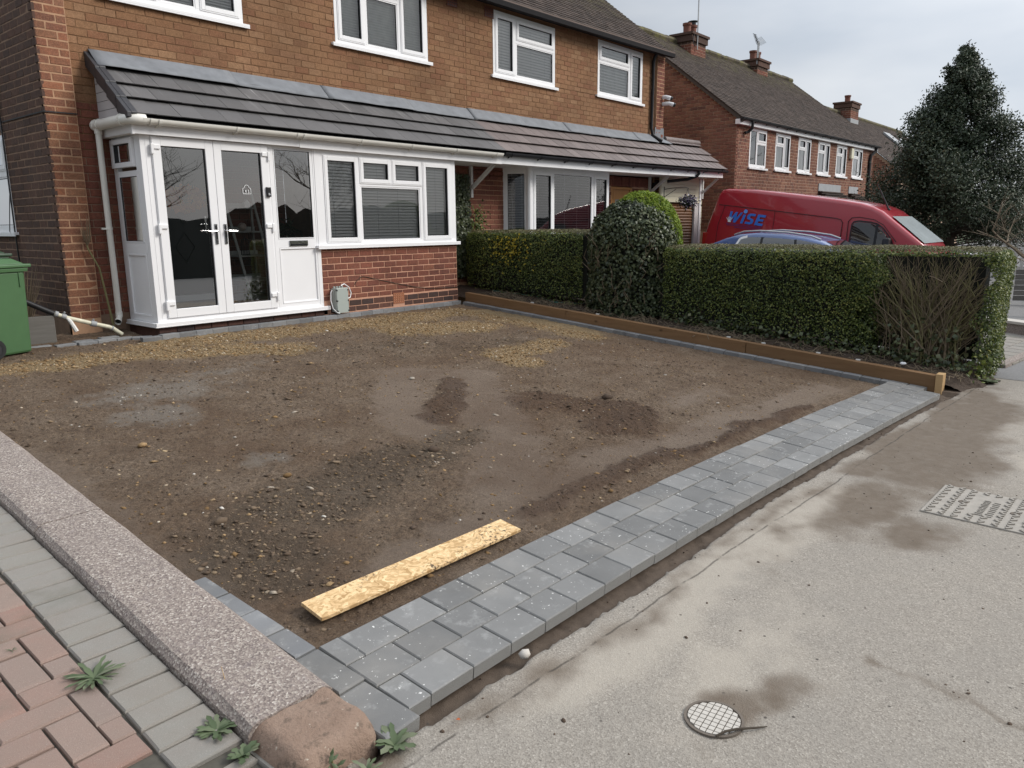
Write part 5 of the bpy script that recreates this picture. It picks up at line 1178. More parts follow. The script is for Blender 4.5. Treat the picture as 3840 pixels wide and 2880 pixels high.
for (xx, yy) in ((5.71, .735), (6.62, .735)):
    m = MB(); hl = [(xx-.1+i*.045, xx-.075+i*.045, 4.73+j*.04, 4.75+j*.04) for i in range(5) for j in range(4)]; plate(m, Mw, xx-.12, xx+.12, 4.715, 4.895, hl, .0, .014); m.build('air_brick', 'brick_red', H2); m = MB(); m.box(xx-.11, xx+.11, .728, .736, 4.72, 4.89); m.build('air_brick_back', 'black_plastic', H2)
# cameras on the end pier
for (z, dyy, lab) in ((4.08, -.02, 'upper white security camera on the brick corner pier'), (3.93, -.10, 'lower white security camera on the brick corner pier')):
    t_ = thing('security_camera', lab, 'camera', (12.66, .66, z)); m = MB(); m.tube([(12.66, .68, z), (12.66, .62+dyy, z), (12.72, .54+dyy, z-.03)], [.045, .045, .05], 10); m.build('body', 'upvc', t_, True); m = MB(); m.tube([(12.72, .54+dyy, z-.03), (12.745, .50+dyy, z-.045)], .044, 10); m.build('lens', 'black_plastic', t_)
# overhead wire by the verge
m = MB(); m.tube([(12.8, 2.6, 6.75), (12.2, 3.4, 8.0), (11.5, 4.3, 9.6)], .008, 5); o = m.build('telephone_wire', 'black_plastic', None); tag(o, 'thin black wire rising past the roof verge into the sky', 'wire')
# hanging basket
hb = thing('hanging_basket', 'hanging basket of purple and white winter pansies by the garage door', 'hanging basket', (12.75, .0, 1.55)); m = MB()
m.tube([(12.42, .44, 1.98), (12.55, .25, 2.01), (12.72, .06, 2.02), (12.78, -.0, 2.0), (12.77, .02, 1.96)], .008, 6); m.tube([(12.42, .44, 1.80), (12.58, .22, 1.98)], .007, 5); m.tube([(12.42, .44, 2.04), (12.42, .44, 1.74)], .008, 5)
for a in range(3): m.tube([(12.77, .01, 1.97), (12.77+.13*math.cos(a*2.1), .01+.13*math.sin(a*2.1), 1.68)], .004, 4)
m.build('bracket_and_chain', 'black_plastic', hb); m = MB(); m.lathe([(.0, -.13), (.08, -.10), (.13, .0)], 12, Matrix.Translation((12.77, .01, 1.68))); m.build('basket', 'black_plastic', hb)
leaf_mat('pansy petal', [(0, (.02, .01, .05)), (.45, (.045, .02, .09)), (.6, (.35, .33, .38)), (1, (.7, .68, .72))]); n = 420; P = np.array([12.77, .01, 1.70])+RG.normal(size=(n, 3))*[.095, .095, .07]; leaf_mesh('flowers', P, RG.normal(size=(n, 3)), .05, hb, 'pansy petal', 12, .9, attrs=dict(tint=RG.random(n)*.8)); P = np.array([12.77, .01, 1.66])+RG.normal(size=(260, 3))*[.10, .10, .07]; leaf_mesh('leaves', P, RG.normal(size=(260, 3)), .05, hb, 'dark leaf', 13, .6, attrs=dict(tint=RG.random(260)))

# ------------------------------------------------------------------ third house
D3 = lambda x, z=3: .0085*(x-15.5)
H3 = thing('semi_detached_house', 'red brick pair of houses with six narrow white windows beyond the red van', 'house', (21.5, .1, -.2))
Y3 = .10; M3 = Mfront(Y3); lefts = [(16.33, 17.46), (18.11, 19.23), (19.88, 20.96), (21.61, 22.73), (23.42, 24.49), (25.18, 26.29)]; holes3 = [(a, b, 2.655, 3.66) for a, b in lefts]
wall(H3, M3, 15.48, 27.63, -.6, 3.80, [(a, b, c+D3(a), d+D3(a)) for a, b, c, d in holes3], 'mortar_far')
m = MB(); m.prism([(.10, -.6), (7.0, -.6), (7.0, 3.9), (3.51, 6.58), (.10, 3.86)], 15.485, 15.6, 'x'); m.build('gable_wall', 'mortar_far', H3); m = MB(); m.prism([(.10, -.6), (7.0, -.6), (7.0, 3.9), (3.51, 6.68), (.10, 3.95)], 27.5, 27.63, 'x'); m.build('gable_wall', 'mortar_far', H3)
items = []
for i, mm in enumerate(brick_specs(M3, 15.48, 27.63, 1.2, 3.86, [(a-.0, b, c, d) for a, b, c, d in holes3], zf=D3, L_=.1125, phase=0, cut=.5, gap=.012)): items.append((BRK['brick_far'][(i*7+int(rnd.random()*5)) % 5], mm))
for i, mm in enumerate(brick_specs(Mleft(15.48), .095, 4.2, 1.0, 6.5, [], umax=lambda z: 99 if z < 3.8 else 99, gap=.013)):
    p = mm.translation
    if p.z < 3.82+.79*(p.y-.1)-.05: items.append((BRK['brick_far'][i % 5], mm))
mixed_pieces(H3, 'brick', items)
for k, (a, b) in enumerate(lefts):
    mid = a+.56*(b-a) if k else a+.42*(b-a); zz = D3(a)
    if k: L3 = [(a+.055, mid-.03, 2.72, 3.32, 'fixed'), (a+.055, mid-.03, 3.36, 3.61, 'sash'), (mid+.03, b-.055, 2.72, 3.61, 'sash')]
    else: L3 = [(a+.055, mid-.02, 2.72, 3.61, 'fixed'), (mid+.04, b-.055, 2.72, 3.28, 'fixed'), (mid+.04, b-.055, 3.34, 3.61, 'sash')]
    make_window(H3, M3, (a, b, 2.655, 3.66), L3, sill=.06, back='pale_backing' if k else 'dark_room', depth=.13 if k else .3, sash_w=.035, zs=zz)  # pale backing carries the brightness of sky reflected in these panes
def strip3(mb, x0, x1, y0, y1, za, zb, n=4):
    for i in range(n):
        a, b = x0+(x1-x0)*i/n, x0+(x1-x0)*(i+1)/n; A, B = D3(a), D3(b)
        mb.add([(a, y0, za+A), (b, y0, za+B), (b, y0, zb+B), (a, y0, zb+A), (a, y1, za+A), (b, y1, za+B), (b, y1, zb+B), (a, y1, zb+A)], [(0, 1, 2, 3), (7, 6, 5, 4), (0, 4, 5, 1), (3, 2, 6, 7), (0, 3, 7, 4), (1, 5, 6, 2)])
m = MB(); strip3(m, 15.36, 27.7, -.03, .09, 3.68, 3.80, 6); m.build('fascia', 'upvc', H3)
g3 = gutter(H3, 15.36, 27.76, -.09, 3.835, 'gutter_black', zf=D3, bspace=.75, joints=(18.6, 21.6, 24.6))
m = MB(); m.tube([(16.02, -.09, 3.80), (16.02, -.09, 3.62), (16.0, .0, 3.53), (15.9, .05, 3.50)], .04, 8); m.build('downpipe', 'gutter_black', H3, True); m = MB(); m.tube([(27.3, -.09, 3.9), (27.3, -.06, 3.75), (27.1, .03, 3.6), (27.05, .04, 3.4), (27.05, .04, -.4)], .055, 8); m.build('downpipe', 'gutter_black', H3, True)
S3 = (6.62-3.86)/(3.51+.08)
sp = slope_roof(H3, 15.38, 27.78, -.08, 3.86, 3.45, S3, D3, course=.105, tilew=.17)
pieces(H3, 'roof_tile', TB['roof'], sp, 'roof', 300, 'roof_tiling')
m = MB(); vs = []
for x in (15.40, 27.76): zz = D3(x)-.015; vs += [(x, -.07, 3.86+zz), (x, 3.51, 6.62+zz), (x, 7.2, 3.86+zz)]
m.add(vs, [(0, 3, 4, 1), (1, 4, 5, 2)]); m.build('roof', 'roof', H3)
for i in range(27):
    x = 15.38+i*.46; m = MB(); q = rnd.uniform(-.012, .012); m.tube([(x, 3.48, 6.60+D3(x)+q), (x+.455, 3.48, 6.60+D3(x+.455)+q)], .10, 8); m.build('ridge_tile', 'roof_moss', H3)
m = MB(); m.prism([(-.1, 3.80), (3.5, 6.57), (3.5, 6.50), (-.06, 3.72)], 15.40, 15.475, 'x'); m.build('verge_mortar', simple('dark verge mortar', (.07, .055, .045), .9, nscale=20), H3)
# alarm box, burglar
m = MB(); m.box(24.72, 24.98, .0, .095, 3.35, 3.70); o = m.build('alarm_box', 'cream_board', H3, bevel=.02)
for (a, b) in ((21.9, 24.0), (25.0, 25.95)):                                           # two ground floor bay roofs
    m = MB(); ap = .75; m.add([(a, .09, 2.20), (b, .09, 2.20), (b+.55, -ap, 1.62), (a-.45, -ap, 1.62), (a, .09, 1.5), (b, .09, 1.5)], [(0, 1, 2, 3), (0, 3, 4), (1, 5, 2)]); o = m.build('bay_roof', 'roof', H3)
    for k in range(7):
        f_ = k/7.; m = MB(); x0 = a-.45*f_-.03; x1 = b+.55*f_+.03; y = .09-(ap+.09)*f_; z = 2.215-.58*f_; m.box(x0, x1, y-.14, y+.02, z-.075, z-.045, None); m.build('bay_tile_course', 'roof', o)
    m = MB(); m.box(a-.05, b+.05, .075, .088, 2.18, 2.42); m.build('bay_flashing', 'lead_dull', H3)
# chimneys with pots
def chimney(house, x, y, zb, w_, h_, dp_, pots, zf):
    zz = zf(x); c = MB(); c.box(x-w_/2, x+w_/2, y-dp_/2, y+dp_/2, zb-1.0+zz, zb+h_+zz); st = c.build('chimney', 'mortar_far', house)
    it = []
    for k, mm in enumerate(brick_specs(Mfront(y-dp_/2), x-w_/2, x+w_/2, zb-.9, zb+h_, [], zf=lambda a, b: zz)+brick_specs(Mleft(x-w_/2), y-dp_/2, y+dp_/2, zb-.9, zb+h_, [], zf=lambda a, b: zz)): it.append((BRK['brick_dark' if mm.translation.z > zb+h_-.3+zz else 'brick_red'][k % 5], mm))
    mixed_pieces(st, 'brick', it, 300)
    c = MB(); c.box(x-w_/2-.05, x+w_/2+.05, y-dp_/2-.05, y+dp_/2+.05, zb+h_-.20+zz, zb+h_-.02+zz); c.box(x-w_/2-.09, x+w_/2+.09, y-dp_/2-.09, y+dp_/2+.09, zb+h_-.02+zz, zb+h_+.05+zz); c.build('chimney_cap', 'brick_dark', st)
    for i in range(pots):
        px = x+(i-(pots-1)/2)*.36; c = MB(); c.lathe([(.12, 0), (.135, .02), (.115, .08), (.12, .25), (.14, .27), (.14, .33), (.10, .33), (.095, .1)], 14, Matrix.Translation((px, y, zb+h_+.05+zz))); c.build('chimney_pot', simple('terracotta pot', (.16, .06, .04), .8), st, True)
    c = MB(); c.box(x-w_/2-.015, x+w_/2+.015, y-dp_/2-.02, y+dp_/2, zb-.65+zz, zb-.12+zz); c.build('chimney_flashing', 'lead_dull', st)
    return st
c1 = chimney(H3, 18.75, 3.25, 6.25, .95, .50, .62, 2, D3); c2 = chimney(H3, 24.15, 3.45, 6.28, .92, .50, .62, 2, D3)
cw = MB(); zt = 7.7; cw.lathe([(.09, 0), (.09, .12)], 12, Matrix.Translation((18.95, 3.25, 7.15))); cw.lathe([(.0, .165), (.16, .13), (.16, .12)], 12, Matrix.Translation((18.95, 3.25, 7.15))); cw.build('pot_cowl', 'black_plastic', c1)
MAT['alu'] = simple('dull aluminium', (.42, .43, .44), .4, metal=.6)
a1 = thing('aerial_mast', 'tall thin aerial mast strapped to the nearer chimney', 'aerial', (18.30, 2.92, 6.7)); m = MB(); m.tube([(18.55, 2.88, 6.35), (18.55, 2.88, 8.2), (18.55, 2.88, 10.2)], [.022, .02, .012], 6)
for k in range(7): m.tube([(18.52, 2.88, 8.1+k*.22), (18.60, 2.88, 8.1+k*.22)], .012, 5)
m.build('mast', 'alu', a1); m = MB(); q = [(18.38+.13*math.cos(k*.6), 2.87, 6.60+.17*math.sin(k*.6)) for k in range(12)]; m.tube(q, .012, 5); m.build('cable_coil', 'gutter_black', a1)
a2 = thing('tv_aerial', 'rooftop television aerial with crossed rods on the farther chimney', 'aerial', (23.7, 3.2, 7.3)); m = MB(); m.tube([(23.65, 3.15, 6.7), (23.65, 3.15, 7.45)], .022, 6); m.tube([(24.1, 3.3, 7.0), (24.1, 3.3, 7.55)], .018, 6); m.build('mast', 'alu', a2)
m = MB(); A_, B_ = Vector((22.75, 2.9, 7.50)), Vector((24.0, 3.3, 7.43)); m.bar(A_, B_, .02)
for k in range(9): p = A_.lerp(B_, k/8); m.bar(p+Vector((.02, -.06, -.03)), p+Vector((-.02, .06, .03)), .025, .012)
m.build('boom', 'gutter_black', a2); m = MB(); A_, B_ = Vector((23.8, 3.2, 7.46)), Vector((24.7, 3.4, 7.72)); m.bar(A_, B_, .014)
for k in range(6): p = A_.lerp(B_, k/5); m.bar(p+Vector((.06, -.08, -.11)), p+Vector((-.06, .08, .11)), .010)
m.build('boom', 'alu', a2)

# ------------------------------------------------------------------ fourth house, partly behind the conifer
D4 = lambda x, z=3: .3+.009*(x-31)
H4 = thing('house', 'farthest brick house with mossy roof and rooflights beside the dark conifer', 'house', (36, 1.2, -.2))
m = MB(); m.prism([(.0, -.6), (6.4, -.6), (6.4, 3.25), (3.2, 5.85), (.0, 3.25)], 31.0, 31.2, 'x'); m.box(31.2, 44, .01, .2, -.6, 3.3); m.build('wall', 'mortar_far', H4)
it = []
for i, mm in enumerate(brick_specs(Mleft(31.0), .0, 3.2, 1.2, 5.8, [])):
    p = mm.translation
    if p.z < 3.22+.82*p.y-.05: it.append((BRK['brick_far'][i % 5], mm))
mixed_pieces(H4, 'brick', it)
sp = slope_roof(H4, 30.85, 43.5, -.15, 3.20, 3.15, .84, lambda x: .0, course=.13, tilew=.2); pieces(H4, 'roof_tile', TB['roof'], sp, 'roof', 0, 'roof_tiling')
m = MB(); m.add([(30.9, -.14, 3.18), (43.5, -.14, 3.18), (43.5, 3.2, 5.96), (30.9, 3.2, 5.96), (43.5, 6.6, 3.2), (30.9, 6.6, 3.2)], [(0, 1, 2, 3), (3, 2, 4, 5)]); m.build('roof', 'roof', H4)
for i in range(28): x = 30.85+i*.45; m = MB(); m.tube([(x, 3.18, 5.97), (x+.445, 3.18, 5.97)], .11, 8); m.build('ridge_tile', 'roof_moss', H4)
for (x, y) in ((37.2, 1.65), (39.3, 1.45)):
    m = MB(); z = 3.20+.84*(y+.15)+.02; m.add([(x, y, z+.10), (x+1.1, y, z+.10), (x+1.1, y+.75, z+.10+.63), (x, y+.75, z+.73), (x, y, z), (x+1.1, y, z), (x+1.1, y+.75, z+.63), (x, y+.75, z+.63)], [(0, 1, 2, 3), (0, 4, 5, 1), (0, 3, 7, 4), (1, 5, 6, 2)]); m.build('rooflight', 'lead_dull', H4)
chimney(H4, 33.4, 3.0, 5.82, 1.1, .55, .7, 1, lambda x: 0)

CABLE = [(2.833, -.012, .385), (2.87, -.012, .43), (2.93, -.014, .475), (2.973, -.016, .491), (3.046, -.014, .482), (3.293, -.013, .424), (3.602, -.013, .356), (4.008, -.013, .273), (4.293, -.013, .234), (4.921, -.013, .213)]
HOSE = [(5.70, -.1, .10), (5.815, -.415, .065), (5.87, -.606, .05), (5.90, -.863, .03), (5.80, -1.15, .0), (5.70, -1.35, -.02), (5.766, -1.515, -.025), (5.90, -1.675, -.035), (6.1, -1.9, -.05)]

# ------------------------------------------------------------------ vehicles
def car_paint(name, col, rough=.28):
    t = NT(name); t.pbsdf(t.mixc(t.noise(1.5, 3), tuple(x*.93 for x in col), tuple(min(1, x*1.06) for x in col)), rough, None, .5, 0.0, **{'Coat Weight': .8, 'Coat Roughness': .06}); MAT[name] = t.m
car_paint('red van paint', (.36, .015, .028)); car_paint('blue car paint', (.05, .095, .25)); MAT['screen'] = simple('sky pale windscreen', (.38, .42, .43), .12, nscale=3, namt=.2)  # pale windscreen colour stands in for the sky it reflects
MAT['rubber'] = simple('black rubber', (.012, .012, .012), .8); MAT['bumper'] = simple('grey black bumper plastic', (.02, .02, .022), .6)
MAT['wise blue'] = simple('blue vinyl lettering', (.035, .17, .62), .4); MAT['light blue vinyl'] = simple('light blue vinyl', (.12, .33, .85), .4)
MAT['lamp_glass'] = simple('lamp lens', (.6, .6, .6), .1); MAT['tail_red'] = simple('red lamp lens', (.35, .01, .01), .15); MAT['small print'] = simple('dark violet vinyl', (.11, .03, .16), .4)
def body_loft(prof, half, tumble, name, mat, parent):
    n = len(prof); nrm = []
    for i in range(n):
        a, b, c = Vector(prof[i-1]), Vector(prof[i]), Vector(prof[(i+1) % n]); e1 = (b-a).normalized(); e2 = (c-b).normalized()
        q = Vector((e1.y+e2.y, -(e1.x+e2.x))); nrm.append(q.normalized() if q.length > 1e-6 else Vector((e1.y, -e1.x)))
    area = sum(prof[i-1][0]*prof[i][1]-prof[i][0]*prof[i-1][1] for i in range(n)); sg = 1 if area > 0 else -1
    sl = [(-1, .10), (-.985, .045), (-.95, .016), (-.88, .002), (-.45, 0), (.45, 0), (.88, .002), (.95, .016), (.985, .045), (1, .10)]
    vs = []; fs = []
    for (y, d) in sl:
        for (s, h), q in zip(prof, nrm):
            hh = h-sg*q.y*d; vs.append((s-sg*q.x*d, y*half*(1-tumble(hh)), hh))
    for i in range(len(sl)-1):
        for k in range(n): fs.append((i*n+k, i*n+(k+1) % n, (i+1)*n+(k+1) % n, (i+1)*n+k))
    fs += [tuple(range(n-1, -1, -1)), tuple((len(sl)-1)*n+k for k in range(n))]
    m = MB(); m.add(vs, fs); return m.build(name, mat, parent, smooth=True)
def side_poly(mb, pts, half, tumble, off, side=-1):
    vs = [(s, side*(half*(1-tumble(h))+off), h) for s, h in pts]; mb.add(vs, [tuple(range(len(vs)))])
def side_line(mb, pts, wd, half, tumble, off, side=-1):
    for (a, b) in zip(pts[:-1], pts[1:]):
        d = Vector((b[0]-a[0], b[1]-a[1])).normalized(); q = Vector((-d.y, d.x))*wd/2
        side_poly(mb, [(a[0]-q.x, a[1]-q.y), (b[0]-q.x, b[1]-q.y), (b[0]+q.x, b[1]+q.y), (a[0]+q.x, a[1]+q.y)], half, tumble, off, side)
def wheel(parent, x, y, r, wd):
    M_ = Matrix.Translation((x, y, r)) @ Matrix.Rotation(math.pi/2, 4, 'X'); w_ = MB()
    w_.lathe([(r*.62, -wd/2), (r*.92, -wd/2), (r, -wd/2+.03), (r, wd/2-.03), (r*.92, wd/2), (r*.62, wd/2)], 24, M_); o = w_.build('wheel', 'rubber', parent, True)
    w_ = MB(); w_.lathe([(.0, -wd/2+.05), (r*.2, -wd/2+.03), (r*.55, -wd/2+.05), (r*.63, -wd/2+.01)], 20, M_); w_.lathe([(.0, wd/2-.05), (r*.2, wd/2-.03), (r*.55, wd/2-.05), (r*.63, wd/2-.01)], 20, M_); w_.build('rim', 'alu', o, True)
van = thing('parked_van', 'red high roofed panel van with blue WISE lettering parked on the far drive', 'van', (14.53, .06, -.215), None, -math.pi/2)
van.rotation_euler = (0, math.radians(3.05), -math.pi/2)
tv = lambda h: .11*max(0, (h-1.0)/1.2)**1.5
VP = [(.02, .32), (.0, .50), (.03, 1.0), (.10, 1.35), (.30, 2.12), (.38, 2.22), (.52, 2.25), (1.2, 2.235), (2.0, 2.17), (2.6, 2.115), (3.2, 2.055), (3.6, 2.0), (3.85, 1.935), (4.05, 1.845), (4.25, 1.70), (4.6, 1.45), (4.93, 1.215), (5.02, 1.10), (5.36, .96), (5.54, .84), (5.62, .7), (5.62, .34), (5.5, .28)]
bodyv = body_loft(VP, .99, tv, 'body', 'red van paint', van)
for sd_ in (-1, 1):
    m = MB(); side_poly(m, [(3.50, 1.08), (4.34, 1.14), (4.28, 1.27), (4.10, 1.47), (3.98, 1.555), (3.85, 1.585), (3.62, 1.60), (3.53, 1.58), (3.50, 1.52)], .99, tv, .006, sd_); m.build('door_window', 'glass_dark', van)
    m = MB(); side_line(m, [(3.48, 1.07), (3.485, 1.55), (3.52, 1.60), (3.62, 1.62), (3.86, 1.605), (4.0, 1.575), (4.13, 1.485), (4.31, 1.28), (4.37, 1.14)], .028, .99, tv, .008, sd_); side_line(m, [(4.0, 1.09), (4.0, 1.56)], .05, .99, tv, .009, sd_); m.build('window_seal', 'seal', van)
    m = MB(); side_line(m, [(.36, 1.865), (1.3, 1.80), (2.4, 1.715), (3.14, 1.655), (3.24, 1.63), (3.28, 1.57), (3.28, .6)], .016, .99, tv, .004, sd_); side_line(m, [(3.42, .6), (3.40, 1.60), (3.46, 1.68), (3.62, 1.70), (3.92, 1.66), (4.12, 1.56), (4.42, 1.22)], .014, .99, tv, .004, sd_); side_line(m, [(.36, .6), (.40, 1.4), (.52, 1.86)], .012, .99, tv, .004, sd_); side_line(m, [(1.75, .6), (1.75, 1.76)], .010, .99, tv, .004, sd_); m.build('panel_seam', 'seal', van)
    m = MB(); side_poly(m, [(3.56, .98), (3.74, .99), (3.74, 1.02), (3.56, 1.01)], .99, tv, .02, sd_); m.build('door_handle', 'bumper', van)
    m = MB(); m.box(4.2, 4.34, min(sd_*1.0, sd_*1.22), max(sd_*1.0, sd_*1.22), 1.0, 1.30); m.build('mirror', 'bumper', van, bevel=.03)
    m = MB(); m.box(5.36, 5.58, min(sd_*.62, sd_*.94), max(sd_*.62, sd_*.94), .80, 1.02); m.build('headlight', 'lamp_glass', van, bevel=.05)
    m = MB(); m.box(.02, .16, min(sd_*.86, sd_*.985), max(sd_*.86, sd_*.985), .75, 1.2); m.build('tail_light', 'tail_red', van, bevel=.02)
    for wx in (1.05, 4.72): wheel(van, wx, sd_*.86, .33, .22)
    m = MB(); side_poly(m, [(.06, .36), (5.5, .36), (5.5, .55), (.06, .55)], .99, tv, .012, sd_); m.build('rubbing_strip', 'bumper', van)
m = MB(); m.add([(4.235, -.80, 1.745), (4.235, .80, 1.745), (4.60, .84, 1.482), (4.945, .90, 1.225), (4.945, -.90, 1.225), (4.60, -.84, 1.482)], [(0, 1, 2, 5), (5, 2, 3, 4)]); m.build('windscreen', 'screen', van)
m = MB(); m.box(-.06, .10, -.95, .95, .36, .62); m.box(5.5, 5.70, -.92, .92, .34, .62); m.build('bumper', 'bumper', van, bevel=.04)
m = MB(); m.box(-.02, .06, -.93, -.6, .62, .94); m.build('rear_recess', 'black_plastic', van)
m = MB(); m.tube([(4.03, -.30, 1.86), (4.0, -.31, 1.90), (3.72, -.35, 2.42)], [.035, .02, .006], 8); m.build('aerial', 'black_plastic', van)
# blue lettering on the street side flank
def vt(p, q=(.605, 1.475), sc=.252, rot=-.072): 
    x, y = p[0]*sc, p[1]*sc; c, s = math.cos(rot), math.sin(rot); return (q[0]+x*c-y*s, q[1]+x*s+y*c)
def slant(P, dx): return [(x+.22*y+dx, y) for x, y in P]
Wp = [(0, 1), (.24, 1), (.31, .42), (.55, 1), (.74, 1), (.80, .42), (1.03, 1), (1.26, 1), (.88, 0), (.64, 0), (.57, .52), (.36, 0), (.12, 0)]
Ep = [(0, 0), (.80, 0), (.80, .22), (.28, .22), (.28, .40), (.70, .40), (.70, .60), (.28, .60), (.28, .78), (.78, .78), (.78, 1), (0, 1)]
Sp = [(.02, .02), (.55, .0), (.74, .10), (.80, .30), (.70, .50), (.34, .60), (.28, .70), (.36, .79), (.76, .79), (.76, 1.0), (.25, 1.0), (.06, .90), (0, .68), (.10, .48), (.46, .38), (.52, .30), (.46, .22), (.02, .22)]
ip = [(0, 0), (.26, 0), (.26, .84), (0, .84)]
m = MB()
def tri_fill(mb, poly, off):
    from mathutils.geometry import tessellate_polygon
    vs = [(s, -(.99*(1-tv(h))+off), h) for s, h in poly]; tr = tessellate_polygon([[Vector((s, h, 0)) for s, h in poly]]); mb.add(vs, [tuple(x) for x in tr])
for poly, dx in ((Wp, 0), (ip, 1.36), (Sp, 1.78), (Ep, 2.74)): tri_fill(m, [vt(p) for p in slant(poly, dx)], .006)
o = m.build('lettering', 'wise blue', van)
m = MB(); tri_fill(m, [vt((1.70+.19*math.cos(a*math.pi/8), 1.13+.19*math.sin(a*math.pi/8))) for a in range(16)], .006); m.build('lettering_dot', 'light blue vinyl', van)
m = MB()
for a in (60, 78, 96, 112, 130): r0, r1 = .0, .55; ca, sa = math.cos(math.radians(a)), math.sin(math.radians(a)); side_line(m, [vt((.27+ca*.04, .0+sa*.04)), vt((.27+ca*.5, sa*.5))], .012, .99, tv, .009)
tri_fill(m, [vt(p) for p in ((.14, .0), (.46, 0), (.38, .13), (.2, .13))], .009); m.build('lettering_flare', 'slat', van)
m = MB()
for k, (y0, x0, x1) in enumerate(((-.14, .0, 3.4), (-.27, .1, 3.4), (-.42, .9, 3.3))):
    x = x0
    while x < x1: w_ = rnd.uniform(.06, .22); side_line(m, [vt((x, y0)), vt((x+w_, y0))], .016, .99, tv, .007); x += w_+.05
m.build('small_lettering', 'small print', van)
m = MB(); m.prism([(4.0, 1.0), (3.5, 1.0), (3.45, 1.5), (3.7, 1.55)], -.7, -.2, 'y'); m.build('seat', 'panel_grey', van)
m = MB()
for k in range(10): s0 = 3.62+k*.045; side_poly(m, [(s0, 1.02), (s0+.045, 1.02), (s0+.042, 1.5), (s0+.01, 1.52)], .88+.03*(k % 2), tv, -.03)
m.build('dust_sheet', 'cream_board', van)
blue = thing('parked_car', 'blue car with silver roof rails parked behind the hedge in front of the van', 'car', (12.15, -.93, -.27), None, -math.pi/2); blue.rotation_euler = (0, math.radians(3.0), -math.pi/2)
tc_ = lambda h: .20*max(0, (h-.92)/.4)**1.2
CP = [(.05, .26), (.0, .5), (.04, .80), (.14, .97), (.30, 1.04), (.62, 1.19), (.92, 1.29), (1.25, 1.335), (1.8, 1.335), (2.3, 1.295), (2.62, 1.23), (2.95, 1.10), (3.2, 1.0), (3.7, .92), (4.05, .80), (4.18, .6), (4.18, .3), (4.1, .24)]
body_loft(CP, .87, tc_, 'body', 'blue car paint', blue)
for sd_ in (-1, 1):
    m = MB(); side_poly(m, [(.92, 1.055), (2.70, 1.035), (2.95, 1.05), (2.60, 1.185), (2.2, 1.235), (1.6, 1.25), (1.12, 1.235), (.98, 1.19)], .87, tc_, .006, sd_); m.build('side_window', 'glass_dark', blue)
    m = MB(); side_line(m, [(.90, 1.05), (.96, 1.20), (1.10, 1.245)], .045, .87, tc_, .008, sd_); side_line(m, [(.35, 1.025), (2.6, 1.02)], .035, .87, tc_, .012, sd_); m.build('sky_glint_strip', 'upvc', blue)  # white strips stand in for sky reflected along shoulder and rear pillar
    m = MB(); side_line(m, [(1.42, 1.05), (1.42, 1.25)], .05, .87, tc_, .008, sd_); side_line(m, [(2.15, 1.04), (2.1, 1.24)], .05, .87, tc_, .008, sd_); m.build('pillar_trim', 'seal', blue)
    m = MB(); yb = sd_*.60; m.tube([(.75, yb, 1.26), (.95, yb, 1.335), (1.3, yb, 1.37), (1.9, yb, 1.365), (2.35, yb, 1.32), (2.55, yb, 1.26)], .018, 8); m.build('roof_rail', 'alu', blue, True)
    for wx in (.85, 3.35): wheel(blue, wx, sd_*.76, .31, .2)
    m = MB(); m.box(3.95, 4.12, min(sd_*.5, sd_*.8), max(sd_*.5, sd_*.8), .65, .80); m.build('headlight', 'lamp_glass', blue, bevel=.03); m = MB(); m.box(.03, .15, min(sd_*.6, sd_*.83), max(sd_*.6, sd_*.83), .72, .95); m.build('tail_light', 'tail_red', blue, bevel=.02)
    m = MB(); m.box(2.78, 2.90, min(sd_*.88, sd_*1.04), max(sd_*.88, sd_*1.04), .98, 1.10); m.build('mirror', 'blue car paint', blue, bevel=.03)
m = MB(); m.add([(.33, -.62, 1.065), (.33, .62, 1.065), (.90, .56, 1.292), (.90, -.56, 1.292)], [(0, 1, 2, 3)]); m.build('rear_screen', 'glass_dark', blue)
m = MB(); m.add([(2.64, -.55, 1.235), (2.64, .55, 1.235), (3.18, .64, 1.018), (3.18, -.64, 1.018)], [(0, 1, 2, 3)]); m.build('windscreen', 'glass_dark', blue)

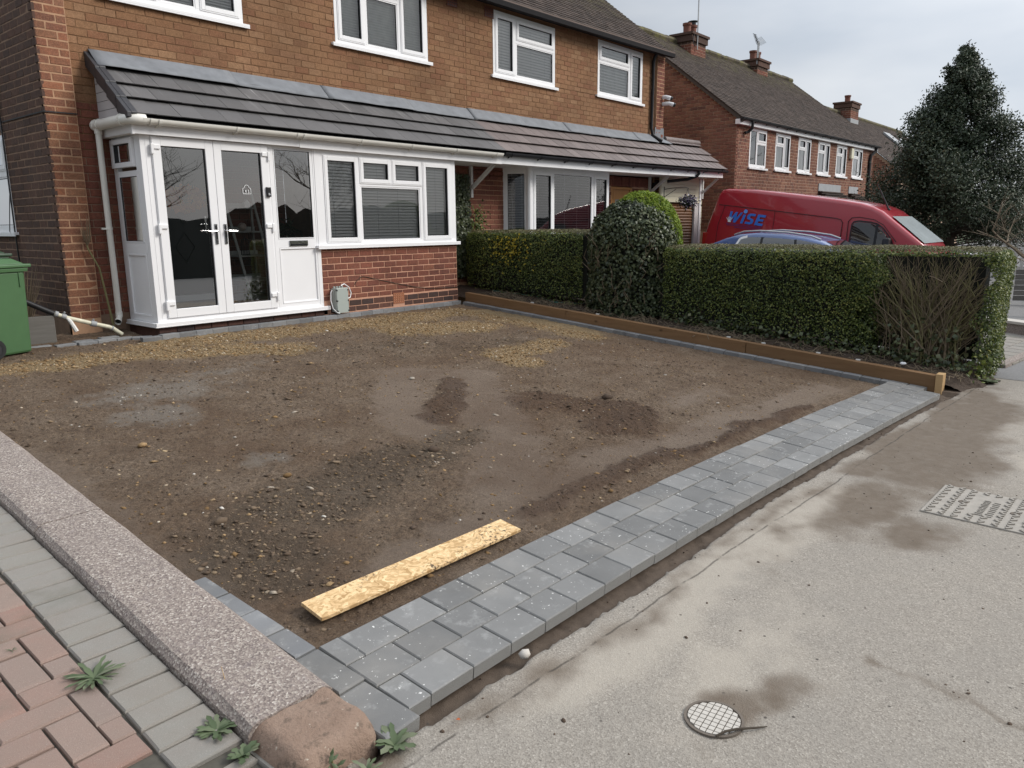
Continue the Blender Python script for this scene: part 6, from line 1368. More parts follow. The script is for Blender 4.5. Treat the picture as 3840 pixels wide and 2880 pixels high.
# ------------------------------------------------------------------ bins, pipes and clutter at the left
def bin_mat(name, c):
    MAT[name] = simple(name, c, .48, nscale=7, namt=.12, bscale=180, bstr=.15, bdist=.002)
bin_mat('green bin plastic', (.055, .125, .050)); bin_mat('dark green bin plastic', (.022, .052, .026))
def wheelie(loc, rz_, mat, label, hgt=.90):
    t_ = thing('wheelie_bin', label, 'bin', loc, None, rz_); m = MB()
    def fr(x0, x1, y0, y1, z0, X0, X1, Y0, Y1, z1): return [(x0, y0, z0), (x1, y0, z0), (x1, y1, z0), (x0, y1, z0), (X0, Y0, z1), (X1, Y0, z1), (X1, Y1, z1), (X0, Y1, z1)]
    bx = [(0, 3, 2, 1), (4, 5, 6, 7), (0, 1, 5, 4), (1, 2, 6, 5), (2, 3, 7, 6), (3, 0, 4, 7)]
    m.add(fr(-.46, .0, .0, .44, .02, -.53, .015, -.02, .47, hgt-.06), bx); body = m.build('body', mat, t_, bevel=.025)
    m = MB(); m.add(fr(-.55, .035, -.035, .485, hgt-.07, -.555, .04, -.04, .49, hgt-.035), bx); m.box(-.06, -.05, -.028, -.02, hgt-.22, hgt-.07); m.build('rim', mat, body, bevel=.006)
    m = MB(); m.add(fr(-.57, .075, -.045, .495, hgt-.030, -.57, .08, -.045, .495, hgt+.005), bx); m.add(fr(-.55, .03, -.02, .47, hgt+.005, -.45, -.06, .04, .41, hgt+.060), bx); m.build('lid', mat, t_, bevel=.010)
    m = MB(); m.box(-.2, -.02, .10, .36, hgt+.02, hgt+.055); m.build('lid_rib', mat, t_, bevel=.01)
    m = MB(); m.tube([(-.62, -.02, hgt-.02), (-.62, .47, hgt-.02)], .018, 10); m.bar((-.55, .03, hgt-.04), (-.62, .03, hgt-.02), .03); m.bar((-.55, .42, hgt-.04), (-.62, .42, hgt-.02), .03); m.build('handle', mat, t_)
    for y in (-.045, .445):
        M_ = Matrix.Translation((-.40, y+.02, .10)) @ Matrix.Rotation(math.pi/2, 4, 'X'); m = MB(); m.lathe([(.06, -.025), (.095, -.025), (.10, -.015), (.10, .015), (.095, .025), (.06, .025)], 20, M_); w_ = m.build('wheel', 'rubber', t_, True); m = MB(); m.lathe([(.0, .022), (.062, .02), (.062, -.02), (.0, -.022)], 16, M_); m.build('hub', 'bumper', w_)
    return t_
wheelie((-1.305, .02, -.055), .33, 'green bin plastic', 'mid green wheelie bin at the left edge nearest the bare drive', .905)
wheelie((-1.20, .86, -.02), .16, 'dark green bin plastic', 'darker green wheelie bin half hidden behind the nearer green bin', .955)
gp = MB(); gp.box(-1.75, -.935, .40, .46, -.03, .275); o = gp.build('timber_plank', 'grey_plank', None, bevel=.006); tag(o, 'weathered grey timber plank standing on edge between the bins and the brick pier', 'plank')
wp = thing('waste_pipe', 'old stained white waste pipe sloping down from the bins to the edging blocks', 'pipe', (-.7, .42, .15)); MAT['pipe_old'] = simple('stained cream pipe', (.60, .57, .44), .5, nscale=14, namt=.35)
m = MB(); m.tube([(-1.20, .42, .45), (-1.02, .42, .345), (-.93, .415, .295)], .030, 10); m.build('black_coupling', 'gutter_black', wp, True)
m = MB(); m.tube([(-.935, .41, .298), (-.80, .40, .235), (-.56, .39, .150), (-.39, .38, .095), (-.345, .375, .070), (-.26, .36, -.005)], .024, 10); m.build('pipe', 'pipe_old', wp, True)
for (a, b, r_) in (((-.925, .409, .294), (-.895, .407, .281), .034), ((-.86, .404, .265), (-.82, .401, .246), .030), ((-.575, .391, .155), (-.52, .388, .138), .033), ((-.365, .376, .082), (-.35, .375, .074), .028)):
    m = MB(); m.tube([a, b], r_, 10); m.build('joint_ring', 'lead_dull', wp, True)
m = MB(); m.tube([(-.82, .40, .25), (-.79, .37, .20), (-.745, .35, .085)], [.012, .022, .024], 8); m.build('bracket_tongue', 'upvc_dirty', wp); m = MB(); m.tube([(-.55, .39, .15), (-.545, .38, .20)], .010, 6); m.tube([(-.84, .40, .27), (-.83, .385, .305)], .010, 6); m.build('bolt', 'lead_dull', wp)
MAT['stem'] = simple('green brown stem', (.16, .145, .06), .7, nscale=20, namt=.3); MAT['twig'] = simple('brown grey twig', (.155, .118, .075), .8, nscale=15, namt=.35); MAT['twig_dark'] = simple('dark twig', (.05, .038, .026), .85, nscale=15, namt=.35)
st = thing('climber_stem', 'bare crooked climber stem standing beside the white downpipe', 'plant', (-.30, .55, 0)); m = MB(); m.tube([(-.255, .55, -.02), (-.30, .58, .45), (-.33, .60, .75), (-.42, .62, .97), (-.43, .63, 1.05)], [.013, .012, .010, .009, .006], 7); m.build('stem', 'stem', st, True)
m = MB()
for k in range(26): a = rnd.uniform(0, 6.28); p = Vector((-.42, .62, 1.0)); m.tube([p, p+Vector((.03*math.cos(a), .02*math.sin(a), .06)), p+Vector((.055*math.cos(a), .03*math.sin(a), rnd.uniform(.05, .35)))], .0022, 4)
m.build('dry_twigs', 'twig', st)
sb = thing('dry_shrub', 'small leafless twiggy shrub between green bin and gable wall', 'shrub', (-1.0, .95, 0)); m = MB()
for k in range(90): a = rnd.uniform(0, 6.28); r_ = rnd.uniform(.04, .24); z = rnd.uniform(.35, .8); p = Vector((-1.02, 1.0, .05)); m.tube([p, p+Vector((r_*.5*math.cos(a), r_*.4*math.sin(a), z*.55)), p+Vector((r_*math.cos(a), r_*.9*math.sin(a), z))], [.006, .004, .0016], 4)
m.build('twigs', 'twig', sb)
# grey electrical box by the wall
MAT['box_grey'] = simple('pale grey enclosure', (.36, .40, .375), .45, nscale=4, namt=.06)
eb_ = thing('electrical_box', 'pale grey electrical box standing on the edging blocks beside the bay wall', 'box', (2.53, -.08, 0)); m = MB(); m.box(2.425, 2.615, -.075, -.004, .035, .355); m.build('back_box', 'box_grey', eb_, bevel=.006); m = MB(); m.box(2.425, 2.62, -.135, -.080, .020, .365); lid = m.build('lid', 'box_grey', eb_, bevel=.006)
for z in (.05, .19, .335): m = MB(); m.box(2.418, 2.440, -.139, -.118, z-.009, z+.009); m.box(2.606, 2.624, -.139, -.118, z-.009, z+.009); m.build('lid_screw', 'bumper', lid)
for k in range(4): m = MB(); m.tube([(2.45+k*.045, -.045, .352), (2.45+k*.045, -.045, .385)], .014, 8); m.build('cable_gland', 'box_grey', eb_, True)
m = MB(); m.tube([(2.425, -.05, .32), (2.40, -.06, .335), (2.375, -.07, .31), (2.36, -.08, .2), (2.375, -.10, .09), (2.42, -.135, .03), (2.455, -.14, .02)], .006, 7); m.tube([(2.57, -.045, .39), (2.63, -.04, .41), (2.70, -.05, .36), (2.725, -.06, .28), (2.70, -.07, .22), (2.64, -.08, .205), (2.615, -.09, .21)], .007, 7); m.build('white_cable', 'upvc', eb_, True)
m = MB(); m.tube([Vector(p) for p in CABLE], .0045, 5); o = m.build('wall_cable', 'twig_dark', None, True); tag(o, 'thin dark cable drooping across the red brick wall under the bay window', 'cable')

# ------------------------------------------------------------------ ironwork in the pavement
MAT['iron'] = simple('dusty cast iron', (.30, .275, .24), .8, nscale=18, namt=.28, bscale=90, bstr=.4, bdist=.004); MAT['cover_stone'] = simple('pale dusty cover', (.47, .44, .395), .85, nscale=30, namt=.14, bscale=140, bstr=.4, bdist=.003); MAT['iron_dark'] = simple('mud filled groove', (.13, .108, .088), .95, nscale=20)
mc = thing('manhole_cover', 'rectangular iron manhole cover with raised chevrons at the right edge', 'manhole cover', (1.36, -8.2, -.58)); mz = lambda y: float(pave_z(np.array([1.3]), np.array([y])))+.003
MC = Matrix.Translation((1.36, -8.25, mz(-8.25)+.006)) @ Matrix.Rotation(-.03, 4, 'Z') @ Matrix.Rotation(.012, 4, 'X')
m = MB(); m.box(-.315, .315, -.50, .48, -.03, .0, MC); m.build('plate', 'iron', mc, bevel=.004)
k = 0
for i in range(13):
    for j in range(8):
        y = .44-i*.072; x = -.28+j*.08
        if (.10 < y < .23 and -.20 < x < .20) or (-.17 < y < -.02 and -.20 < x < .20): continue
        m = MB(); s = 1 if (i % 2) else -1; m.bar((x-.026, y-.014*s, .004), (x, y+.014*s, .004), .013, .009, M=MC); m.bar((x, y+.014*s, .004), (x+.026, y-.014*s, .004), .013, .009, M=MC); m.build('chevron', 'iron', mc)
for (y0, n) in ((.19, 11), (.135, 9), (-.06, 12), (-.115, 9)):
    for q in range(n): m = MB(); x = -.17+q*.33/n; h = .018; m.bar((x, y0-h, .003), (x, y0+h, .003), .007, .006, M=MC); (m.bar((x, y0+h*(1 if q % 2 else 0), .003), (x+.014, y0+h*(1 if q % 2 else 0), .003), .007, .006, M=MC) if q % 3 else None); m.build('raised_letter', 'iron', mc)
for (x, y) in ((.0, .02), (.02, .31)): m = MB(); m.lathe([(.0, .0015), (.022, .0015), (.026, .004), (.03, .0)], 12, MC @ Matrix.Translation((x, y, 0))); m.build('key_hole', 'iron_dark', mc)
rc = thing('water_cover', 'small round cover with a square grid set in muddy pavement', 'manhole cover', (-1.68, -7.68, -.58)); zc = float(pave_z(np.array([-1.68]), np.array([-7.68])))
RC = Matrix.Translation((-1.68, -7.682, zc+.004)) @ Matrix.Rotation(.12, 4, 'Z')
m = MB(); m.lathe([(.0, -.002), (.098, -.002), (.098, .004), (.108, .004), (.108, -.02)], 40, RC); m.build('frame', 'iron_dark', rc)
for i in range(-4, 4):
    for j in range(-4, 4):
        u = .0245; x0, x1, y0, y1 = i*u+.002, (i+1)*u-.002, j*u+.002, (j+1)*u-.002; R_ = .094
        cs_ = [(x, y) for (x, y) in ((x0, y0), (x1, y0), (x1, y1), (x0, y1))]
        if sum(math.hypot(*c) < R_ for c in cs_) < 3 and not (sum(math.hypot(*c) < R_ for c in cs_) == 2): continue
        cs_ = [(x*min(1, R_/max(1e-6, math.hypot(x, y))), y*min(1, R_/max(1e-6, math.hypot(x, y)))) for x, y in cs_]
        if j == -2 and -1 <= i <= 0 and False: continue
        m = MB(); m.prism(cs_, -.002, .0045, 'z', RC); m.build('grid_square', 'cover_stone', rc)
m = MB(); m.tube([(-1.775, -7.735, zc+.012), (-1.74, -7.755, zc+.02), (-1.70, -7.78, zc+.018), (-1.64, -7.825, zc+.01), (-1.60, -7.85, zc+.004)], [.004, .0045, .0045, .004, .002], 6); o = m.build('twig', 'twig_dark', None); tag(o, 'short dark twig lying at the edge of the round cover', 'twig')
v, f = icos(); r = np.random.default_rng(77); v = v*(1+.35*(r.random((12, 1))-.5))*[1, .9, .75]*.028
o = np_mesh('stone', v, f, 'cover_stone'); o.location = (-1.80, -6.885, -.575); tag(o, 'pale angular stone in the soil strip below the front pavers', 'stone')
for (x, y, z, s, lab) in ((-2.92, -6.74, -.555, .02, 'curled brown dead leaf on the grey blocks at the kerb end'), (-2.30, -6.98, -.565, .012, 'tiny brown leaf scrap beside the front mud strip')):
    P = np.array([[x, y, z]]); o = leaf_mesh('dead_leaf', P, np.array([[.2, -.3, 1.]]), s*2.2, None, 'autumn leaf', 4, .6, .3, dict(tint=np.array([.1]))); tag(o, lab, 'leaf')
P = np.array([[5.35, -6.62, SL*-6.62+.14]]); v, f = icos(); o = np_mesh('litter', v*[.05, .04, .02], f, 'upvc'); o.location = P[0]; tag(o, 'crumpled white scrap lying on the soil under the bare twigs', 'litter')
m = MB(); m.tube(HOSE, .011, 8); MAT['hose'] = simple('green hose', (.01, .10, .07), .4); o = m.build('garden_hose', 'hose', None, True); tag(o, 'green garden hose lying along the foot of the hedge', 'hose')

# ------------------------------------------------------------------ hedge, bushes, trees
leaf_mat('privet leaf', [(0, (.012, .020, .007)), (.26, (.032, .052, .014)), (.52, (.082, .118, .026)), (.78, (.165, .195, .046)), (1, (.29, .28, .08))], .45, .22)
leaf_mat('ivy leaf', [(0, (.014, .020, .010)), (.35, (.036, .050, .022)), (.7, (.085, .105, .048)), (1, (.17, .165, .095))], .45, .12)
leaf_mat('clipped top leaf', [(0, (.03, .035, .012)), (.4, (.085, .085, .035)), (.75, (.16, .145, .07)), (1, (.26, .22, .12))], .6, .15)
leaf_mat('golden conifer spray', [(0, (.05, .09, .012)), (.5, (.16, .24, .02)), (1, (.34, .40, .05))], .6, .3)
leaf_mat('yellow privet leaf', [(0, (.20, .19, .02)), (.6, (.42, .33, .03)), (1, (.55, .42, .05))], .5, .3)
leaf_mat('holly leaf', [(0, (.012, .021, .011)), (.4, (.024, .040, .020)), (.75, (.050, .072, .036)), (1, (.11, .12, .07))], .5, .1)
leaf_mat('winter twig', [(0, (.045, .034, .026)), (.6, (.105, .082, .06)), (1, (.2, .165, .13))], .8, .1)
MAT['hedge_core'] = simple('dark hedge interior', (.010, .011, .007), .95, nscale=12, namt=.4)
def rbox_sample(n, x0, x1, y0, y1, z0, z1, r, seed, faces):
    g_ = np.random.default_rng(seed); A = {'-x': (y1-y0)*(z1-z0), '+x': (y1-y0)*(z1-z0), '-y': (x1-x0)*(z1-z0), '+y': (x1-x0)*(z1-z0), '+z': (x1-x0)*(y1-y0)}
    w_ = np.array([A[f]*d for f, d in faces]); w_ /= w_.sum(); idx = g_.choice(len(faces), n, p=w_); u, v_ = g_.random(n), g_.random(n)
    P = np.stack([x0+(x1-x0)*u, y0+(y1-y0)*v_, z0+(z1-z0)*g_.random(n)], -1)
    for i, (f, d) in enumerate(faces):
        ax = 'xyz'.index(f[1]); val = {'-x': x0, '+x': x1, '-y': y0, '+y': y1, '+z': z1}[f]; P[idx == i, ax] = val
    lo, hi = np.array([x0+r, y0+r, z0]), np.array([x1-r, y1-r, z1-r]); Q = np.clip(P, lo, hi); D = P-Q; L_ = np.linalg.norm(D, axis=1, keepdims=True)+1e-9
    N = D/L_; P = Q+N*np.minimum(L_, r)
    return P, N
def hedge(name, label, x0, x1, y0, y1, ztop, n, seed, skip=None, core=True, faces=None):
    t_ = thing(name, label, 'hedge', ((x0+x1)/2, (y0+y1)/2, SL*(y0+y1)/2)); g_ = np.random.default_rng(seed+1)
    zb = SL*y0+.10 if y0 < y1 else 0
    P, N = rbox_sample(n, x0, x1, y0, y1, -.62, ztop, .16, seed, faces or [('-x', 1.25), ('+z', 1.0), ('-y', 1.1), ('+x', .45), ('+y', .4)])
    gz = SL*P[:, 1]+.10
    wob = .11*(fbm(P[:, 1]*2.2+9, P[:, 2]*2.2+P[:, 0], seed)-.5)+.05*(fbm(P[:, 1]*7, P[:, 2]*7+P[:, 0]*5, seed+3)-.5); topm = np.clip((P[:, 2]-ztop+.12)/.12, 0, 1)
    dep = np.abs(g_.normal(size=n))*.055*(1-.55*topm); P = P+N*(wob*(1-.7*topm)-dep)[:, None]
    thin = np.clip((P[:, 2]-gz)/.34, 0, 1); ok = (P[:, 2] > gz) & (g_.random(n) < .25+.75*thin)
    hole = fbm(P[:, 1]*5+3, P[:, 2]*5+P[:, 0]*3, seed+5); ok &= ~((hole < .08) & (topm < .3))
    if skip is not None: ok &= ~skip(P, N)
    P, N, dep, topm = P[ok], N[ok], dep[ok], topm[ok]
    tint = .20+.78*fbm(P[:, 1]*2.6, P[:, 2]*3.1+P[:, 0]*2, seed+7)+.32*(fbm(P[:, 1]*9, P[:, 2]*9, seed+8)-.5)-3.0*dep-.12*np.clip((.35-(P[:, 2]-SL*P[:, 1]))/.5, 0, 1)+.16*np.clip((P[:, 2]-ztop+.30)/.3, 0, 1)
    Nn = N+g_.normal(size=N.shape)*.75+[0, 0, .25]
    top = topm > .75
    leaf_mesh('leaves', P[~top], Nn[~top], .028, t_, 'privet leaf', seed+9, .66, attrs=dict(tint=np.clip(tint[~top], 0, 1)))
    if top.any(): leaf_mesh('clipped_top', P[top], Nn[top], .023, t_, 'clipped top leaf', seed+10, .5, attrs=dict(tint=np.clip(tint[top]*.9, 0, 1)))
    return t_
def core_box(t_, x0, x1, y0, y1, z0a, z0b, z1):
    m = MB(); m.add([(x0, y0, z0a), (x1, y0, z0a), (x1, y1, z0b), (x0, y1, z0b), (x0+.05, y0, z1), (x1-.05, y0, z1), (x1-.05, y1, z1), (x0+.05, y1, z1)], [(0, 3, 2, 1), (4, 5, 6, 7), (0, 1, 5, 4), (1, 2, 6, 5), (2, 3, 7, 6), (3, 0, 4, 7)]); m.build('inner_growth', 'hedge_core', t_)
def stems(t_, n, x0, x1, y0, y1, hgt, seed, mat='twig_dark', fan=.35, r0=.010, name='stems'):
    r_ = random.Random(seed); m = MB()
    for i in range(n):
        x, y = r_.uniform(x0, x1), r_.uniform(y0, y1); z = SL*y+.04; a = r_.uniform(0, 6.283); h = hgt*r_.uniform(.7, 1.0); L_ = fan*r_.uniform(.3, 1)
        pts = [Vector((x, y, z))]
        for k in range(1, 5): f_ = k/4; pts.append(Vector((x+L_*f_*math.cos(a)+r_.uniform(-.03, .03), y+L_*f_*math.sin(a)+r_.uniform(-.03, .03), z+h*f_)))
        m.tube(pts, [r0*(1-.18*k) for k in range(5)], 5, cap=False)
    return m.build(name, mat, t_)
HX0, HX1 = 5.66, 6.56
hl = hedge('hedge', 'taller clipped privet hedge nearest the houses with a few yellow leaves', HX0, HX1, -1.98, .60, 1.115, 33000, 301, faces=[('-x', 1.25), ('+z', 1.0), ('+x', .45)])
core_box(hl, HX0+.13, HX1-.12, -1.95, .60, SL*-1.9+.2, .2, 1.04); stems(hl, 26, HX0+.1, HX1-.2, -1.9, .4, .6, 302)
n = 170; P = np.stack([HX0-.01+.03*RG.normal(size=n), -.52+.26*RG.normal(size=n), .84+.15*RG.normal(size=n)], -1); P = P[P[:, 2] < 1.1]
leaf_mesh('yellow_leaves', P, RG.normal(size=P.shape)*.7+[-1, 0, .2], .045, hl, 'yellow privet leaf', 303, .7, attrs=dict(tint=RG.random(len(P))))
TW0, TW1 = -6.15, -7.26
def skip_twig(P, N):
    e = .12*np.sin(P[:, 2]*7+1)+.07*np.sin(P[:, 2]*19)+.10*(fbm(P[:, 2]*9, P[:, 1]*9, 77)-.5)
    return (P[:, 0] < HX0+.34) & (P[:, 1] < TW0+e) & (P[:, 1] > TW1+e*.5) & (P[:, 2] < .80) & (P[:, 2] > -.36+.05*np.sin(P[:, 1]*30))
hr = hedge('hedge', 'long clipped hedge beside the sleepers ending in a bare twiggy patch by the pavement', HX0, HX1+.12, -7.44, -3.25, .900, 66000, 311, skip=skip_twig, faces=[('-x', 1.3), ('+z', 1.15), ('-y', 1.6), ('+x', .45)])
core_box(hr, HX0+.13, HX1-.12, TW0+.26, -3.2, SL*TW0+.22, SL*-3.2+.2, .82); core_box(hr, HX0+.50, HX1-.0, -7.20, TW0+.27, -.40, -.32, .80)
n = 5200; P = np.stack([RG.uniform(HX0+.05, HX0+.5, n), RG.uniform(TW0-.05, TW0+.34, n), RG.uniform(-.3, .8, n)], -1); leaf_mesh('leaves', P, RG.normal(size=P.shape)+[-1, -.6, .2], .030, hr, 'privet leaf', 317, .6, attrs=dict(tint=.05+.4*RG.random(n)))
stems(hr, 34, HX0+.05, HX1-.2, -6.3, -3.3, .6, 312)
m = MB(); m2 = MB(); r_ = random.Random(313)
for i in range(330):
    big = i < 30
    x, y = r_.uniform(HX0+.02, HX0+.42), r_.gauss(-6.72, .20); z = SL*y+.06; ty = r_.uniform(TW1-.03, TW0+.05); tx = r_.uniform(HX0+.02, HX0+.45); tz = r_.uniform(.45, .87)
    if r_.random() < .35: tz = r_.uniform(-.1, .5); ty = r_.choice([TW0, TW1])+r_.uniform(-.1, .1)
    pts = []; K = 8; ph = r_.uniform(0, 6)
    for k in range(K+1):
        f_ = k/K; w_ = .022*math.sin(f_*9+ph)+r_.uniform(-.010, .010)
        pts.append(Vector((x+(tx-x)*f_**1.2+w_, y+(ty-y)*f_**1.5+w_*1.2, z+(tz-z)*f_)))
    ra = .014 if big else r_.uniform(.004, .008); (m if i % 3 else m2).tube(pts, [ra*(1-.75*k/K) for k in range(K+1)], 5, cap=False)
    for q in range(2 if not big else 4):
        k = r_.randrange(3, K); p = pts[k]; d = Vector((r_.uniform(-.08, .06), r_.uniform(-.16, .16), r_.uniform(.03, .26))); (m if q % 2 else m2).tube([p, p+d*.5+Vector((0, r_.uniform(-.025, .025), .02)), p+d], [ra*.5, ra*.35, ra*.2], 4, cap=False)
m.build('bare_branches', 'twig', hr); m2.build('bare_branches', 'stem', hr)
n = 260; P = np.stack([HX0+.12+.10*RG.normal(size=n), -6.72+.30*RG.normal(size=n), -.25+.20*RG.normal(size=n)], -1); leaf_mesh('ivy_leaves', P, RG.normal(size=P.shape)+[-1, 0, .4], .060, hr, 'ivy leaf', 314, .9, attrs=dict(tint=.4+.5*RG.random(n)))
n = 420; P = np.stack([HX0-.02+.07*RG.normal(size=n), RG.uniform(-7.25, -3.4, n), np.zeros(n)], -1); P[:, 2] = SL*P[:, 1]+.13+np.abs(RG.normal(size=n))*.07; leaf_mesh('ivy_leaves', P, RG.normal(size=P.shape)*.8+[-.6, 0, .9], .055, hr, 'ivy leaf', 315, .9, attrs=dict(tint=.15+.6*RG.random(n)))
n = 420; P = np.stack([5.95+.22*RG.normal(size=n), -7.33+.05*RG.normal(size=n), -.40+.16*RG.normal(size=n)], -1); leaf_mesh('ivy_leaves', P, RG.normal(size=P.shape)*.7+[-.3, -1, .5], .055, hr, 'privet leaf', 316, .8, attrs=dict(tint=.45+.5*RG.random(n)))
# straggling roots and cut ivy on the bed
m = MB()
for i in range(420):
    y = r_.uniform(-7.2, -.2); x = r_.uniform(5.2, 5.8); z = SL*y+.07; a = r_.uniform(0, 6.28); L_ = r_.uniform(.08, .35); pts = []
    for k in range(6): f_ = k/5; pts.append(Vector((x+L_*f_*math.cos(a)+r_.uniform(-.02, .02), y+L_*f_*math.sin(a)+r_.uniform(-.02, .02), z+.02+r_.uniform(0, .07)*math.sin(f_*3.1))))
    m.tube(pts, r_.uniform(.002, .005), 4, cap=False)
o = m.build('dead_stems', 'twig', None); tag(o, 'tangle of dead brown ivy stems strewn over the soil bed', 'stems', kind='stuff')
n = 500; P = np.stack([RG.uniform(5.15, 5.7, n), RG.uniform(-7.2, -.2, n), np.zeros(n)], -1); P[:, 2] = SL*P[:, 1]+.075+.03*RG.random(n); o = leaf_mesh('leaf_litter', P, RG.normal(size=P.shape)*.5+[0, 0, 1], .035, None, 'winter twig', 318, .7, attrs=dict(tint=RG.random(n))); tag(o, kind='stuff')
# ivy covered dome and golden conifer behind it
tp = thing('ivy_dome', 'rounded clipped bush smothered in ivy rising above the hedge', 'bush', (6.02, -2.62, -.2)); n = 15000; g_ = np.random.default_rng(321)
D = g_.normal(size=(n, 3)); D[:, 2] = np.abs(D[:, 2]); D /= np.linalg.norm(D, axis=1, keepdims=True); cyl = g_.random(n) < .55; zc_ = .90
Pd = np.array([6.02, -2.62, zc_])+D*[.62, .69, .66]; a = g_.uniform(0, 6.283, n); Pc = np.stack([6.02+.62*np.cos(a), -2.62+.69*np.sin(a), g_.uniform(-.12, zc_, n)], -1); Nc = np.stack([np.cos(a), np.sin(a), 0*a], -1)
P = np.where(cyl[:, None], Pc, Pd); N = np.where(cyl[:, None], Nc, D); wob = .10*(fbm(P[:, 1]*4, P[:, 2]*4+P[:, 0]*3, 322)-.5); dep = np.abs(g_.normal(size=n))*.05; P = P+N*(wob-dep)[:, None]
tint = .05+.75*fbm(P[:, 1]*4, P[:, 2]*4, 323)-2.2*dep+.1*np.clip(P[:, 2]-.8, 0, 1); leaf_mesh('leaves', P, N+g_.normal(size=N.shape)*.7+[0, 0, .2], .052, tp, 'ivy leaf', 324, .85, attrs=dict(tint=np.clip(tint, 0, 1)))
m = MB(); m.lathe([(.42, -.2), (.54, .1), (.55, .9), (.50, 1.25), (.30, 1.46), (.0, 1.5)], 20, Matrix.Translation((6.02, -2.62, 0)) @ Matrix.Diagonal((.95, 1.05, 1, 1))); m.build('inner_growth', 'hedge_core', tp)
m = MB()
for i in range(46): a = r_.uniform(2.2, 4.3); z = r_.uniform(-.1, .95); p = Vector((6.02+.62*math.cos(a), -2.62+.69*math.sin(a), z)); m.tube([p, p+Vector((-.02, r_.uniform(-.1, .1), .10)), p+Vector((.01, r_.uniform(-.16, .16), .22))], [.006, .005, .003], 4, cap=False)
m.build('ivy_stems', 'twig', tp)
gc = thing('golden_conifer', 'bright lime green clipped conifer just behind the ivy dome', 'bush', (6.46, -2.80, -.2)); n = 9000
D = g_.normal(size=(n, 3)); D[:, 2] = np.abs(D[:, 2]); D /= np.linalg.norm(D, axis=1, keepdims=True); P = np.array([6.20, -2.66, .93])+D*[.56, .62, .745]*(1-.05*np.abs(g_.normal(size=(n, 1))))
a = g_.uniform(0, 6.283, 5000); Pc = np.stack([6.20+.56*np.cos(a), -2.66+.62*np.sin(a), g_.uniform(0, .93, 5000)], -1); P = np.concatenate([P, Pc]); N = np.concatenate([D, np.stack([np.cos(a), np.sin(a), 0*a], -1)])
leaf_mesh('sprays', P, N*.5+g_.normal(size=N.shape)*.8, .060, gc, 'golden conifer spray', 325, .28, attrs=dict(tint=np.clip(.2+.6*fbm(P[:, 1]*7, P[:, 2]*7, 326), 0, 1)), up_bias=1.2)
m = MB(); m.lathe([(.4, -.2), (.52, .3), (.52, .93), (.46, 1.3), (.28, 1.56), (.0, 1.62)], 18, Matrix.Translation((6.22, -2.66, 0))); m.build('inner_growth', 'hedge_core', gc)
# ivy on the house wall at the party line
iv = thing('wall_ivy', 'dark ivy climbing the house wall between the two bays', 'climber', (5.7, .7, .3)); n = 4200; P = np.stack([RG.uniform(5.15, 6.06, n), .70-.05*RG.random(n), RG.uniform(.3, 2.05, n)], -1)
lim = 6.02-.10*fbm(P[:, 2]*3, P[:, 2]*0, 331)+.35*np.clip(.95-P[:, 2], 0, 1); P = P[P[:, 0] < lim]; leaf_mesh('leaves', P, RG.normal(size=P.shape)*.5+[-.3, -1, .1], .055, iv, 'ivy leaf', 332, .9, attrs=dict(tint=.05+.45*RG.random(len(P))))
n = 300; P = np.stack([6.12+.10*RG.normal(size=n), .62+.05*RG.normal(size=n), 1.18+.16*RG.normal(size=n)], -1); leaf_mesh('shoots', P, RG.normal(size=P.shape)*.6+[-.3, -1, .4], .05, iv, 'privet leaf', 333, .7, attrs=dict(tint=.2+.5*RG.random(n)))

def branch_tree(parent, base, height, spread, seed, mat, lean=(0, 0), levels=4, r0=.10, nside=6, name='branches', kids=4, up=.55):
    r_ = random.Random(seed); m = MB(); tips = []
    def grow(p, d, L_, rad, lev):
        pts = [p]; n_ = 5; dd = d.copy()
        for k in range(n_): dd = (dd+Vector((r_.uniform(-.20, .20), r_.uniform(-.20, .20), r_.uniform(-.08, .14)))).normalized(); pts.append(pts[-1]+dd*L_/n_)
        m.tube(pts, [max(.0025, rad*(1-.6*k/n_)) for k in range(n_+1)], nside if lev == 0 else 4, cap=False)
        if lev >= levels: tips.append(pts[-1]); return
        for q in range(kids+(2 if lev == 0 else 0)):
            k = r_.randint(2, n_); a = r_.uniform(0, 6.283); side = Vector((math.cos(a), math.sin(a), r_.uniform(-.1, up))); nd = (dd*.55+side*spread).normalized(); grow(pts[k], nd, L_*r_.uniform(.55, .78), max(.003, rad*.48), lev+1)
    grow(Vector(base), Vector((lean[0], lean[1], 1)).normalized(), height*.42, r0, 0); m.build(name, mat, parent); return tips
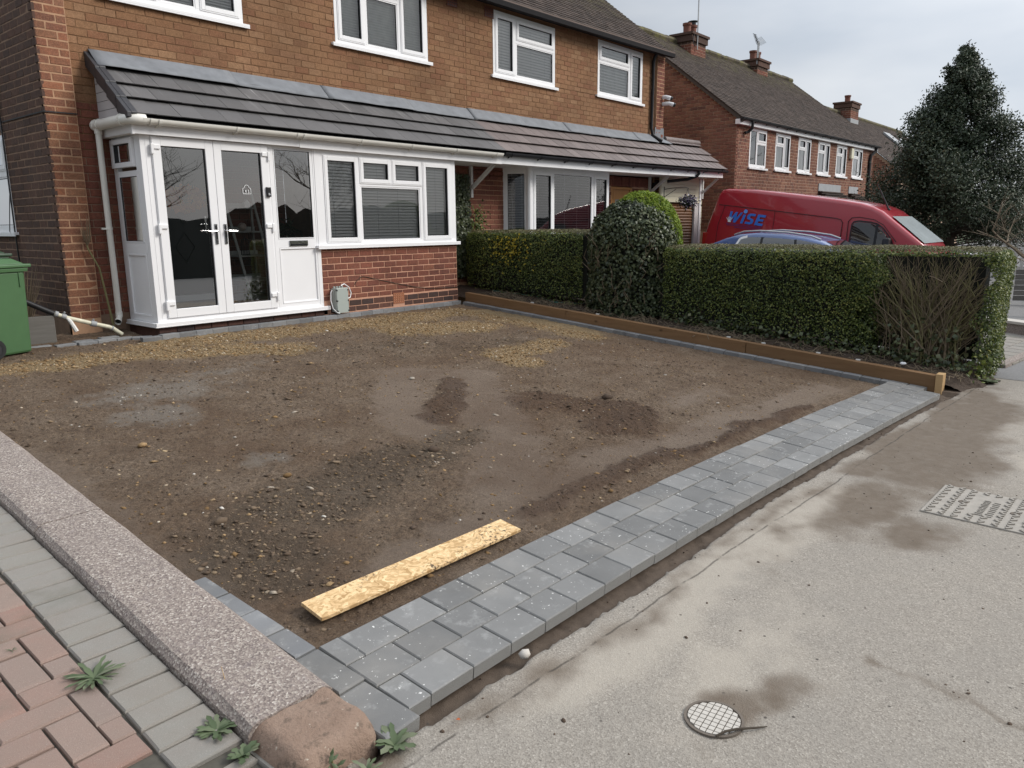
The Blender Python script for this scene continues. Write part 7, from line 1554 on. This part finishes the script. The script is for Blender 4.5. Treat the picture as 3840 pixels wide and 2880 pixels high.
# big dark evergreen on the right
ct = thing('evergreen_tree', 'tall dark conical evergreen tree behind the van', 'tree', (20.1, -4.15, -.6)); g_ = np.random.default_rng(341); c0 = np.array([20.1, -4.12]); H_ = 5.78
m = MB(); m.tube([(20.1, -4.12, -.6), (20.12, -4.15, 2.), (20.08, -4.12, 4.2), (20.1, -4.14, 5.75)], [.17, .13, .06, .012], 8); Pl = []; Nl = []
def prof(z): return np.interp(z, [.2, .6, 1.3, 2.0, 3.2, 4.2, 4.8, 5.2, 5.5, 5.9], [1.3, 1.9, 1.95, 1.78, 1.28, .82, .56, .30, .14, .03])
for i in range(430):
    z = .7+(5.55-.7)*(i/430)**.92+g_.normal()*.08; a = g_.uniform(0, 6.283); R_ = float(prof(z))*(.80+.34*g_.random())*(1+.16*math.sin(a*3+z*2)); ca, sa = math.cos(a), math.sin(a)
    b0 = np.array([c0[0], c0[1], z-.25*R_*.4]); b1 = np.array([c0[0]+R_*ca, c0[1]+R_*sa, z+.12*R_+.1*g_.normal()]); 
    m.tube([tuple(b0), tuple((b0+b1)/2+[0, 0, -.04]), tuple(b1+[0, 0, .05])], [.022, .013, .005], 4, cap=False)
    k = int(55+140*R_); t_ = 1-.62*g_.random(k)**1.6; sd = .055+.11*R_*t_; P = b0+(b1-b0)*t_[:, None]+g_.normal(size=(k, 3))*sd[:, None]*.62; Pl.append(P); Nl.append(np.tile([ca*.7, sa*.7, .5], (k, 1)))
for i in range(16):
    z = 5.0+.85*i/16; a = g_.uniform(0, 6.283); L_ = .30*(1-i/20); m.tube([(c0[0], c0[1], z), (c0[0]+L_*math.cos(a), c0[1]+L_*math.sin(a), z+L_*.75)], [.014, .006], 4)
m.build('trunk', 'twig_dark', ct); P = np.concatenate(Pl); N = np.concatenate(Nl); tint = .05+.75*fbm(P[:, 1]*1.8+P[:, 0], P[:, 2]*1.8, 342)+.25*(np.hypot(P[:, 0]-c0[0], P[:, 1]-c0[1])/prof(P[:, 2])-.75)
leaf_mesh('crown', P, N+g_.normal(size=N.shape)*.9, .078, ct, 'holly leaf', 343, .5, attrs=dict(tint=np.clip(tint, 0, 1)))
for (x, y, h, s, lab, mt, sd_) in ((13.2, -7.25, 2.7, .8, 'pale barked leafless tree at the right edge with a curved trunk', 'twig', 351), (24.5, -7.0, 5.2, .8, 'grey leafless tree behind the evergreen at the right edge', 'twig_dark', 352), (29, -7.5, 6.5, .8, 'distant leafless tree beyond the far drive', 'twig_dark', 353)):
    t_ = thing('bare_tree', lab, 'tree', (x, y, -.6)); branch_tree(t_, (x, y, -.6), h, s, sd_, mt, lean=(-.05, .22) if x < 14 else (0, .05), r0=.075 if x < 14 else .10, levels=4)
for (x, y, z, sx, sy, sz, n, mt, lab, sd_) in ((27, -5.5, .9, 2.0, 2.2, 1.0, 5200, 'winter twig', 'brown leafless shrubbery behind the evergreen tree', 361), (24.0, -7.2, .15, .9, 1.0, .55, 2600, 'ivy leaf', 'low dark green shrub at the right beyond the hedge end', 362), (33, -4, 1.5, 3, 3.5, 1.5, 5200, 'winter twig', 'far brown thicket closing the view at the right', 363), (17.0, -7.3, -.05, .35, .5, .35, 700, 'yellow privet leaf', 'small yellow green shrub beside the pale bare tree', 364)):
    t_ = thing('shrub', lab, 'shrub', (x, y, -.6)); P = np.array([x, y, z])+g_.normal(size=(n, 3))*[sx*.5, sy*.5, sz*.55]; P = P[P[:, 2] > -.6]; leaf_mesh('foliage', P, g_.normal(size=P.shape), .11, t_, mt, sd_, .35, attrs=dict(tint=g_.random(len(P))))
pf = thing('picket_fence', 'low white picket fence glimpsed under the evergreen tree', 'fence', (23.4, -4, -.6))
for i in range(40): m = MB(); y = -1.2-i*.16; m.prism([(y-.04, -.6), (y+.04, -.6), (y+.04, .50), (y, .56), (y-.04, .50)], 23.38, 23.40, 'x'); m.build('picket', 'upvc_dirty', pf)
for z in (-.2, .3): m = MB(); m.box(23.40, 23.44, -7.6, -1.1, z-.035, z+.035); m.build('rail', 'upvc_dirty', pf)
lw = thing('garden_wall', 'low garden wall with pale coping beyond the paved crossover', 'wall', (10.6, -6.9, -.6)); m = MB(); m.prism([(9.7, -7.75), (10.75, -6.2), (10.95, -6.3), (9.9, -7.85)], -.62, -.40, 'z'); m.build('wall_body', 'kerb', lw); m = MB(); m.prism([(9.67, -7.76), (10.74, -6.17), (10.98, -6.3), (9.92, -7.88)], -.40, -.36, 'z'); m.build('coping', 'cover_stone', lw)
bf = thing('timber_fence', 'dull brown timber fence boards at the far right behind the wall', 'fence', (15.5, -7.3, -.6))
for k in range(6): m = MB(); m.bar((15.2, -6.4, -.42+k*.11), (16.2, -8.6, -.42+k*.11), .02, .10); m.build('fence_board', 'grey_plank', bf)

# ------------------------------------------------------------------ weeds
leaf_mat('weed leaf', [(0, (.06, .09, .04)), (.5, (.11, .15, .075)), (1, (.20, .22, .14))], .6, .25)
def rosette(x, y, z, L_, n, label, seed, wd=.085, up=.75, mat='weed leaf'):
    r_ = random.Random(seed); t_ = thing('weed', label, 'weed', (x, y, z)); V = []; F_ = []; T_ = []
    for i in range(n):
        a = i*2.4+r_.uniform(-.3, .3); l = L_*r_.uniform(.6, 1.1); e = up*r_.uniform(.4, 1.4); w_ = l*wd*r_.uniform(.8, 1.2); o_ = len(V); ca, sa = math.cos(a), math.sin(a); tv_ = r_.random()
        for k in range(6):
            f_ = k/5; d = l*f_*math.cos(e*(1-f_*.7)); h = l*f_*math.sin(e)*(1-.55*f_); ww = w_*(.25+1.0*math.sin(math.pi*min(1, f_*.9+.05)))*(0.12 if k == 5 else 1)*(.55 if k == 3 else 1.1 if k == 4 else 1)
            for sgn in (-1, 0, 1): V.append((x+d*ca-sgn*ww*sa, y+d*sa+sgn*ww*ca, z+h+(.0 if sgn else -.12*w_))); T_.append(tv_)
        for k in range(5):
            for s_ in (0, 1): q = o_+k*3+s_; F_.append((q, q+1, q+4, q+3))
    np_mesh('leaves', V, F_, mat, t_, dict(tint=T_)); return t_
gz_ = lambda y: SL*y+.012
rosette(-3.10, -5.86, gz_(-5.86), .105, 30, 'largest rosette weed growing between the red paving blocks', 401, .08, .45)
rosette(-2.935, -6.44, gz_(-6.44), .085, 24, 'round rosette weed on the grey blocks close to the sandstone end', 402, .12, .5)
rosette(-2.535, -6.90, -.575, .085, 18, 'leafy dandelion weed between sandstone block and front pavers', 403, .14, .8)
rosette(-2.68, -6.93, -.575, .075, 10, 'small bright weed at the foot of the sandstone block', 404, .13, .9)
rosette(-2.93, -6.60, -.525, .055, 14, 'tiny weed clump under the left side of the sandstone block', 405, .2, .8)
rosette(-2.795, -6.15, gz_(-6.15), .05, 12, 'thin grassy weed in the joint beside the concrete kerb', 406, .05, 1.1)
rosette(-3.245, -5.47, gz_(-5.47), .03, 8, 'tiny grass sprig in a joint between red blocks', 407, .06, .9)
rosette(5.75, -7.42, -.58, .11, 16, 'broad leaved green weed at the foot of the hedge end', 408, .35, .8)
wd = thing('weed', 'reddish tipped seedling growing up the front of the sandstone block', 'weed', (-2.765, -6.76, -.6)); m = MB(); m.tube([(-2.755, -6.845, -.60), (-2.757, -6.85, -.545), (-2.755, -6.845, -.50)], .0025, 5); m.build('stem', 'stem', wd)
P = np.array([(-2.735, -6.855, -.575), (-2.778, -6.86, -.572), (-2.73, -6.86, -.545), (-2.782, -6.86, -.545), (-2.757, -6.86, -.54), (-2.75, -6.855, -.515), (-2.765, -6.855, -.51), (-2.757, -6.85, -.495)]); leaf_mesh('leaves', P, np.tile([-.4, -.7, .8], (8, 1))+.3*RG.normal(size=(8, 3)), .036, wd, 'weed leaf', 409, .4, attrs=dict(tint=np.linspace(.4, .1, 8)))
ds = thing('dry_stalk', 'pale dry stalks leaning out of the gap beside the kerb', 'weed', (-2.82, -6.33, -.55)); m = MB()
for (p, q, r2) in (((-2.815, -6.36, -.55), (-2.81, -6.30, -.47), (-2.80, -6.25, -.40)), ((-2.815, -6.36, -.55), (-2.78, -6.33, -.48), (-2.72, -6.29, -.45)), ((-2.815, -6.36, -.55), (-2.88, -6.33, -.53), (-2.95, -6.27, -.515)), ((-2.80, -6.5, -.56), (-2.79, -6.5, -.50), (-2.75, -6.56, -.51))): m.tube([p, q, r2], [.0022, .0018, .001], 4)
m.build('stalks', 'sleeper_end', ds)
o = scatter_stones('moss_crumbs', np.column_stack([np.array([kerb_edge(y)-.352 for y in np.linspace(-6.6, -4.2, 420)])+RG.normal(size=420)*.008, np.linspace(-6.6, -4.2, 420), SL*np.linspace(-6.6, -4.2, 420)-.052]), lg(420, .006, .4, .003, .014, 411), .8, 'dark earth clod', 412); tag(o, kind='stuff')

# ------------------------------------------------------------------ across the road (seen only in the window glass)
rh = thing('tall_hedge', 'long dark hedge across the road seen mirrored in the porch glass', 'hedge', (10, -20.5, -.7)); X, Y, F = grid(-40, 70, 0, 1, .5)
V = np.stack([X.ravel(), -20.5-.6*Y.ravel()+.5*(fbm(X.ravel()*.6, Y.ravel()*3, 501)-.5), -.8+(1.9+1.2*fbm(X.ravel()*.35, Y.ravel()*0, 502)+.5*fbm(X.ravel()*2, Y.ravel()*0, 503))*Y.ravel()], -1); np_mesh('foliage', V, F, 'hedge_core', rh)
for (x, y, h, sd_) in ((10.5, -25, 9.0, 511), (22.5, -26, 8, 512), (-8, -26, 8.5, 513)):
    t_ = thing('bare_tree', {511: 'leafless street tree across the road mirrored in the left porch door', 512: 'leafless street tree across the road mirrored in the bay window', 513: 'leafless street tree across the road beyond the left edge'}[sd_], 'tree', (x, y, -.7)); branch_tree(t_, (x, y, -.7), h, .8, sd_, 'twig_dark', levels=4, r0=.14)
